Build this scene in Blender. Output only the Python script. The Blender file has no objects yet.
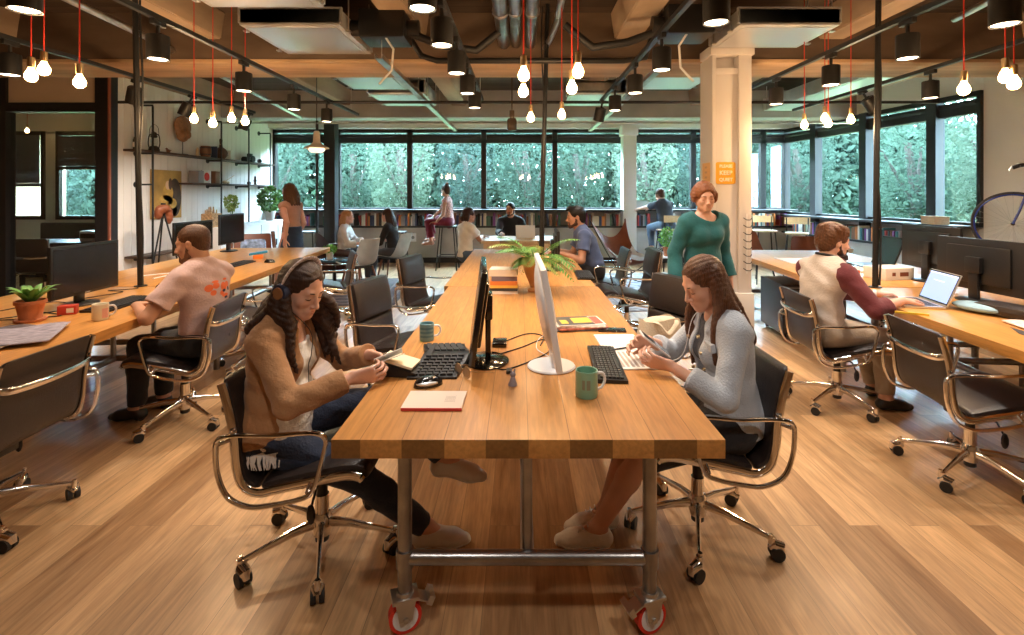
import bpy, bmesh, math, random
import numpy as np
from mathutils import Vector, Matrix
PI = math.pi
R = math.radians
S = bpy.context.scene
COL = S.collection
# ------------------------------------------------------------------ camera
cam = bpy.data.objects.new('camera', bpy.data.cameras.new('camera'))
COL.objects.link(cam); S.camera = cam
cam.location = (0, 0, 1.5); cam.rotation_euler = (PI/2, 0, 0)
cam.data.sensor_width = 36; cam.data.lens = 510/1024*36
cam.data.shift_x = -8/1024; cam.data.shift_y = -124.5/1024
cam.data.clip_start = 0.05; cam.data.clip_end = 200
# ------------------------------------------------------------------ world, daylight, exposure
S.view_settings.view_transform = 'Standard'; S.view_settings.look = 'None'
S.view_settings.exposure = 0.48; S.view_settings.gamma = 1; S.view_settings.use_curve_mapping = False
W = bpy.data.worlds.new('sky'); S.world = W; W.use_nodes = True
bg = W.node_tree.nodes['Background']
bg.inputs[0].default_value = (0.92, 0.96, 1.0, 1); bg.inputs[1].default_value = 44.0
SPOT_E, SPOT_COL = 42, (1.0, .91, .81)
BULB_E = 7.5
random.seed(7)
# ------------------------------------------------------------------ tagging helpers
def tag(o, label=None, cat=None, group=None, kind=None):
    if label: o['label'] = label
    if cat: o['category'] = cat
    if group: o['group'] = group
    if kind: o['kind'] = kind
    return o
def thing(name, label, cat, loc=(0,0,0), rz=0, group=None):
    o = bpy.data.objects.new(name, None); COL.objects.link(o); o.empty_display_size = .1
    o.location = loc; o.rotation_euler = (0, 0, rz)
    return tag(o, label, cat, group)
KIDS = {}
def copy_tree(o, parent=None):
    c = o.copy(); COL.objects.link(c)
    if parent: c.parent = parent; KIDS.setdefault(parent.name, []).append(c)
    for ch in list(KIDS.get(o.name, [])): copy_tree(ch, c)
    return c
def dup(o, loc, rz=0, label=None, group=None, scale=None):
    c = copy_tree(o); c.location = loc; c.rotation_euler = (0, 0, rz)
    if label: c['label'] = label
    if group: c['group'] = group
    if scale: c.scale = (scale,)*3
    return c
def link_mesh(name, me, mat, parent=None):
    o = bpy.data.objects.new(name, me); COL.objects.link(o)
    if mat: 
        for m in (mat if isinstance(mat, (list, tuple)) else [mat]): me.materials.append(m)
    if parent: o.parent = parent; KIDS.setdefault(parent.name, []).append(o)
    return o
# ------------------------------------------------------------------ mesh builder
class MB:
    def __init__(s): s.bm = bmesh.new(); s.mi = 0
    def _fs(s, fs):
        for f in fs: f.material_index = s.mi
        return fs
    def face(s, vs):
        try: f = s.bm.faces.new(vs); f.material_index = s.mi; return f
        except ValueError: return None
    def box(s, c, d, M=None, bev=0):
        c = Vector(c); vs = []
        for x in (-.5, .5):
            for y in (-.5, .5):
                for z in (-.5, .5):
                    p = Vector((x*d[0], y*d[1], z*d[2]))
                    if M: p = M @ p
                    vs.append(s.bm.verts.new(p + c))
        fs = []
        for q in ((0,1,3,2), (4,6,7,5), (0,4,5,1), (2,3,7,6), (0,2,6,4), (1,5,7,3)):
            fs.append(s.face([vs[i] for i in q]))
        if bev:
            es = list({e for f in fs for e in f.edges})
            r = bmesh.ops.bevel(s.bm, geom=es, offset=bev, segments=2, profile=.6, affect='EDGES')
            for f in r['faces']: f.material_index = s.mi
        return s
    def b2(s, lo, hi, bev=0):
        return s.box([(a+b)/2 for a, b in zip(lo, hi)], [b-a for a, b in zip(lo, hi)], None, bev)
    def tube(s, pts, r, n=8, closed=False, flat=None):
        pts = [Vector(p) for p in pts]; m = len(pts)
        rs = r if isinstance(r, (list, tuple)) else [r]*m
        up = None; rings = []
        for i, p in enumerate(pts):
            if closed: t = (pts[(i+1) % m] - pts[i-1])
            else: t = pts[min(i+1, m-1)] - pts[max(i-1, 0)]
            if t.length < 1e-9: t = Vector((0,0,1))
            t.normalize()
            if up is None:
                up = Vector((0,0,1)) if abs(t.z) < .9 else Vector((1,0,0))
            a = t.cross(up)
            if a.length < 1e-4: a = t.cross(Vector((1,0,0))) if abs(t.x) < .9 else t.cross(Vector((0,1,0)))
            a.normalize(); b = a.cross(t).normalized(); up = b
            fa, fb = (1, 1) if not flat else flat
            rings.append([s.bm.verts.new(p + rs[i]*(math.cos(2*PI*k/n)*a*fa + math.sin(2*PI*k/n)*b*fb)) for k in range(n)])
        for i in range(m if closed else m-1):
            A, B = rings[i], rings[(i+1) % m]
            for k in range(n): s.face([A[k], A[(k+1) % n], B[(k+1) % n], B[k]])
        if not closed:
            s.face(rings[0][::-1]); s.face(rings[-1])
        return s
    def cyl(s, a, b, r, r2=None, n=16): return s.tube([a, b], [r, r if r2 is None else r2], n)
    def lathe(s, prof, c=(0,0,0), n=24, M=None, cap=True):
        c = Vector(c); rings = []
        for (r, z) in prof:
            if r < 1e-6: r = 1e-5
            ring = []
            for k in range(n):
                p = Vector((r*math.cos(2*PI*k/n), r*math.sin(2*PI*k/n), z))
                if M: p = M @ p
                ring.append(s.bm.verts.new(p + c))
            rings.append(ring)
        for A, B in zip(rings, rings[1:]):
            for k in range(n): s.face([A[k], A[(k+1) % n], B[(k+1) % n], B[k]])
        if cap: s.face(rings[0][::-1]); s.face(rings[-1])
        return s
    def ell(s, c, r, n=14, M=None):
        c = Vector(c); rings = []
        h = n//2 + 1
        for i in range(h+1):
            th = PI*i/h; rings.append([(max(math.sin(th), 1e-4), -math.cos(th))])
        prof = [(q[0][0], q[0][1]) for q in rings]
        m2 = Matrix.Diagonal((r[0], r[1], r[2]))
        if M: m2 = M.to_3x3() @ m2
        return s.lathe(prof, c, n, m2)
    def prism(s, poly, axis, a, b, bev=0):
        """poly: 2-D points; axis: 'x','y' or 'z' the extrusion axis from a to b"""
        def P(u, v, w):
            return {'x': (w, u, v), 'y': (u, w, v), 'z': (u, v, w)}[axis]
        A = [s.bm.verts.new(P(u, v, a)) for u, v in poly]; B = [s.bm.verts.new(P(u, v, b)) for u, v in poly]
        n = len(poly); fs = []
        for i in range(n): fs.append(s.face([A[i], A[(i+1) % n], B[(i+1) % n], B[i]]))
        fs.append(s.face(A[::-1])); fs.append(s.face(B))
        if bev:
            fs = [f for f in fs if f]
            es = list({e for f in fs for e in f.edges})
            r = bmesh.ops.bevel(s.bm, geom=es, offset=bev, segments=2, affect='EDGES')
            for f in r['faces']: f.material_index = s.mi
        return s
    def grid(s, fn, nu, nv, cu=False, cv=False):
        V = [[s.bm.verts.new(fn(i/(nu if cu else nu-1), j/(nv if cv else nv-1))) for j in range(nv)] for i in range(nu)]
        for i in range(nu if cu else nu-1):
            for j in range(nv if cv else nv-1):
                s.face([V[i][j], V[(i+1) % nu][j], V[(i+1) % nu][(j+1) % nv], V[i][(j+1) % nv]])
        return s
    def build(s, name, mat, parent=None, smooth=True, angle=38, fix=True, loc=None, rz=None):
        if fix: bmesh.ops.recalc_face_normals(s.bm, faces=s.bm.faces)
        me = bpy.data.meshes.new(name); s.bm.to_mesh(me); s.bm.free()
        if smooth:
            me.polygons.foreach_set('use_smooth', [True]*len(me.polygons))
            me.set_sharp_from_angle(angle=R(angle))
        o = link_mesh(name, me, mat, parent)
        if loc: o.location = loc
        if rz is not None: o.rotation_euler = (0, 0, rz)
        return o
def struct(name, mb, mat, parent=None, **k):
    o = mb.build(name, mat, parent, **k); o['kind'] = 'structure'; return o
def text_mesh(name, body, size, mat, parent, loc, rot, align='CENTER', ext=.001, bold=0):
    cu = bpy.data.curves.new('t', 'FONT'); cu.body = body; cu.size = size; cu.extrude = ext; cu.align_x = align
    cu.align_y = 'CENTER'; cu.offset = bold; cu.resolution_u = 2
    t = bpy.data.objects.new('t', cu); COL.objects.link(t)
    bpy.context.view_layer.update()
    me = bpy.data.meshes.new_from_object(t.evaluated_get(bpy.context.evaluated_depsgraph_get()))
    bpy.data.objects.remove(t); bpy.data.curves.remove(cu)
    me.materials.clear()
    o = link_mesh(name, me, mat, parent); o.location = loc; o.rotation_euler = rot
    return o
# ------------------------------------------------------------------ materials
def nodes(m): return m.node_tree.nodes, m.node_tree.links
def pm(name, col, rough=.5, metal=0, vary=0, vscale=8, bump=0, bscale=60, emit=None, es=0, spec=.5, coat=0, trans=0, stretch=None, sheen=0, subs=0):
    m = bpy.data.materials.new(name); m.use_nodes = True
    N, L = nodes(m); b = N['Principled BSDF']
    b.inputs['Base Color'].default_value = (*col, 1); b.inputs['Roughness'].default_value = rough
    b.inputs['Metallic'].default_value = metal; b.inputs['Specular IOR Level'].default_value = spec
    b.inputs['Coat Weight'].default_value = coat; b.inputs['Coat Roughness'].default_value = .15
    b.inputs['Transmission Weight'].default_value = trans
    if sheen: b.inputs['Sheen Weight'].default_value = sheen
    if subs:
        b.inputs['Subsurface Weight'].default_value = subs; b.inputs['Subsurface Radius'].default_value = (.02, .007, .004); b.inputs['Subsurface Scale'].default_value = .4
    if emit: b.inputs['Emission Color'].default_value = (*emit, 1); b.inputs['Emission Strength'].default_value = es
    if vary or bump:
        tc = N.new('ShaderNodeTexCoord'); mp = N.new('ShaderNodeMapping'); L.new(tc.outputs['Object'], mp.inputs[0])
        if stretch: mp.inputs['Scale'].default_value = stretch
    if vary:
        n = N.new('ShaderNodeTexNoise'); n.inputs['Scale'].default_value = vscale; n.inputs['Detail'].default_value = 5
        r = N.new('ShaderNodeMapRange'); r.inputs[1].default_value = .3; r.inputs[2].default_value = .7
        r.inputs[3].default_value = 1-vary; r.inputs[4].default_value = 1+vary
        mx = N.new('ShaderNodeVectorMath'); mx.operation = 'SCALE'; mx.inputs[0].default_value = col
        L.new(mp.outputs[0], n.inputs['Vector']); L.new(n.outputs[0], r.inputs[0]); L.new(r.outputs[0], mx.inputs['Scale'])
        L.new(mx.outputs[0], b.inputs['Base Color'])
    if bump:
        n2 = N.new('ShaderNodeTexNoise'); n2.inputs['Scale'].default_value = bscale; n2.inputs['Detail'].default_value = 3
        bp = N.new('ShaderNodeBump'); bp.inputs['Strength'].default_value = bump; bp.inputs['Distance'].default_value = .01
        L.new(mp.outputs[0], n2.inputs['Vector']); L.new(n2.outputs[0], bp.inputs['Height']); L.new(bp.outputs[0], b.inputs['Normal'])
    return m
def wood(name, c1, c2, pw=.15, pl=2.2, rough=.4, seam=.0015, along='y', grain=1.0, coat=0, dark=.45, off=.5, bumpk=.15, bv=.62):
    m = bpy.data.materials.new(name); m.use_nodes = True
    N, L = nodes(m); b = N['Principled BSDF']; b.inputs['Roughness'].default_value = rough
    b.inputs['Coat Weight'].default_value = coat; b.inputs['Coat Roughness'].default_value = .2
    tc = N.new('ShaderNodeTexCoord'); sp = N.new('ShaderNodeSeparateXYZ'); L.new(tc.outputs['Object'], sp.inputs[0])
    cb = N.new('ShaderNodeCombineXYZ')
    ax = {'x': (0, 1), 'y': (1, 0), 'z': (2, 0)}[along]
    L.new(sp.outputs[ax[0]], cb.inputs[0]); L.new(sp.outputs[ax[1]], cb.inputs[1])
    br = N.new('ShaderNodeTexBrick'); L.new(cb.outputs[0], br.inputs['Vector'])
    br.offset = off; br.inputs['Scale'].default_value = 1; br.inputs['Brick Width'].default_value = pl
    br.inputs['Row Height'].default_value = pw; br.inputs['Mortar Size'].default_value = seam; br.inputs['Mortar Smooth'].default_value = .3
    br.inputs['Color1'].default_value = (0,0,0,1); br.inputs['Color2'].default_value = (1,1,1,1); br.inputs['Mortar'].default_value = (.5,.5,.5,1)
    # stretched grain, shifted per board
    mp = N.new('ShaderNodeVectorMath'); mp.operation = 'MULTIPLY'
    L.new(tc.outputs['Object'], mp.inputs[0])
    sc = {'x': (1.2, 16, 16), 'y': (16, 1.2, 16), 'z': (16, 16, 1.2)}[along]; mp.inputs[1].default_value = [q*grain for q in sc]
    sh = N.new('ShaderNodeVectorMath'); sh.operation = 'MULTIPLY_ADD'; sh.inputs[1].default_value = (37, 37, 37)
    L.new(br.outputs['Color'], sh.inputs[0]); L.new(mp.outputs[0], sh.inputs[2])
    ns = N.new('ShaderNodeTexNoise'); ns.inputs['Scale'].default_value = 1; ns.inputs['Detail'].default_value = 6; ns.inputs['Roughness'].default_value = .6
    ns.inputs['Distortion'].default_value = 1.2
    L.new(sh.outputs[0], ns.inputs['Vector'])
    # fine pores
    mp2 = N.new('ShaderNodeVectorMath'); mp2.operation = 'SCALE'; mp2.inputs['Scale'].default_value = 6; L.new(sh.outputs[0], mp2.inputs[0])
    n2 = N.new('ShaderNodeTexNoise'); n2.inputs['Scale'].default_value = 1; n2.inputs['Detail'].default_value = 2; L.new(mp2.outputs[0], n2.inputs['Vector'])
    s1 = N.new('ShaderNodeMath'); s1.operation = 'MULTIPLY_ADD'; s1.inputs[1].default_value = bv; L.new(br.outputs['Color'], s1.inputs[0])
    r1 = N.new('ShaderNodeMapRange'); r1.inputs[1].default_value = .3; r1.inputs[2].default_value = .72; r1.inputs[3].default_value = 0; r1.inputs[4].default_value = .45
    L.new(ns.outputs[0], r1.inputs[0]); L.new(r1.outputs[0], s1.inputs[2])
    mx = N.new('ShaderNodeMix'); mx.data_type = 'RGBA'; mx.inputs['A'].default_value = (*c1, 1); mx.inputs['B'].default_value = (*c2, 1)
    L.new(s1.outputs[0], mx.inputs['Factor'])
    r2 = N.new('ShaderNodeMapRange'); r2.inputs[1].default_value = .35; r2.inputs[2].default_value = .6; r2.inputs[3].default_value = .86; r2.inputs[4].default_value = 1.05
    L.new(n2.outputs[0], r2.inputs[0])
    r3 = N.new('ShaderNodeMapRange'); r3.inputs[3].default_value = 1; r3.inputs[4].default_value = dark; L.new(br.outputs['Fac'], r3.inputs[0])
    mm = N.new('ShaderNodeMath'); mm.operation = 'MULTIPLY'; L.new(r2.outputs[0], mm.inputs[0]); L.new(r3.outputs[0], mm.inputs[1])
    ml = N.new('ShaderNodeVectorMath'); ml.operation = 'SCALE'; L.new(mx.outputs['Result'], ml.inputs[0]); L.new(mm.outputs[0], ml.inputs['Scale'])
    L.new(ml.outputs[0], b.inputs['Base Color'])
    bp = N.new('ShaderNodeBump'); bp.inputs['Strength'].default_value = bumpk; bp.inputs['Distance'].default_value = .002
    L.new(ns.outputs[0], bp.inputs['Height']); L.new(bp.outputs[0], b.inputs['Normal'])
    return m
def glass_mat(name, tint, rough=0.0):
    """thin pane: clear film with Schlick reflection, the same from both sides"""
    m = bpy.data.materials.new(name); m.use_nodes = True; N, L = nodes(m); N.remove(N['Principled BSDF'])
    t = N.new('ShaderNodeBsdfTransparent'); t.inputs[0].default_value = (*tint, 1)
    g = N.new('ShaderNodeBsdfGlossy'); g.inputs['Roughness'].default_value = rough
    w = N.new('ShaderNodeLayerWeight'); w.inputs['Blend'].default_value = .5
    p = N.new('ShaderNodeMath'); p.operation = 'POWER'; p.inputs[1].default_value = 5; L.new(w.outputs['Facing'], p.inputs[0])
    q = N.new('ShaderNodeMath'); q.operation = 'MULTIPLY_ADD'; q.inputs[1].default_value = .9; q.inputs[2].default_value = .045; L.new(p.outputs[0], q.inputs[0])
    x = N.new('ShaderNodeMixShader'); L.new(q.outputs[0], x.inputs[0]); L.new(t.outputs[0], x.inputs[1]); L.new(g.outputs[0], x.inputs[2])
    L.new(x.outputs[0], N['Material Output'].inputs[0]); return m
M = {}
M['floor'] = wood('oak_floor_boards', (.23, .108, .042), (.76, .47, .235), .135, 2.3, .36, .0012, 'y', 1.0, .15, .5)
M['table'] = wood('oiled_oak_top', (.46, .195, .048), (.72, .36, .10), .128, 9, .44, .0013, 'y', .9, .15, .45, bv=.12)
M['desk'] = wood('oak_desk_top', (.54, .235, .055), (.74, .37, .10), .4, 9, .33, .0006, 'y', .8, .3, .7)
M['pale_wood'] = wood('pale_oak', (.62, .42, .24), (.75, .55, .34), .3, 3, .45, .0005, 'y', .9)
M['dark_wood'] = wood('dark_stained_wood', (.05, .026, .014), (.11, .055, .03), .3, 3, .5, .0005, 'y')
M['white_wall'] = pm('white_plaster', (.80, .77, .73), .9, vary=.04, vscale=2, bump=.1, bscale=40)
M['board_wall'] = pm('white_painted_boards', (.80, .76, .72), .7, vary=.04, vscale=2, bump=.1, bscale=30)
M['beige'] = pm('beige_plaster', (.74, .58, .42), .9, vary=.06, vscale=2)
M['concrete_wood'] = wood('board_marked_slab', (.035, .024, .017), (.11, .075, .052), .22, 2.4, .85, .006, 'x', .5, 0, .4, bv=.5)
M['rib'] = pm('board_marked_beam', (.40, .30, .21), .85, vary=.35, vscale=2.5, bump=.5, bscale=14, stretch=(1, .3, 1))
M['beam'] = pm('board_marked_cross_beam', (.34, .235, .15), .85, vary=.35, vscale=3, bump=.5, bscale=14, stretch=(.3, 1, 1))
M['grey_beam'] = pm('grey_painted_beam', (.42, .42, .41), .6, vary=.1, vscale=3)
M['galv'] = pm('galvanised_steel', (.62, .60, .57), .32, 1, vary=.18, vscale=6, bump=.1, bscale=9)
M['duct'] = pm('matt_duct_steel', (.66, .67, .68), .4, .7, vary=.15, vscale=4)
M['black_metal'] = pm('black_powder_coat', (.012, .012, .012), .42, 0, bump=.05, bscale=200)
M['frame'] = pm('dark_window_frame', (.018, .017, .018), .45)
M['steel'] = pm('raw_steel_tube', (.34, .33, .33), .30, 1, vary=.25, vscale=9, bump=.06, bscale=40)
M['chrome'] = pm('polished_aluminium', (.80, .78, .76), .10, 1)
M['leather'] = pm('black_leather', (.026, .018, .016), .36, 0, bump=.22, bscale=180, spec=.5)
M['brown_leather'] = pm('dark_brown_leather', (.035, .020, .015), .40, 0, bump=.25, bscale=160)
M['rubber'] = pm('black_rubber', (.012, .012, .013), .55)
M['black_plastic'] = pm('black_plastic', (.012, .012, .013), .38)
M['gloss_black'] = pm('gloss_black', (.008, .008, .009), .12, coat=.5)
M['screen'] = pm('dark_screen', (.012, .012, .014), .22)
M['white_plastic'] = pm('white_plastic', (.82, .82, .84), .3)
M['silver'] = pm('brushed_aluminium', (.74, .76, .79), .33, .8)
M['red_cord'] = pm('red_fabric_cord', (.65, .04, .02), .7)
M['white'] = pm('white_paint', (.85, .84, .82), .5)
M['paper'] = pm('white_paper', (.82, .80, .76), .8)
M['grey_panel'] = pm('grey_panel', (.48, .46, .43), .6, vary=.1, vscale=3)
M['terracotta'] = pm('terracotta', (.50, .17, .07), .8, vary=.15, vscale=10, bump=.1)
M['leaf'] = pm('green_leaf', (.10, .26, .045), .45, vary=.35, vscale=12)
M['leaf2'] = pm('yellow_green_leaf', (.30, .38, .08), .45, vary=.3, vscale=12)
M['soil'] = pm('dark_soil', (.04, .025, .015), .95, bump=.8)
M['glass'] = glass_mat('window_glass', (.76, .92, 1.0))
M['clear'] = glass_mat('clear_glass', (.95, .97, .97))
M['lens'] = pm('lit_lens', (1, .8, .6), .4, emit=(1, .78, .52), es=9)
M['bulb'] = pm('lit_bulb', (1, .7, .4), .4, emit=(1, .56, .20), es=38)
M['brass'] = pm('brass_socket', (.55, .40, .22), .3, 1)
M['tyre'] = pm('grey_tyre', (.035, .03, .03), .7)
# ------------------------------------------------------------------ setting
H0 = 3.35
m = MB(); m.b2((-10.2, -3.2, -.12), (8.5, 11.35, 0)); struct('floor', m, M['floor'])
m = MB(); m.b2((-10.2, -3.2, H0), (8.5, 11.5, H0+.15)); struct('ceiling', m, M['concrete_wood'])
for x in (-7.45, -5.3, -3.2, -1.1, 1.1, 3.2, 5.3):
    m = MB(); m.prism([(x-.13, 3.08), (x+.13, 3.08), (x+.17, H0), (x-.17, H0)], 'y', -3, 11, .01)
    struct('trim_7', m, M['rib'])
m = MB(); m.b2((-10.2, 5.235, 2.87), (8.0, 5.885, H0+.02)); struct('trim_1', m, pm('beam_shaded_front', (.13, .088, .06), .9, vary=.35, vscale=3, bump=.4, bscale=12, stretch=(.3, 1, 1)))  # cross beam: shade on its front face is put into the dark colour
m = MB(); m.b2((-10.2, 5.22, 2.835), (8.0, 5.9, 2.872), .006); struct('trim_14', m, pm('beam_lit_underside', (.50, .33, .19), .7, vary=.25, vscale=4, stretch=(.25, 1.5, 1)))  # board added below the beam; pale colour stands in for light on its underside
m = MB(); m.b2((-10.2, 1.0, 2.86), (8.0, 1.6, H0+.02), .012); struct('trim_8', m, M['beam'])
m = MB(); m.b2((-5.4, 9.2, 2.86), (6.3, 9.6, H0+.02), .01); struct('trim_2', m, M['grey_beam'])
m = MB(); m.b2((-10.2, 11.0, 2.9), (6.6, 11.42, H0+.02)); struct('trim_3', m, M['white'])
# walls
m = MB(); m.b2((-10.3, -3.2, 0), (-10.15, 11.4, H0)); struct('wall_left', m, M['beige'])
m = MB(); m.b2((-10.2, -3.35, 0), (8.5, -3.2, H0)); struct('wall_front', m, M['beige'])
m = MB()          # boarded wall with the pipe shelves
m.b2((-5.60, 6.86, 0), (-5.45, 11.25, H0))
for k in range(30): m.b2((-5.452, 6.86+k*.146, 0.1), (-5.444, 6.86+k*.146+.138, H0-.01))
struct('wall_shelves', m, M['board_wall'])
# back wall below and beside windows
ZS, ZG, ZT = 1.17, 2.60, 2.90
m = MB(); m.b2((-5.6, 11.25, 0), (6.0, 11.4, ZS-.04)); struct('wall_back', m, M['grey_panel'])
def window(name, ax, ay, bx, by, lowblind=0, zs=ZS, zt=ZT, zg=ZG):
    """one framed pane between two points on the plan"""
    d = Vector((bx-ax, by-ay)); L_ = d.length; ang = math.atan2(d.y, d.x)
    rt = thing(name, None, None, (ax, ay, 0), ang); rt['kind'] = 'structure'
    f = MB()
    f.b2((0, -.05, zs-.05), (.055, .07, zt)); f.b2((L_-.055, -.05, zs-.05), (L_, .07, zt))
    f.b2((0, -.05, zs-.06), (L_, .07, zs+.01)); f.b2((0, -.05, zt-.07), (L_, .07, zt))
    f.b2((0, -.05, zg), (L_, .07, zg+.07))
    f.build('window_frame', M['frame'], rt)
    b = MB(); b.cyl((.06, -.01, zg+.15), (L_-.06, -.01, zg+.15), .05, n=12); b.b2((.06, -.04, zg+.03), (L_-.06, -.03, zg+.16)); b.build('roller_blind', M['frame'], rt)
    g = MB(); g.b2((.05, .02, zs), (L_-.05, .026, zt-.06)); g.build('pane', M['glass'], rt)
    return rt
xs = [-5.44, -4.02, -2.43, -.80, .77, 2.36, 3.82, 5.36, 5.87]
for i in range(len(xs)-1): window('window_%d' % (i+1), xs[i], 11.27, xs[i+1], 11.27)
RW = [(5.87, 11.27), (5.96, 10.3), (6.06, 9.0), (6.20, 7.75), (6.30, 6.93)]
def rwx(y): return 5.87 + (11.27-y)*(.43/4.34)
ys = [11.27, 10.25, 8.95, 7.62, 6.93]
for i in range(4): window('window_%d' % (i+9), rwx(ys[i]), ys[i], rwx(ys[i+1]), ys[i+1], zs=1.08)
m = MB()
for y in (10.25, 8.95, 7.62): m.box((rwx(y)-.03, y, 1.45), (.14, .16, 2.9), Matrix.Rotation(R(6), 3, 'Z'))
struct('trim_4', m, M['frame'])
for a, b, z0, z1, nm, mt in ((11.3, 6.93, 0, 1.04, 'wall_right', M['grey_panel']), (11.3, 6.93, 2.9, H0, 'wall_right', M['white']), (6.93, -3.2, 0, H0, 'wall_right', M['white_wall'])):
    m = MB(); v = [(rwx(a), a), (rwx(b), b), (rwx(b)+.15, b), (rwx(a)+.15, a)]
    m.prism(v, 'z', z0, z1); struct(nm, m, mt)
# glazed office partition at left
m = MB(); m.b2((-10.2, 6.8, 2.68), (-5.6, 6.88, H0)); m.b2((-10.2, 6.8, 0), (-6.93, 6.88, 2.68)); struct('wall_office', m, M['beige'])
m = MB(); m.b2((-6.93, 6.76, 0), (-6.82, 6.9, 3.08)); m.b2((-5.62, 6.74, 0), (-5.44, 6.9, 3.08)); m.b2((-6.83, 6.76, 2.58), (-5.6, 6.9, 2.70)); m.b2((-6.83, 6.76, .0), (-5.6, 6.9, .08)); struct('trim_5', m, M['frame'])
m = MB(); m.b2((-6.82, 6.82, .08), (-5.62, 6.826, 2.58)); struct('window_13', m, M['clear'])
m = MB(); m.b2((-5.445, 6.735, 0), (-5.42, 6.76, 3.08)); struct('trim_6', m, pm('red_brown_edge', (.30, .10, .06), .6))
m = MB()
m.b2((-10.2, 9.6, 0), (-5.6, 9.7, 1.05)); m.b2((-10.2, 9.6, 2.62), (-5.6, 9.7, H0)); m.b2((-8.95, 9.6, 1), (-8.7, 9.7, 2.65)); m.b2((-7.78, 9.6, 1), (-5.6, 9.7, 2.65)); m.b2((-10.2, 9.6, 1), (-9.75, 9.7, 2.65))
struct('wall_office_back', m, M['white_wall'])
def blind(name, x0, x1, z0, z1, y):
    rt = thing(name, None, None, (0, 0, 0)); rt['kind'] = 'structure'
    f = MB(); f.b2((x0-.04, y-.03, 1.0), (x0+.03, y+.05, 2.66)); f.b2((x1-.03, y-.03, 1.0), (x1+.04, y+.05, 2.66)); f.b2((x0, y-.03, 2.58), (x1, y+.05, 2.66)); f.b2((x0, y-.03, 1.0), (x1, y+.05, 1.07)); f.b2((x0, y-.03, z0-.08), (x1, y+.05, z0-.02))
    f.build('window_frame', M['frame'], rt)
    s_ = MB(); z = z0
    while z < z1: s_.box(((x0+x1)/2, y-.05, z), (x1-x0-.05, .04, .003), Matrix.Rotation(R(62), 3, 'X')); z += .028
    s_.build('venetian_blind', pm('grey_blind_slats', (.10, .10, .12), .5), rt)
    g = MB(); g.b2((x0, y+.02, 1.05), (x1, y+.026, 2.6)); g.build('pane', M['glass'], rt)
blind('window_14', -9.72, -8.97, 1.7, 2.58, 9.6); blind('window_15', -8.68, -7.80, 2.02, 2.58, 9.6)
# black steel post, slim pole and white column by the windows
m = MB(); m.b2((-3.87, 10.05, 0), (-3.65, 10.27, 2.9), .01); struct('pillar_1', m, M['frame'])
m = MB(); m.cyl((-3.9, 9.8, 0), (-3.9, 9.8, 3.1), .025, n=10); struct('pillar_2', m, M['black_metal'])
m = MB(); m.b2((2.18, 10.75, 0), (2.46, 11.05, 2.95), .01); m.b2((2.15, 10.72, 2.72), (2.49, 11.08, 2.95), .01); m.b2((2.30, 10.74, 1.75), (2.31, 10.75, 2.35)); struct('pillar_3', m, M['white'])
# big white column
m = MB()
cx0, cx1, cy0, cy1 = 1.865, 2.25, 4.95, 5.28
m.b2((cx0, cy0, .5), (cx0+.035, cy1, 2.9), .006); m.b2((cx1-.125, cy0, .5), (cx1, cy1, 2.9), .008)
m.b2((cx0+.01, cy0+.035, .5), (cx1-.1, cy1-.01, 2.70), .004); m.b2((cx0+.01, cy0+.12, 2.6), (cx1-.1, cy1-.01, 2.95))
m.b2((cx0+.03, cy0+.02, 2.66), (cx1-.11, cy0+.1, 2.72), .006)
m.b2((cx0-.02, cy0-.02, 0), (cx1+.02, cy1+.02, .53), .01)
m.b2((cx0-.02, cy0-.02, 2.84), (cx1+.02, cy1, 2.93), .006)
struct('pillar_4', m, pm('column_paint', (.70, .66, .63), .6))
# window counter with book shelf (built-in)
m = MB(); m.b2((-5.42, 10.82, ZS-.055), (5.9, 11.3, ZS-.02), .004); struct('trim_9', m, M['frame'])
m = MB(); m.b2((-5.42, 10.84, .76), (5.9, 11.26, .80), .004); struct('trim_10', m, M['frame'])
m = MB(); m.b2((-5.42, 10.92, .12), (5.9, 11.26, .77)); struct('wall_low', m, M['grey_panel'])
m = MB(); m.b2((-5.42, 10.95, 0), (5.9, 11.26, .13)); struct('baseboard_back', m, M['frame'])
for zz, nm, dd in ((1.05, 'trim_11', .40), (.70, 'trim_12', .38)):
    m = MB(); m.prism([(rwx(10.8)-dd, 10.8), (rwx(6.95)-dd, 6.95), (rwx(6.95), 6.95), (rwx(10.8), 10.8)], 'z', zz-.035, zz); struct(nm, m, M['frame'])
m = MB(); m.prism([(rwx(10.8)-.3, 10.8), (rwx(6.95)-.3, 6.95), (rwx(6.95), 6.95), (rwx(10.8), 10.8)], 'z', 0, .67); struct('wall_low', m, M['grey_panel'])
# ------------------------------------------------------------------ outside
m = MB(); m.b2((-30, 11.6, -.3), (30, 40, -.2)); m.b2((6.8, -5, -.3), (30, 11.6, -.2)); tag(struct('ground', m, pm('lawn', (.16, .22, .08), .9, vary=.3, vscale=3)), kind='structure')
bark = pm('tree_bark', (.035, .028, .022), .9, vary=.3, bump=.6, bscale=12)
def leaf_mesh(c, r, n, s, rng):
    P = rng.normal(size=(n, 3)); P /= np.linalg.norm(P, axis=1)[:, None]; P *= rng.uniform(.35, 1.05, (n, 1))**.5
    P = P*np.array(r)+np.array(c)
    A = rng.normal(size=(n, 3)); A /= np.linalg.norm(A, axis=1)[:, None]; B = np.cross(A, rng.normal(size=(n, 3))); B /= np.linalg.norm(B, axis=1)[:, None]
    k = s*rng.uniform(.6, 1.5, (n, 1)); A = A*k; B = B*k*.55
    V = np.stack([P-A, P-B, P+A, P+B], 1).reshape(-1, 3); F = np.arange(4*n).reshape(-1, 4)
    return V, F
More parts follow.
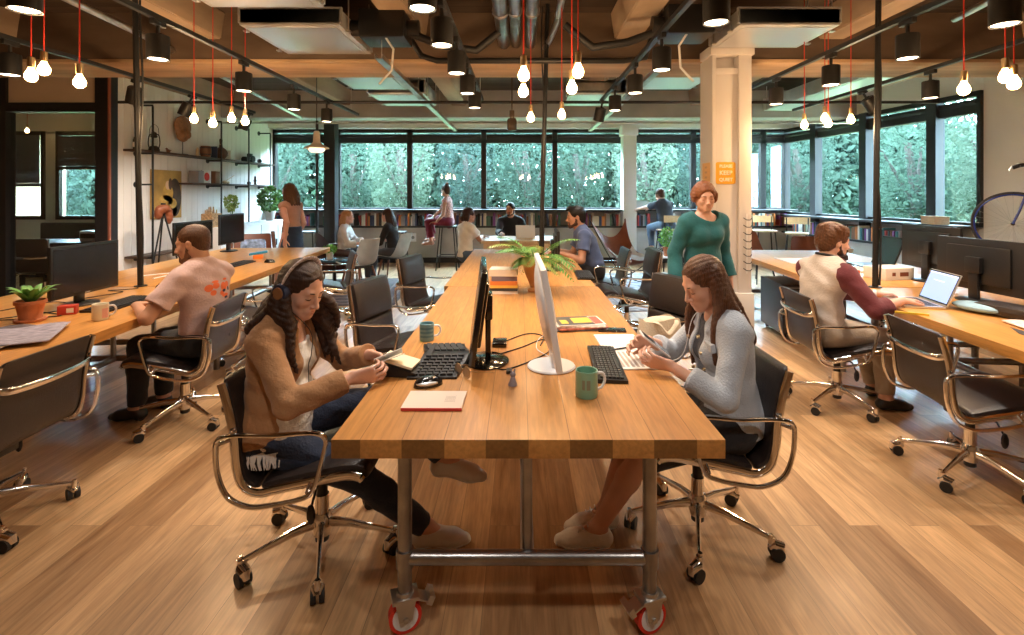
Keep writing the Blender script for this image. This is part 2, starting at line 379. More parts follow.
def np_mesh(name, V, F, smooth=False):
    me = bpy.data.meshes.new(name); k = F.shape[1]
    me.vertices.add(len(V)); me.vertices.foreach_set('co', np.asarray(V, np.float32).ravel())
    me.loops.add(F.size); me.loops.foreach_set('vertex_index', F.astype(np.int32).ravel())
    me.polygons.add(len(F)); me.polygons.foreach_set('loop_start', np.arange(0, F.size, k, dtype=np.int32))
    if smooth: me.polygons.foreach_set('use_smooth', np.ones(len(F), bool))
    me.update(calc_edges=True); return me
rng = np.random.default_rng(5)
def leafy(name, c):
    m = pm(name, c, .9, vary=.35, vscale=1.2, spec=.05); N, L = nodes(m); b = N['Principled BSDF']; t = N.new('ShaderNodeBsdfTranslucent'); x = N.new('ShaderNodeMixShader'); x.inputs[0].default_value = .5
    src = b.inputs['Base Color'].links[0].from_socket; L.new(src, t.inputs[0]); L.new(b.outputs[0], x.inputs[1]); L.new(t.outputs[0], x.inputs[2]); L.new(x.outputs[0], N['Material Output'].inputs[0]); return m
fm = [leafy('foliage_%d' % i, c) for i, c in enumerate([(.040, .066, .050), (.050, .082, .060), (.075, .105, .075), (.044, .072, .060)])]
TL = ['beyond the leftmost window', 'beyond the window left of the black post', 'beyond the window right of the black post', 'beyond the window with the stool sitter', 'beyond the window behind the man in black', 'beyond the window left of the slim white column', 'beyond the window behind the bar stool man', 'beyond the window left of the wide white column', 'beyond the corner window panes', 'beyond the right corner windows', 'beyond the first angled right window', 'beyond the second angled right window', 'beyond the last right window', 'beyond the right wall end', 'seen through the right glass office window', 'behind the left glass office window', 'furthest left behind the glass office']
spots = [(-7.5, 15.5), (-5.6, 17), (-3.6, 15.4), (-1.8, 17), (0.2, 15.8), (1.9, 17), (3.8, 15.6), (6.0, 16.5), (8.2, 15), (10, 13), (10.4, 11), (10.8, 9.2), (11, 7.5), (-11.5, 15.5), (-9.4, 15), (-13.4, 14.5), (-15.4, 15)]
for i, (x, y) in enumerate(spots):
    t = thing('broadleaf_tree', 'leafy green tree ' + TL[i], 'tree', (x, y, -.2), 0, 'trees outside the windows')
    k = MB(); k.tube([(0, 0, 0), (.1, 0, 1.5), (-.05, .1, 3)], [.16, .12, .08], 8)
    for a in range(3): k.tube([(.05, 0, 1.4), (.7*math.cos(a*2.1+i), .7*math.sin(a*2.1+i), 2.9)], [.06, .03], 6)
    k.build('trunk', bark, t)
    V1, F1 = leaf_mesh((0, 0, 2.7), (1.0, 1.0, 2.0), 4200, .05, rng); V2, F2 = leaf_mesh((.0, 0, 1.0), (.9, .8, 1.2), 2000, .05, rng)
    me = np_mesh('foliage', np.vstack([V1, V2]), np.vstack([F1, F2+len(V1)]))
    link_mesh('foliage', me, fm[i % 4], t)
V1, F1 = leaf_mesh((0, 0, 0), (24, 1.6, 4.2), 120000, .16, rng)
o = link_mesh('hedge', np_mesh('hedge', V1, F1), fm[1]); o.location = (0, 20.5, 1.5); tag(o, 'dense green hedge far outside behind the trees', 'hedge', kind='stuff')
V1, F1 = leaf_mesh((0, 0, 0), (1.6, 8.5, 4.2), 50000, .16, rng)
o = link_mesh('hedge', np_mesh('hedge', V1, F1), fm[2]); o.location = (14.8, 8.6, 1.5); tag(o, 'dense hedge outside past the angled right windows', 'hedge', kind='stuff')
# ------------------------------------------------------------------ ceiling services
def duct(label, x0, x1, y0, y1, z0, z1, vent=False):
    t = thing('ceiling_duct', label, 'duct', ((x0+x1)/2, (y0+y1)/2, z0), 0, 'ceiling ducts')
    w, l = (x1-x0)/2, (y1-y0)/2
    m = MB(); m.b2((-w, -l, 0), (w, l, z1-z0), .006); m.b2((-w-.012, -l, .02), (w+.012, -l+.03, z1-z0+.012)); m.b2((-w-.012, l-.03, .02), (w+.012, l, z1-z0+.012)); m.build('casing', M['duct'], t)
    for sx in (-w-.02, w+.02):
        for sy in (-l+.15, l-.15): h = MB(); h.cyl((sx, sy, 0), (sx, sy, H0-z0), .006, n=6); h.b2((sx-.02, sy-.02, -.012), (sx+.02, sy+.02, 0)); h.build('hanger', M['galv'], t)
    if vent:
        v = MB(); v.b2((-w*.8, -l-.01, .04), (w*.8, -l+.01, z1-z0-.04))
        v.build('grille', M['galv'], t)
    f = MB(); f.b2((-w+.05, -l+.05, -.006), (w-.05, l-.05, .004)); f.build('access_panel', M['silver'], t)
duct('near left silver ceiling duct at top edge', -2.36, -1.5, 2.9, 3.9, 2.92, 3.2)
duct('large silver duct over the left desks', -2.34, -1.5, 4.25, 5.15, 2.90, 3.04)
duct('silver duct left, beyond the cross beam', -2.25, -1.5, 6.1, 6.9, 2.9, 3.1)
duct('small far left silver duct near windows', -2.15, -1.35, 7.2, 8.2, 2.9, 3.1, True)
duct('near right silver ceiling duct at top edge', 1.95, 2.67, 2.7, 3.75, 2.92, 3.2)
duct('large silver duct over the white column top', 1.83, 2.67, 4.25, 4.92, 2.90, 3.04)
duct('silver duct right, beyond the cross beam', 1.5, 2.3, 6.1, 6.9, 2.9, 3.1)
duct('small far right silver duct near windows', .7, 1.5, 7.2, 8.2, 2.9, 3.1, True)
duct('long silver duct above the right window row', 4.3, 4.9, 6.1, 9.0, 2.95, 3.15)
# round pipes
def pipe(name, label, cat, pts, r, mat, clamps=(), grp=None):
    t = thing(name, label, cat, pts[0], 0, grp); p0 = Vector(pts[0])
    m = MB(); m.tube([Vector(p)-p0 for p in pts], r, 14); m.build('pipe_run', mat, t)
    for c in clamps:
        k = MB(); c = Vector(c)-p0; k.cyl((c.x, c.y, c.z), (c.x, c.y, H0-p0.z), .006, n=6); k.cyl((c.x-.0, c.y-.015, c.z), (c.x, c.y+.015, c.z), r*1.18, n=16); k.build('pipe_clamp', M['galv'], t)
    return t
for i, (x, r, l) in enumerate(((-.16, .06, 'thick dark pipe left of the middle cord'), (-.04, .05, 'middle dark pipe above the table'), (.10, .055, 'dark pipe beside the middle pole'))):
    pipe('ceiling_pipe', l, 'pipe', [(x, 1.7, 3.0), (x, 4.9, 3.0), (x, 5.12, 3.0)], r, M['steel'], [(x, 2.4, 3.0), (x, 4.2, 3.0)], 'dark service pipes')
pipe('conduit', 'bright silver conduit above the middle table', 'conduit', [(.33, 1.7, 3.03), (.33, 4.6, 3.03), (.30, 4.9, 3.0), (.25, 5.1, 2.95)], .028, M['galv'], [(.33, 3.3, 3.03), (.33, 4.4, 3.03)])
pipe('conduit', 'pale diagonal conduit over the left office', 'conduit', [(-3.3, 2.0, 3.0), (-3.55, 4.9, 2.98), (-3.7, 8.6, 2.78)], .03, M['galv'])
pipe('conduit', 'pale diagonal conduit at the upper right', 'conduit', [(3.2, 2.0, 3.0), (3.5, 3.6, 2.95), (3.75, 4.4, 3.0)], .028, M['galv'])
pipe('cross_pipe', 'dark curved pipe crossing in front of the beam', 'pipe', [(-1.05, 4.9, 2.98), (-.95, 4.9, 2.82), (-.8, 4.9, 2.77), (1.0, 4.9, 2.77), (1.2, 4.9, 2.8), (1.3, 4.9, 3.1)], .028, M['black_metal'])
pipe('cross_rail', 'thin dark rail crossing behind the beam', 'rail', [(-5.0, 6.35, 2.63), (5.2, 6.35, 2.63)], .018, M['black_metal'])
pipe('cross_rail', 'thin pale rail crossing near the windows', 'rail', [(-5.3, 8.9, 2.72), (5.8, 8.9, 2.72)], .016, M['galv'])
for x, y0, y1, l in ((-1.22, 4.4, 9.6, 'narrow silver cable tray left of the middle'), (1.32, 4.6, 9.6, 'narrow silver cable tray right of the middle')):
    t = thing('cable_tray', l, 'cable tray', (x, y0, 2.66), 0)
    m = MB(); n = y1-y0; m.b2((-.035, 0, 0), (-.03, n, .04)); m.b2((.03, 0, 0), (.035, n, .04)); m.b2((-.035, 0, 0), (.035, n, .004)); m.build('channel', M['galv'], t)
    for k in range(4): m = MB(); m.cyl((0, .1+k*n/3.2, 0), (0, .1+k*n/3.2, H0-2.66), .005, n=6); m.build('hanger', M['galv'], t)
def blob_unit(label, x, y, z, mir=1):
    t = thing('ventilation_unit', label, 'ventilation unit', (x, y, z))
    m = MB(); m.b2((-.2, -.15, 0), (.2, .2, .25), .02); m.build('housing', M['black_plastic'], t)
    m = MB(); m.cyl((-.3*mir, 0, .12), (.3*mir, 0, .12), .07); m.build('motor', M['black_metal'], t)
    m = MB(); m.tube([(.15*mir, 0, .1), (.5*mir, .05, -.02), (.8*mir, .1, -.05), (1.05*mir, .1, .15)], .035, 10); m.build('hose', M['rubber'], t)
    m = MB(); m.tube([(0, -.1, .05), (.1*mir, -.12, -.1), (.08*mir, -.1, -.28), (-.03*mir, -.1, -.4)], .01, 8); m.build('cable', M['paper'], t)
blob_unit('black ventilation unit left of the middle, under the ceiling', -1.2, 4.55, 2.85)
blob_unit('black ventilation unit right of the middle, under the ceiling', 1.45, 4.45, 2.85, -1)
m = MB(); m.b2((-.05, -.03, -.04), (.05, .03, .04), .004); o = m.build('junction_box', M['white'], loc=(.45, 3.9, 3.31)); tag(o, 'small white junction box on the ceiling slab', 'junction box')
# tracks and spots
tracks = [(-3.75, -1.5, 7.2, 'outermost left'), (-2.35, -1.5, 7.4, 'second from left'), (-.46, -1.5, 6.2, 'left of the pendant bulbs'), (1.0, -1.5, 6.3, 'right of the pendant bulbs'), (2.5, -1.5, 6.2, 'above the right desks'), (3.75, -1.5, 7.0, 'outermost right')]
TZ = 2.62
for x, y0, y1, l in tracks:
    t = thing('lighting_track', 'long black lighting track, %s' % l, 'lighting track', (x, y0, TZ), 0, 'lighting tracks')
    m = MB(); m.b2((-.018, 0, 0), (.018, y1-y0, .034), .002); m.build('rail', M['black_metal'], t)
    n = 3
    for k in range(n): m = MB(); yy = .3+k*(y1-y0-.6)/(n-1); m.cyl((0, yy, .03), (0, yy, H0-TZ), .004, n=6); m.build('suspension_rod', M['galv'], t)
def make_spot():
    t = thing('track_spotlight', 'x', 'spotlight', (0, 0, 0), 0, 'black cylinder spotlights')
    m = MB(); m.b2((-.016, -.06, -.035), (.016, .06, 0), .003); m.build('adapter', M['black_metal'], t)
    m = MB(); m.cyl((0, 0, -.03), (0, 0, -.10), .012, n=8); m.b2((-.012, -.012, -.115), (.03, .012, -.085), .003); m.build('stem', M['black_metal'], t)
    m = MB(); m.lathe([(.02, -.098), (.064, -.10), (.066, -.104), (.066, -.255), (.062, -.255), (.060, -.244), (.0, -.243)], n=28); m.build('housing', M['black_metal'], t)
    m = MB(); m.lathe([(0, -.2445), (.056, -.2445), (.054, -.2505), (.0, -.2505)], n=24); m.build('lens', M['lens'], t)
    return t
sp0 = make_spot()
spl = bpy.data.lights.new('spot', 'SPOT'); spl.energy = SPOT_E; spl.color = SPOT_COL; spl.spot_size = R(112); spl.spot_blend = .75; spl.shadow_soft_size = .05
def spot(x, y, label, tilt=(0, 0), e=None, used=[]):
    o = sp0 if not used else dup(sp0, (0, 0, 0)); used.append(1)
    o.location = (x, y, TZ); o.rotation_euler = (R(tilt[0]), R(tilt[1]), 0); o['label'] = label
    l = bpy.data.objects.new('spot_lamp', spl if e is None else spl.copy())
    if e is not None: l.data.energy = e
    COL.objects.link(l); l.parent = o; l.location = (0, 0, -.262)
TP = {'a': -3.75, 'b': -2.35, 'c': -.46, 'd': 1.0, 'e': 2.5, 'f': 3.75}
nm = {'a': 'outermost left track', 'b': 'second track from the left', 'c': 'track left of the middle bulbs', 'd': 'track right of the middle bulbs', 'e': 'track over the right desks', 'f': 'outermost right track'}
od = ['nearest', 'second nearest', 'third nearest', 'fourth nearest', 'fifth nearest', 'sixth nearest']
for k, ysp in {'a': (3.75, 5.0, 5.85, 7.1), 'b': (2.42, 3.31, 4.34, 5.3, 6.2), 'c': (2.40, 3.0, 3.7, 4.45, 5.2), 'd': (2.6, 3.6, 4.43, 5.37, 6.15), 'e': (2.63, 3.29, 4.1, 4.98, 5.9), 'f': (3.55, 4.66, 5.6)}.items():
    for j, y in enumerate(ysp):
        tilt = (0, 0)
        if k == 'a' and j: tilt = (18 if j == 1 else 0, 26)
        if k == 'f' and j == 2: tilt = (0, -35)
        if k == 'd' and j == 4: tilt = (20, 10)
        spot(TP[k], y, 'black cylinder spotlight, %s on the %s' % (od[j], nm[k]), tilt, 85 if k == 'a' and j else 12 if k == 'b' and j == 0 else None)
for k, ysp in {'c': (.5,), 'd': (.6,)}.items():
    for j, y in enumerate(ysp): spot(TP[k], y, 'black cylinder spotlight just out of the top of the photo, %s' % ('left one' if k == 'c' else 'right one'), (20, 0), 30)
# pendant bulbs
def make_bulb():
    t = thing('pendant_bulb', 'x', 'pendant bulb', (0, 0, 0), 0, 'glowing bulbs on red cords')
    m = MB(); m.tube([(0, 0, .09), (0, 0, H0-2.15)], .0035, 6); m.build('cord', M['red_cord'], t)
    m = MB(); m.lathe([(.006, .095), (.017, .09), (.018, .05), (.016, .032), (.0, .032)], n=16); m.build('socket', M['brass'], t)
    m = MB(); m.lathe([(.012, .034), (.014, .026), (.027, .0), (.031, -.014), (.028, -.032), (.016, -.045), (0, -.048)], n=20); m.build('bulb', M['bulb'], t)
    return t
pb0 = make_bulb(); first = True
ptl = bpy.data.lights.new('bulb_light', 'POINT'); ptl.energy = BULB_E; ptl.color = (1, .66, .36); ptl.shadow_soft_size = .035
for px, x, y, z, l in ((0, -2.53, 2.93, 2.15, 'single bulb above the nearest left monitor'), (0, -2.78, 2.9, 2.18, 'brighter of two bulbs at upper left edge'), (0, -2.80, 3.0, 2.24, 'rear of two bulbs at upper left edge'),
      (0, -2.80, 4.38, 2.15, 'first of four small bulbs before the shelf wall'), (0, -2.62, 4.35, 2.11, 'second of four small bulbs before the shelf wall'), (0, -2.50, 4.42, 2.16, 'third of four small bulbs before the shelf wall'), (0, -2.36, 4.38, 2.13, 'last of four small bulbs before the shelf wall'),
      (0, .02, 2.75, 2.15, 'large bulb left of the middle black pole'), (0, .02, 3.1, 2.13, 'lower large bulb left of the middle pole'), (0, .31, 2.72, 2.16, 'large bulb right of the middle black pole'), (0, .30, 2.95, 2.12, 'lower large bulb right of the middle pole'),
      (0, .09, 4.25, 2.14, 'small bulb left of pole near the windows'), (0, .34, 4.15, 2.15, 'small bulb right of pole near the windows'),
      (0, 2.55, 2.93, 2.11, 'single bulb left of the white right wall'), (0, 2.74, 2.88, 2.17, 'left of two bulbs at upper right edge'), (0, 2.78, 2.87, 2.13, 'right of two bulbs at upper right edge'),
      (0, 2.62, 4.7, 2.14, 'first small bulb right of the column'), (0, 2.72, 4.55, 2.18, 'upper of two close bulbs before right windows'), (0, 2.78, 4.6, 2.14, 'lower of two close bulbs before right windows'), (0, 2.92, 4.5, 2.16, 'small bulb just left of the right pole')):
    o = pb0 if first else dup(pb0, (0, 0, 0)); first = False
    o.location = (x, y, z); o['label'] = 'glowing ' + l
    q = bpy.data.objects.new('bulb_lamp', ptl); COL.objects.link(q); q.parent = o; q.location = (0, 0, -.09)
o = dup(pb0, (-8.6, 8.9, 2.6), 0, 'glowing bulb inside the glass office at left')
# enamel pendant
t = thing('enamel_pendant_lamp', 'white enamel dome lamp hanging before the leftmost window', 'pendant lamp', (-2.95, 7.4, 2.1))
m = MB(); m.lathe([(.03, .30), (.045, .28), (.05, .14), (.075, .11), (.17, .06), (.175, .045), (.165, .05), (.07, .09), (.03, .1)], n=28, cap=False); m.build('lamp_shade', pm('cream_enamel', (.85, .75, .62), .4), t)
m = MB(); m.lathe([(.02, .06), (.10, .055), (.12, .03), (.08, -.01), (0, -.02)], n=20); m.build('glass_diffuser', pm('ribbed_opal_glass', (.9, .8, .7), .3, emit=(1, .75, .5), es=1.2), t)
m = MB(); m.cyl((0, 0, .3), (0, 0, H0-2.1), .006, n=6); m.build('cord', M['black_metal'], t)
m = MB(); m.b2((-.03, -.03, 0), (.03, .03, .1), .01); m.cyl((0, 0, .1), (0, 0, H0-2.42), .008, n=6); m.lathe([(.05, 0), (.06, -.03), (.06, -.13), (.05, -.15), (0, -.15)], n=16); m.build('glass_lantern', pm('dark_glass_lantern', (.08, .06, .04), .2), loc=(-.1, 6.3, 2.42)); tag(bpy.data.objects['glass_lantern'], 'small caged lantern hanging from the cross rail', 'lantern')
# power poles
for x, y, z0, dx, l in ((-3.05, 4.1, .75, -.05, 'black power pole on the left desk row'), (.20, 5.0, .75, .07, 'black power pole on the middle table row'), (2.82, 4.05, .75, .03, 'black power pole on the right desk row')):
    t = thing('power_pole', l, 'power pole', (x, y, z0))
    m = MB(); m.tube([(0, 0, 0), (dx*.4, 0, 1.0), (dx, 0, H0-z0)], .022, 10); m.build('pole', M['black_metal'], t)
    m = MB(); m.tube([(.02+.012*math.sin(k*.9), -.02, .02+k*(H0-z0-.05)/14) for k in range(15)], .008, 6); m.build('cable', M['rubber'], t)
    m = MB(); m.lathe([(.0, 0), (.045, 0), (.045, .008), (.0, .008)], n=20); m.build('base_plate', M['black_metal'], t)
# ------------------------------------------------------------------ desks
def castor(par, x, y, rot):
    t = bpy.data.objects.new('castor', None); COL.objects.link(t); t.parent = par; t.location = (x, y, 0); t.rotation_euler = (0, 0, rot)
    KIDS.setdefault(par.name, []).append(t)
    m = MB(); m.tube([(0, -.016, .055), (0, .016, .055)], .055, 32); m.build('tyre', pm('red_tyre', (.75, .04, .02), .5) if 'red_tyre' not in bpy.data.materials else bpy.data.materials['red_tyre'], t)
    m = MB(); m.tube([(0, -.018, .055), (0, .018, .055)], .043, 28); m.tube([(0, -.022, .055), (0, .022, .055)], .018, 16); m.build('wheel_hub', M['white_plastic'], t)
    m = MB()
    for s in (-1, 1): m.prism([(-.022, .05), (.022, .05), (.035, .12), (-.035, .12)], 'y', s*.026-.002, s*.026+.002)
    m.b2((-.045, -.035, .115), (.045, .035, .128), .003); m.lathe([(.03, .128), (.028, .14), (0, .14)], n=16)
    m.tube([(0, -.034, .055), (0, .034, .055)], .009, 8)
    m.box((-.055, 0, .105), (.06, .05, .006), Matrix.Rotation(R(-25), 3, 'Y')); m.box((-.085, 0, .10), (.02, .06, .03), Matrix.Rotation(R(-25), 3, 'Y'))
    m.build('bracket', M['galv'], t)
def long_table(name, label, xc, y0, y1, w, wheels, x_off=0, ang=0, mat='table', grp=None, th=.058, legs=True):
    t = thing(name, label, 'table', (xc, y0, 0), ang, grp)
    L_ = y1-y0
    m = MB(); m.b2((-w/2, 0, .75-th), (w/2, L_, .75), .0025); m.build('tabletop', M[mat], t)
    lx = w/2-.18
    for x, y in ((-lx, .2), (lx, .2), (-lx, L_-.22), (lx, L_-.22)):
        if not legs: break
        m = MB(); z0 = .13 if wheels else 0
        m.cyl((x, y, z0), (x, y, .75-th), .024, n=18); m.cyl((x, y, .22), (x, y, .28), .030, n=18); m.build('leg', M['steel'], t)
        if wheels: castor(t, x, y, R(200) if x < 0 else R(20))
    if legs:
        for y in (.2, L_-.22):
            m = MB(); m.cyl((-lx, y, .25), (lx, y, .25), .024, n=18); m.build('crossbar', M['steel'], t)
        m = MB(); m.cyl((0, .2, .25), (0, L_-.22, .25), .024, n=18); m.cyl((0, .22, .25), (0, .22, .69), .018, n=14); m.cyl((0, L_-.24, .25), (0, L_-.24, .69), .018, n=14); m.build('stretcher', M['steel'], t)
    return t
long_table('work_table', 'long oak table on steel tube legs with red castors, nearest', .025, 1.55, 4.095, 1.20, True)
long_table('work_table', 'oak table beyond the near one, with potted palm', .0, 4.105, 6.8, 1.22, False)
TA = R(4.7)
# left rows: inner edge x = -2.05-.082*y ; right rows: x = 2.19+.082*y
def row(side, y0, y1, label):
    w = 1.4
    xe = (-2.05-.082*y0) if side < 0 else (2.19+.082*y0)
    a = TA if side < 0 else -TA
    xc = xe + side*w/2*math.cos(TA)
    return long_table('desk', label, xc, y0, y1, w, False, ang=a, mat='desk')
row(-1, 1.5, 4.09, 'orange oak desk at left with potted aloe and mug')
row(-1, 4.1, 7.0, 'orange oak desk beyond the left pole with two monitors')
row(1, 1.3, 4.04, 'orange oak desk at right with the open laptop')
row(1, 4.05, 6.7, 'pale topped desk beyond the right black pole')
# ------------------------------------------------------------------ furniture
def spline(P, n=6, closed=False):
    P = [Vector(p) for p in P]; m = len(P); out = []
    rng_ = range(m if closed else m-1)
    for i in rng_:
        g = lambda j: P[j % m] if closed else P[min(max(j, 0), m-1)]
        a, b, c, d = g(i-1), g(i), g(i+1), g(i+2)
        for k in range(n):
            t = k/n; out.append(.5*((2*b)+(c-a)*t+(2*a-5*b+4*c-d)*t*t+(3*b-a-3*c+d)*t**3))
    if not closed: out.append(P[-1])
    return out
def sweep(mb, prof, hw, th, n=20, lo=0):
    """closed pad swept along a (y,z) profile; th(t) thickness above it"""
    pts = spline([(0, p[0], p[1]) for p in prof], 8); m = len(pts); rings = []
    for i, p in enumerate(pts):
        t = i/(m-1); tg = (pts[min(i+1, m-1)]-pts[max(i-1, 0)]).normalized()
        nn = Vector((0, tg.z, -tg.y))
        if i == 0 and nn.z < 0: pass
        T = th(t); w = hw*(1-.10*max(0, (abs(t-.5)-.42)/.08)**2)
        ring = []
        for k in range(n):
            a = 2*PI*k/n; cx, cy = math.cos(a), math.sin(a)
            ex = math.copysign(abs(cx)**.35, cx); ey = math.copysign(abs(cy)**.55, cy)
            ring.append(mb.bm.verts.new(p + Vector((w*ex, 0, 0)) + nn*(T*.5*(ey+1)+lo)))
        rings.append(ring)
    for A, B in zip(rings, rings[1:]):
        for k in range(n): mb.face([A[k], A[(k+1) % n], B[(k+1) % n], B[k]])
    mb.face(rings[0][::-1]); mb.face(rings[-1]); return mb
def caster_wheel(par, x, y, a, z=0):
    Rz = Matrix.Rotation(a, 3, 'Z'); c = Vector((x, y, 0))
    m = MB()
    for s in (-1, 1): m.tube([c+Rz@Vector((-.018, s*.006, .027)), c+Rz@Vector((-.018, s*.024, .027))], .027, 18)
    m.build('castor_wheel', M['rubber'], par)
    m = MB(); m.tube([c+Rz@Vector(p) for p in [(.006, 0, .10), (.006, 0, .07), (-.005, 0, .052), (-.02, 0, .05)]], [.009, .011, .015, .013], 10); m.tube([c+Rz@Vector((-.045, 0, .03)), c+Rz@Vector((-.035, 0, .052)), c+Rz@Vector((-.008, 0, .060)), c+Rz@Vector((.012, 0, .045))], [.012, .022, .024, .012], 10); m.build('castor_hood', M['chrome'], par)
def office_chair(label, soft=False, top=.80):
    t = thing('office_chair', label, 'office chair', (0, 0, 0), 0, 'black and chrome swivel chairs')
    seatp = [(.245, .425), (.235, .450), (.18, .457), (.05, .433), (-.08, .405), (-.150, .392)]
    backp = [(-.155, .392), (-.205, .418), (-.230, .49), (-.240, .60), (-.258, .70), (-.285, top)]
    L_ = M['leather']
    def pads(n, lo_, hi_):
        def f(t):
            e = min(t, 1-t)/.06; edge = min(1, e)**.5
            g = abs(math.sin(PI*n*t))**.35
            return (lo_+(hi_-lo_)*g)*(.35+.65*edge)
        return f
    f = .020
    m = MB(); sweep(m, seatp, .228, pads(2 if soft else 1, .02, .058 if soft else .042), lo=-.012); m.build('seat', L_, t)
    if soft:
        m = MB(); sweep(m, backp[:4], .225, pads(1, .02, .055), lo=-.012); m.build('backrest', L_, t)
        m = MB(); sweep(m, backp[3:], .225, pads(1, .025, .068), lo=-.016); m.build('head_pad', L_, t)
    else:
        m = MB(); sweep(m, backp, .228, pads(1, .02, .038), lo=-.012); m.build('backrest', L_, t)
    for s in (-1, 1):
        pr = spline([(s*.238, y, z-.012) for y, z in seatp[1:]+backp[1:]], 6)
        m = MB(); m.tube(pr, .013, 8, flat=(.6, 1.3)); m.tube([(s*.238, .235, .438), (s*.238, .243, .43)], .015, 10); m.build('side_rail', M['chrome'], t)
        ap = spline([(s*.272, y, z) for y, z in [(-.285, .545), (-.276, .596), (-.215, .612), (-.07, .612), (.065, .622), (.115, .604), (.112, .55), (.070, .41), (.015, .376), (-.08, .356), (-.165, .350), (-.240, .384), (-.276, .46)]], 5, True)
        m = MB(); m.tube(ap, .0088, 8, closed=True, flat=(1.0, 1.3))
        m.cyl((s*.238, -.25, .58), (s*.272, -.272, .58), .008); m.cyl((s*.238, .05, .42), (s*.272, .05, .40), .009)
        m.build('armrest', M['chrome'], t)
    m = MB(); m.tube(spline([(-.236, -.262, .62), (-.20, -.315, .615), (0, -.345, .61), (.20, -.315, .615), (.236, -.262, .62)] if soft else [(-.238, -.262, top-.11), (-.19, -.302, top-.125), (0, -.322, top-.13), (.19, -.302, top-.125), (.238, -.262, top-.11)], 6), .010, 8, flat=(.6, 1.6))
    m.build('back_brace', M['chrome'], t)
    m = MB(); m.tube(spline([(-.238, .02, .41), (-.10, .01, .375), (.10, .01, .375), (.238, .02, .41)], 6), .014, 8); m.tube(spline([(-.238, -.12, .382), (-.10, -.08, .365), (.10, -.08, .365), (.238, -.12, .382)], 6), .014, 8); m.build('seat_support', M['chrome'], t)
    m = MB(); m.b2((-.055, -.10, .315), (.055, .06, .385), .012); m.build('tilt_mechanism', M['black_plastic'], t)
    m = MB(); m.cyl((.05, -.03, .365), (.085, -.03, .365), .022, n=16); m.cyl((-.05, -.03, .365), (-.085, -.03, .365), .022, n=16); m.build('tension_knob', M['chrome'], t)
    m = MB(); m.tube([(.06, .02, .35), (.14, .03, .34), (.18, .03, .30)], .005, 6); m.ell((.19, .03, .27), (.012, .018, .04), 8); m.build('lever', M['black_plastic'], t)
    m = MB(); m.cyl((0, 0, .10), (0, 0, .24), .028, n=18); m.lathe([(.036, .075), (.040, .10), (.040, .145), (.03, .165)], n=18); m.build('column', M['chrome'], t)
    m = MB(); m.cyl((0, 0, .22), (0, 0, .34), .022, n=16); m.build('gas_lift', M['black_plastic'], t); m = MB(); m.lathe([(.022, .045), (.028, .05), (.028, .08), (.022, .08)], n=16); m.build('end_cap', M['black_plastic'], t)
    for k in range(5):
        a = PI/2+2*PI*k/5; c, s = math.cos(a), math.sin(a)
        m = MB(); m.tube([(c*.03, s*.03, .125), (c*.12, s*.12, .118), (c*.285, s*.285, .085), (c*.302, s*.302, .078)], [.019, .015, .010, .0095], 10, flat=(.8, 1.15)); m.cyl((c*.302, s*.302, .062), (c*.302, s*.302, .09), .0125, n=12)
        l = m.build('leg', M['chrome'], t)
        caster_wheel(l, c*.302, s*.302, a+1.1+k*1.3)
    return t
cA = office_chair('x'); cB = office_chair('x', True, .875)
RT, LT = -PI/2, PI/2      # facing +x / -x
cA.location = (-.83, 2.14, 0); cA.rotation_euler = (0, 0, RT); cA['label'] = 'black office chair the woman with headphones sits on'
cB.location = (-.84, 3.66, 0); cB.rotation_euler = (0, 0, RT+R(-16)); cB['label'] = 'empty black padded chair behind the blue mug'
dup(cB, (-.84, 5.05, 0), RT+R(-16), 'empty black padded chair nearest the white shell chairs')
dup(cA, (.79, 2.27, 0), LT, 'black office chair the woman in the denim jacket sits on')
dup(cB, (.92, 3.74, 0), LT+R(26), 'empty black padded chair behind the denim jacket woman, canvas bag on it')
dup(cB, (1.12, 5.35, 0), LT, 'empty black padded chair just in front of the man in blue', scale=1.05)
dup(cA, (.98, 6.15, 0), LT, 'black chair the man in the blue T-shirt sits on', scale=1.05)
dup(cA, (-2.22, 3.38, 0), LT+R(6), 'black office chair the man in the pink T-shirt sits on')
dup(cA, (-2.42, 2.31, 0), LT+R(2), 'black office chair cut by the left edge of the photo')
dup(cA, (-2.25, 6.0, 0), LT+R(25), 'black office chair at the far end of the left desks')
dup(cA, (-2.3, 4.45, 0), LT+R(10), 'black office chair right behind the man in pink')
dup(cA, (2.25, 3.62, 0), RT+R(-5), 'black office chair the bearded man with headphones sits on')
dup(cA, (2.40, 2.72, 0), RT+R(-8), 'empty black office chair at the right edge, its back to us')
dup(cA, (4.25, 5.6, 0), LT, 'black chair on the far side of the right desks')
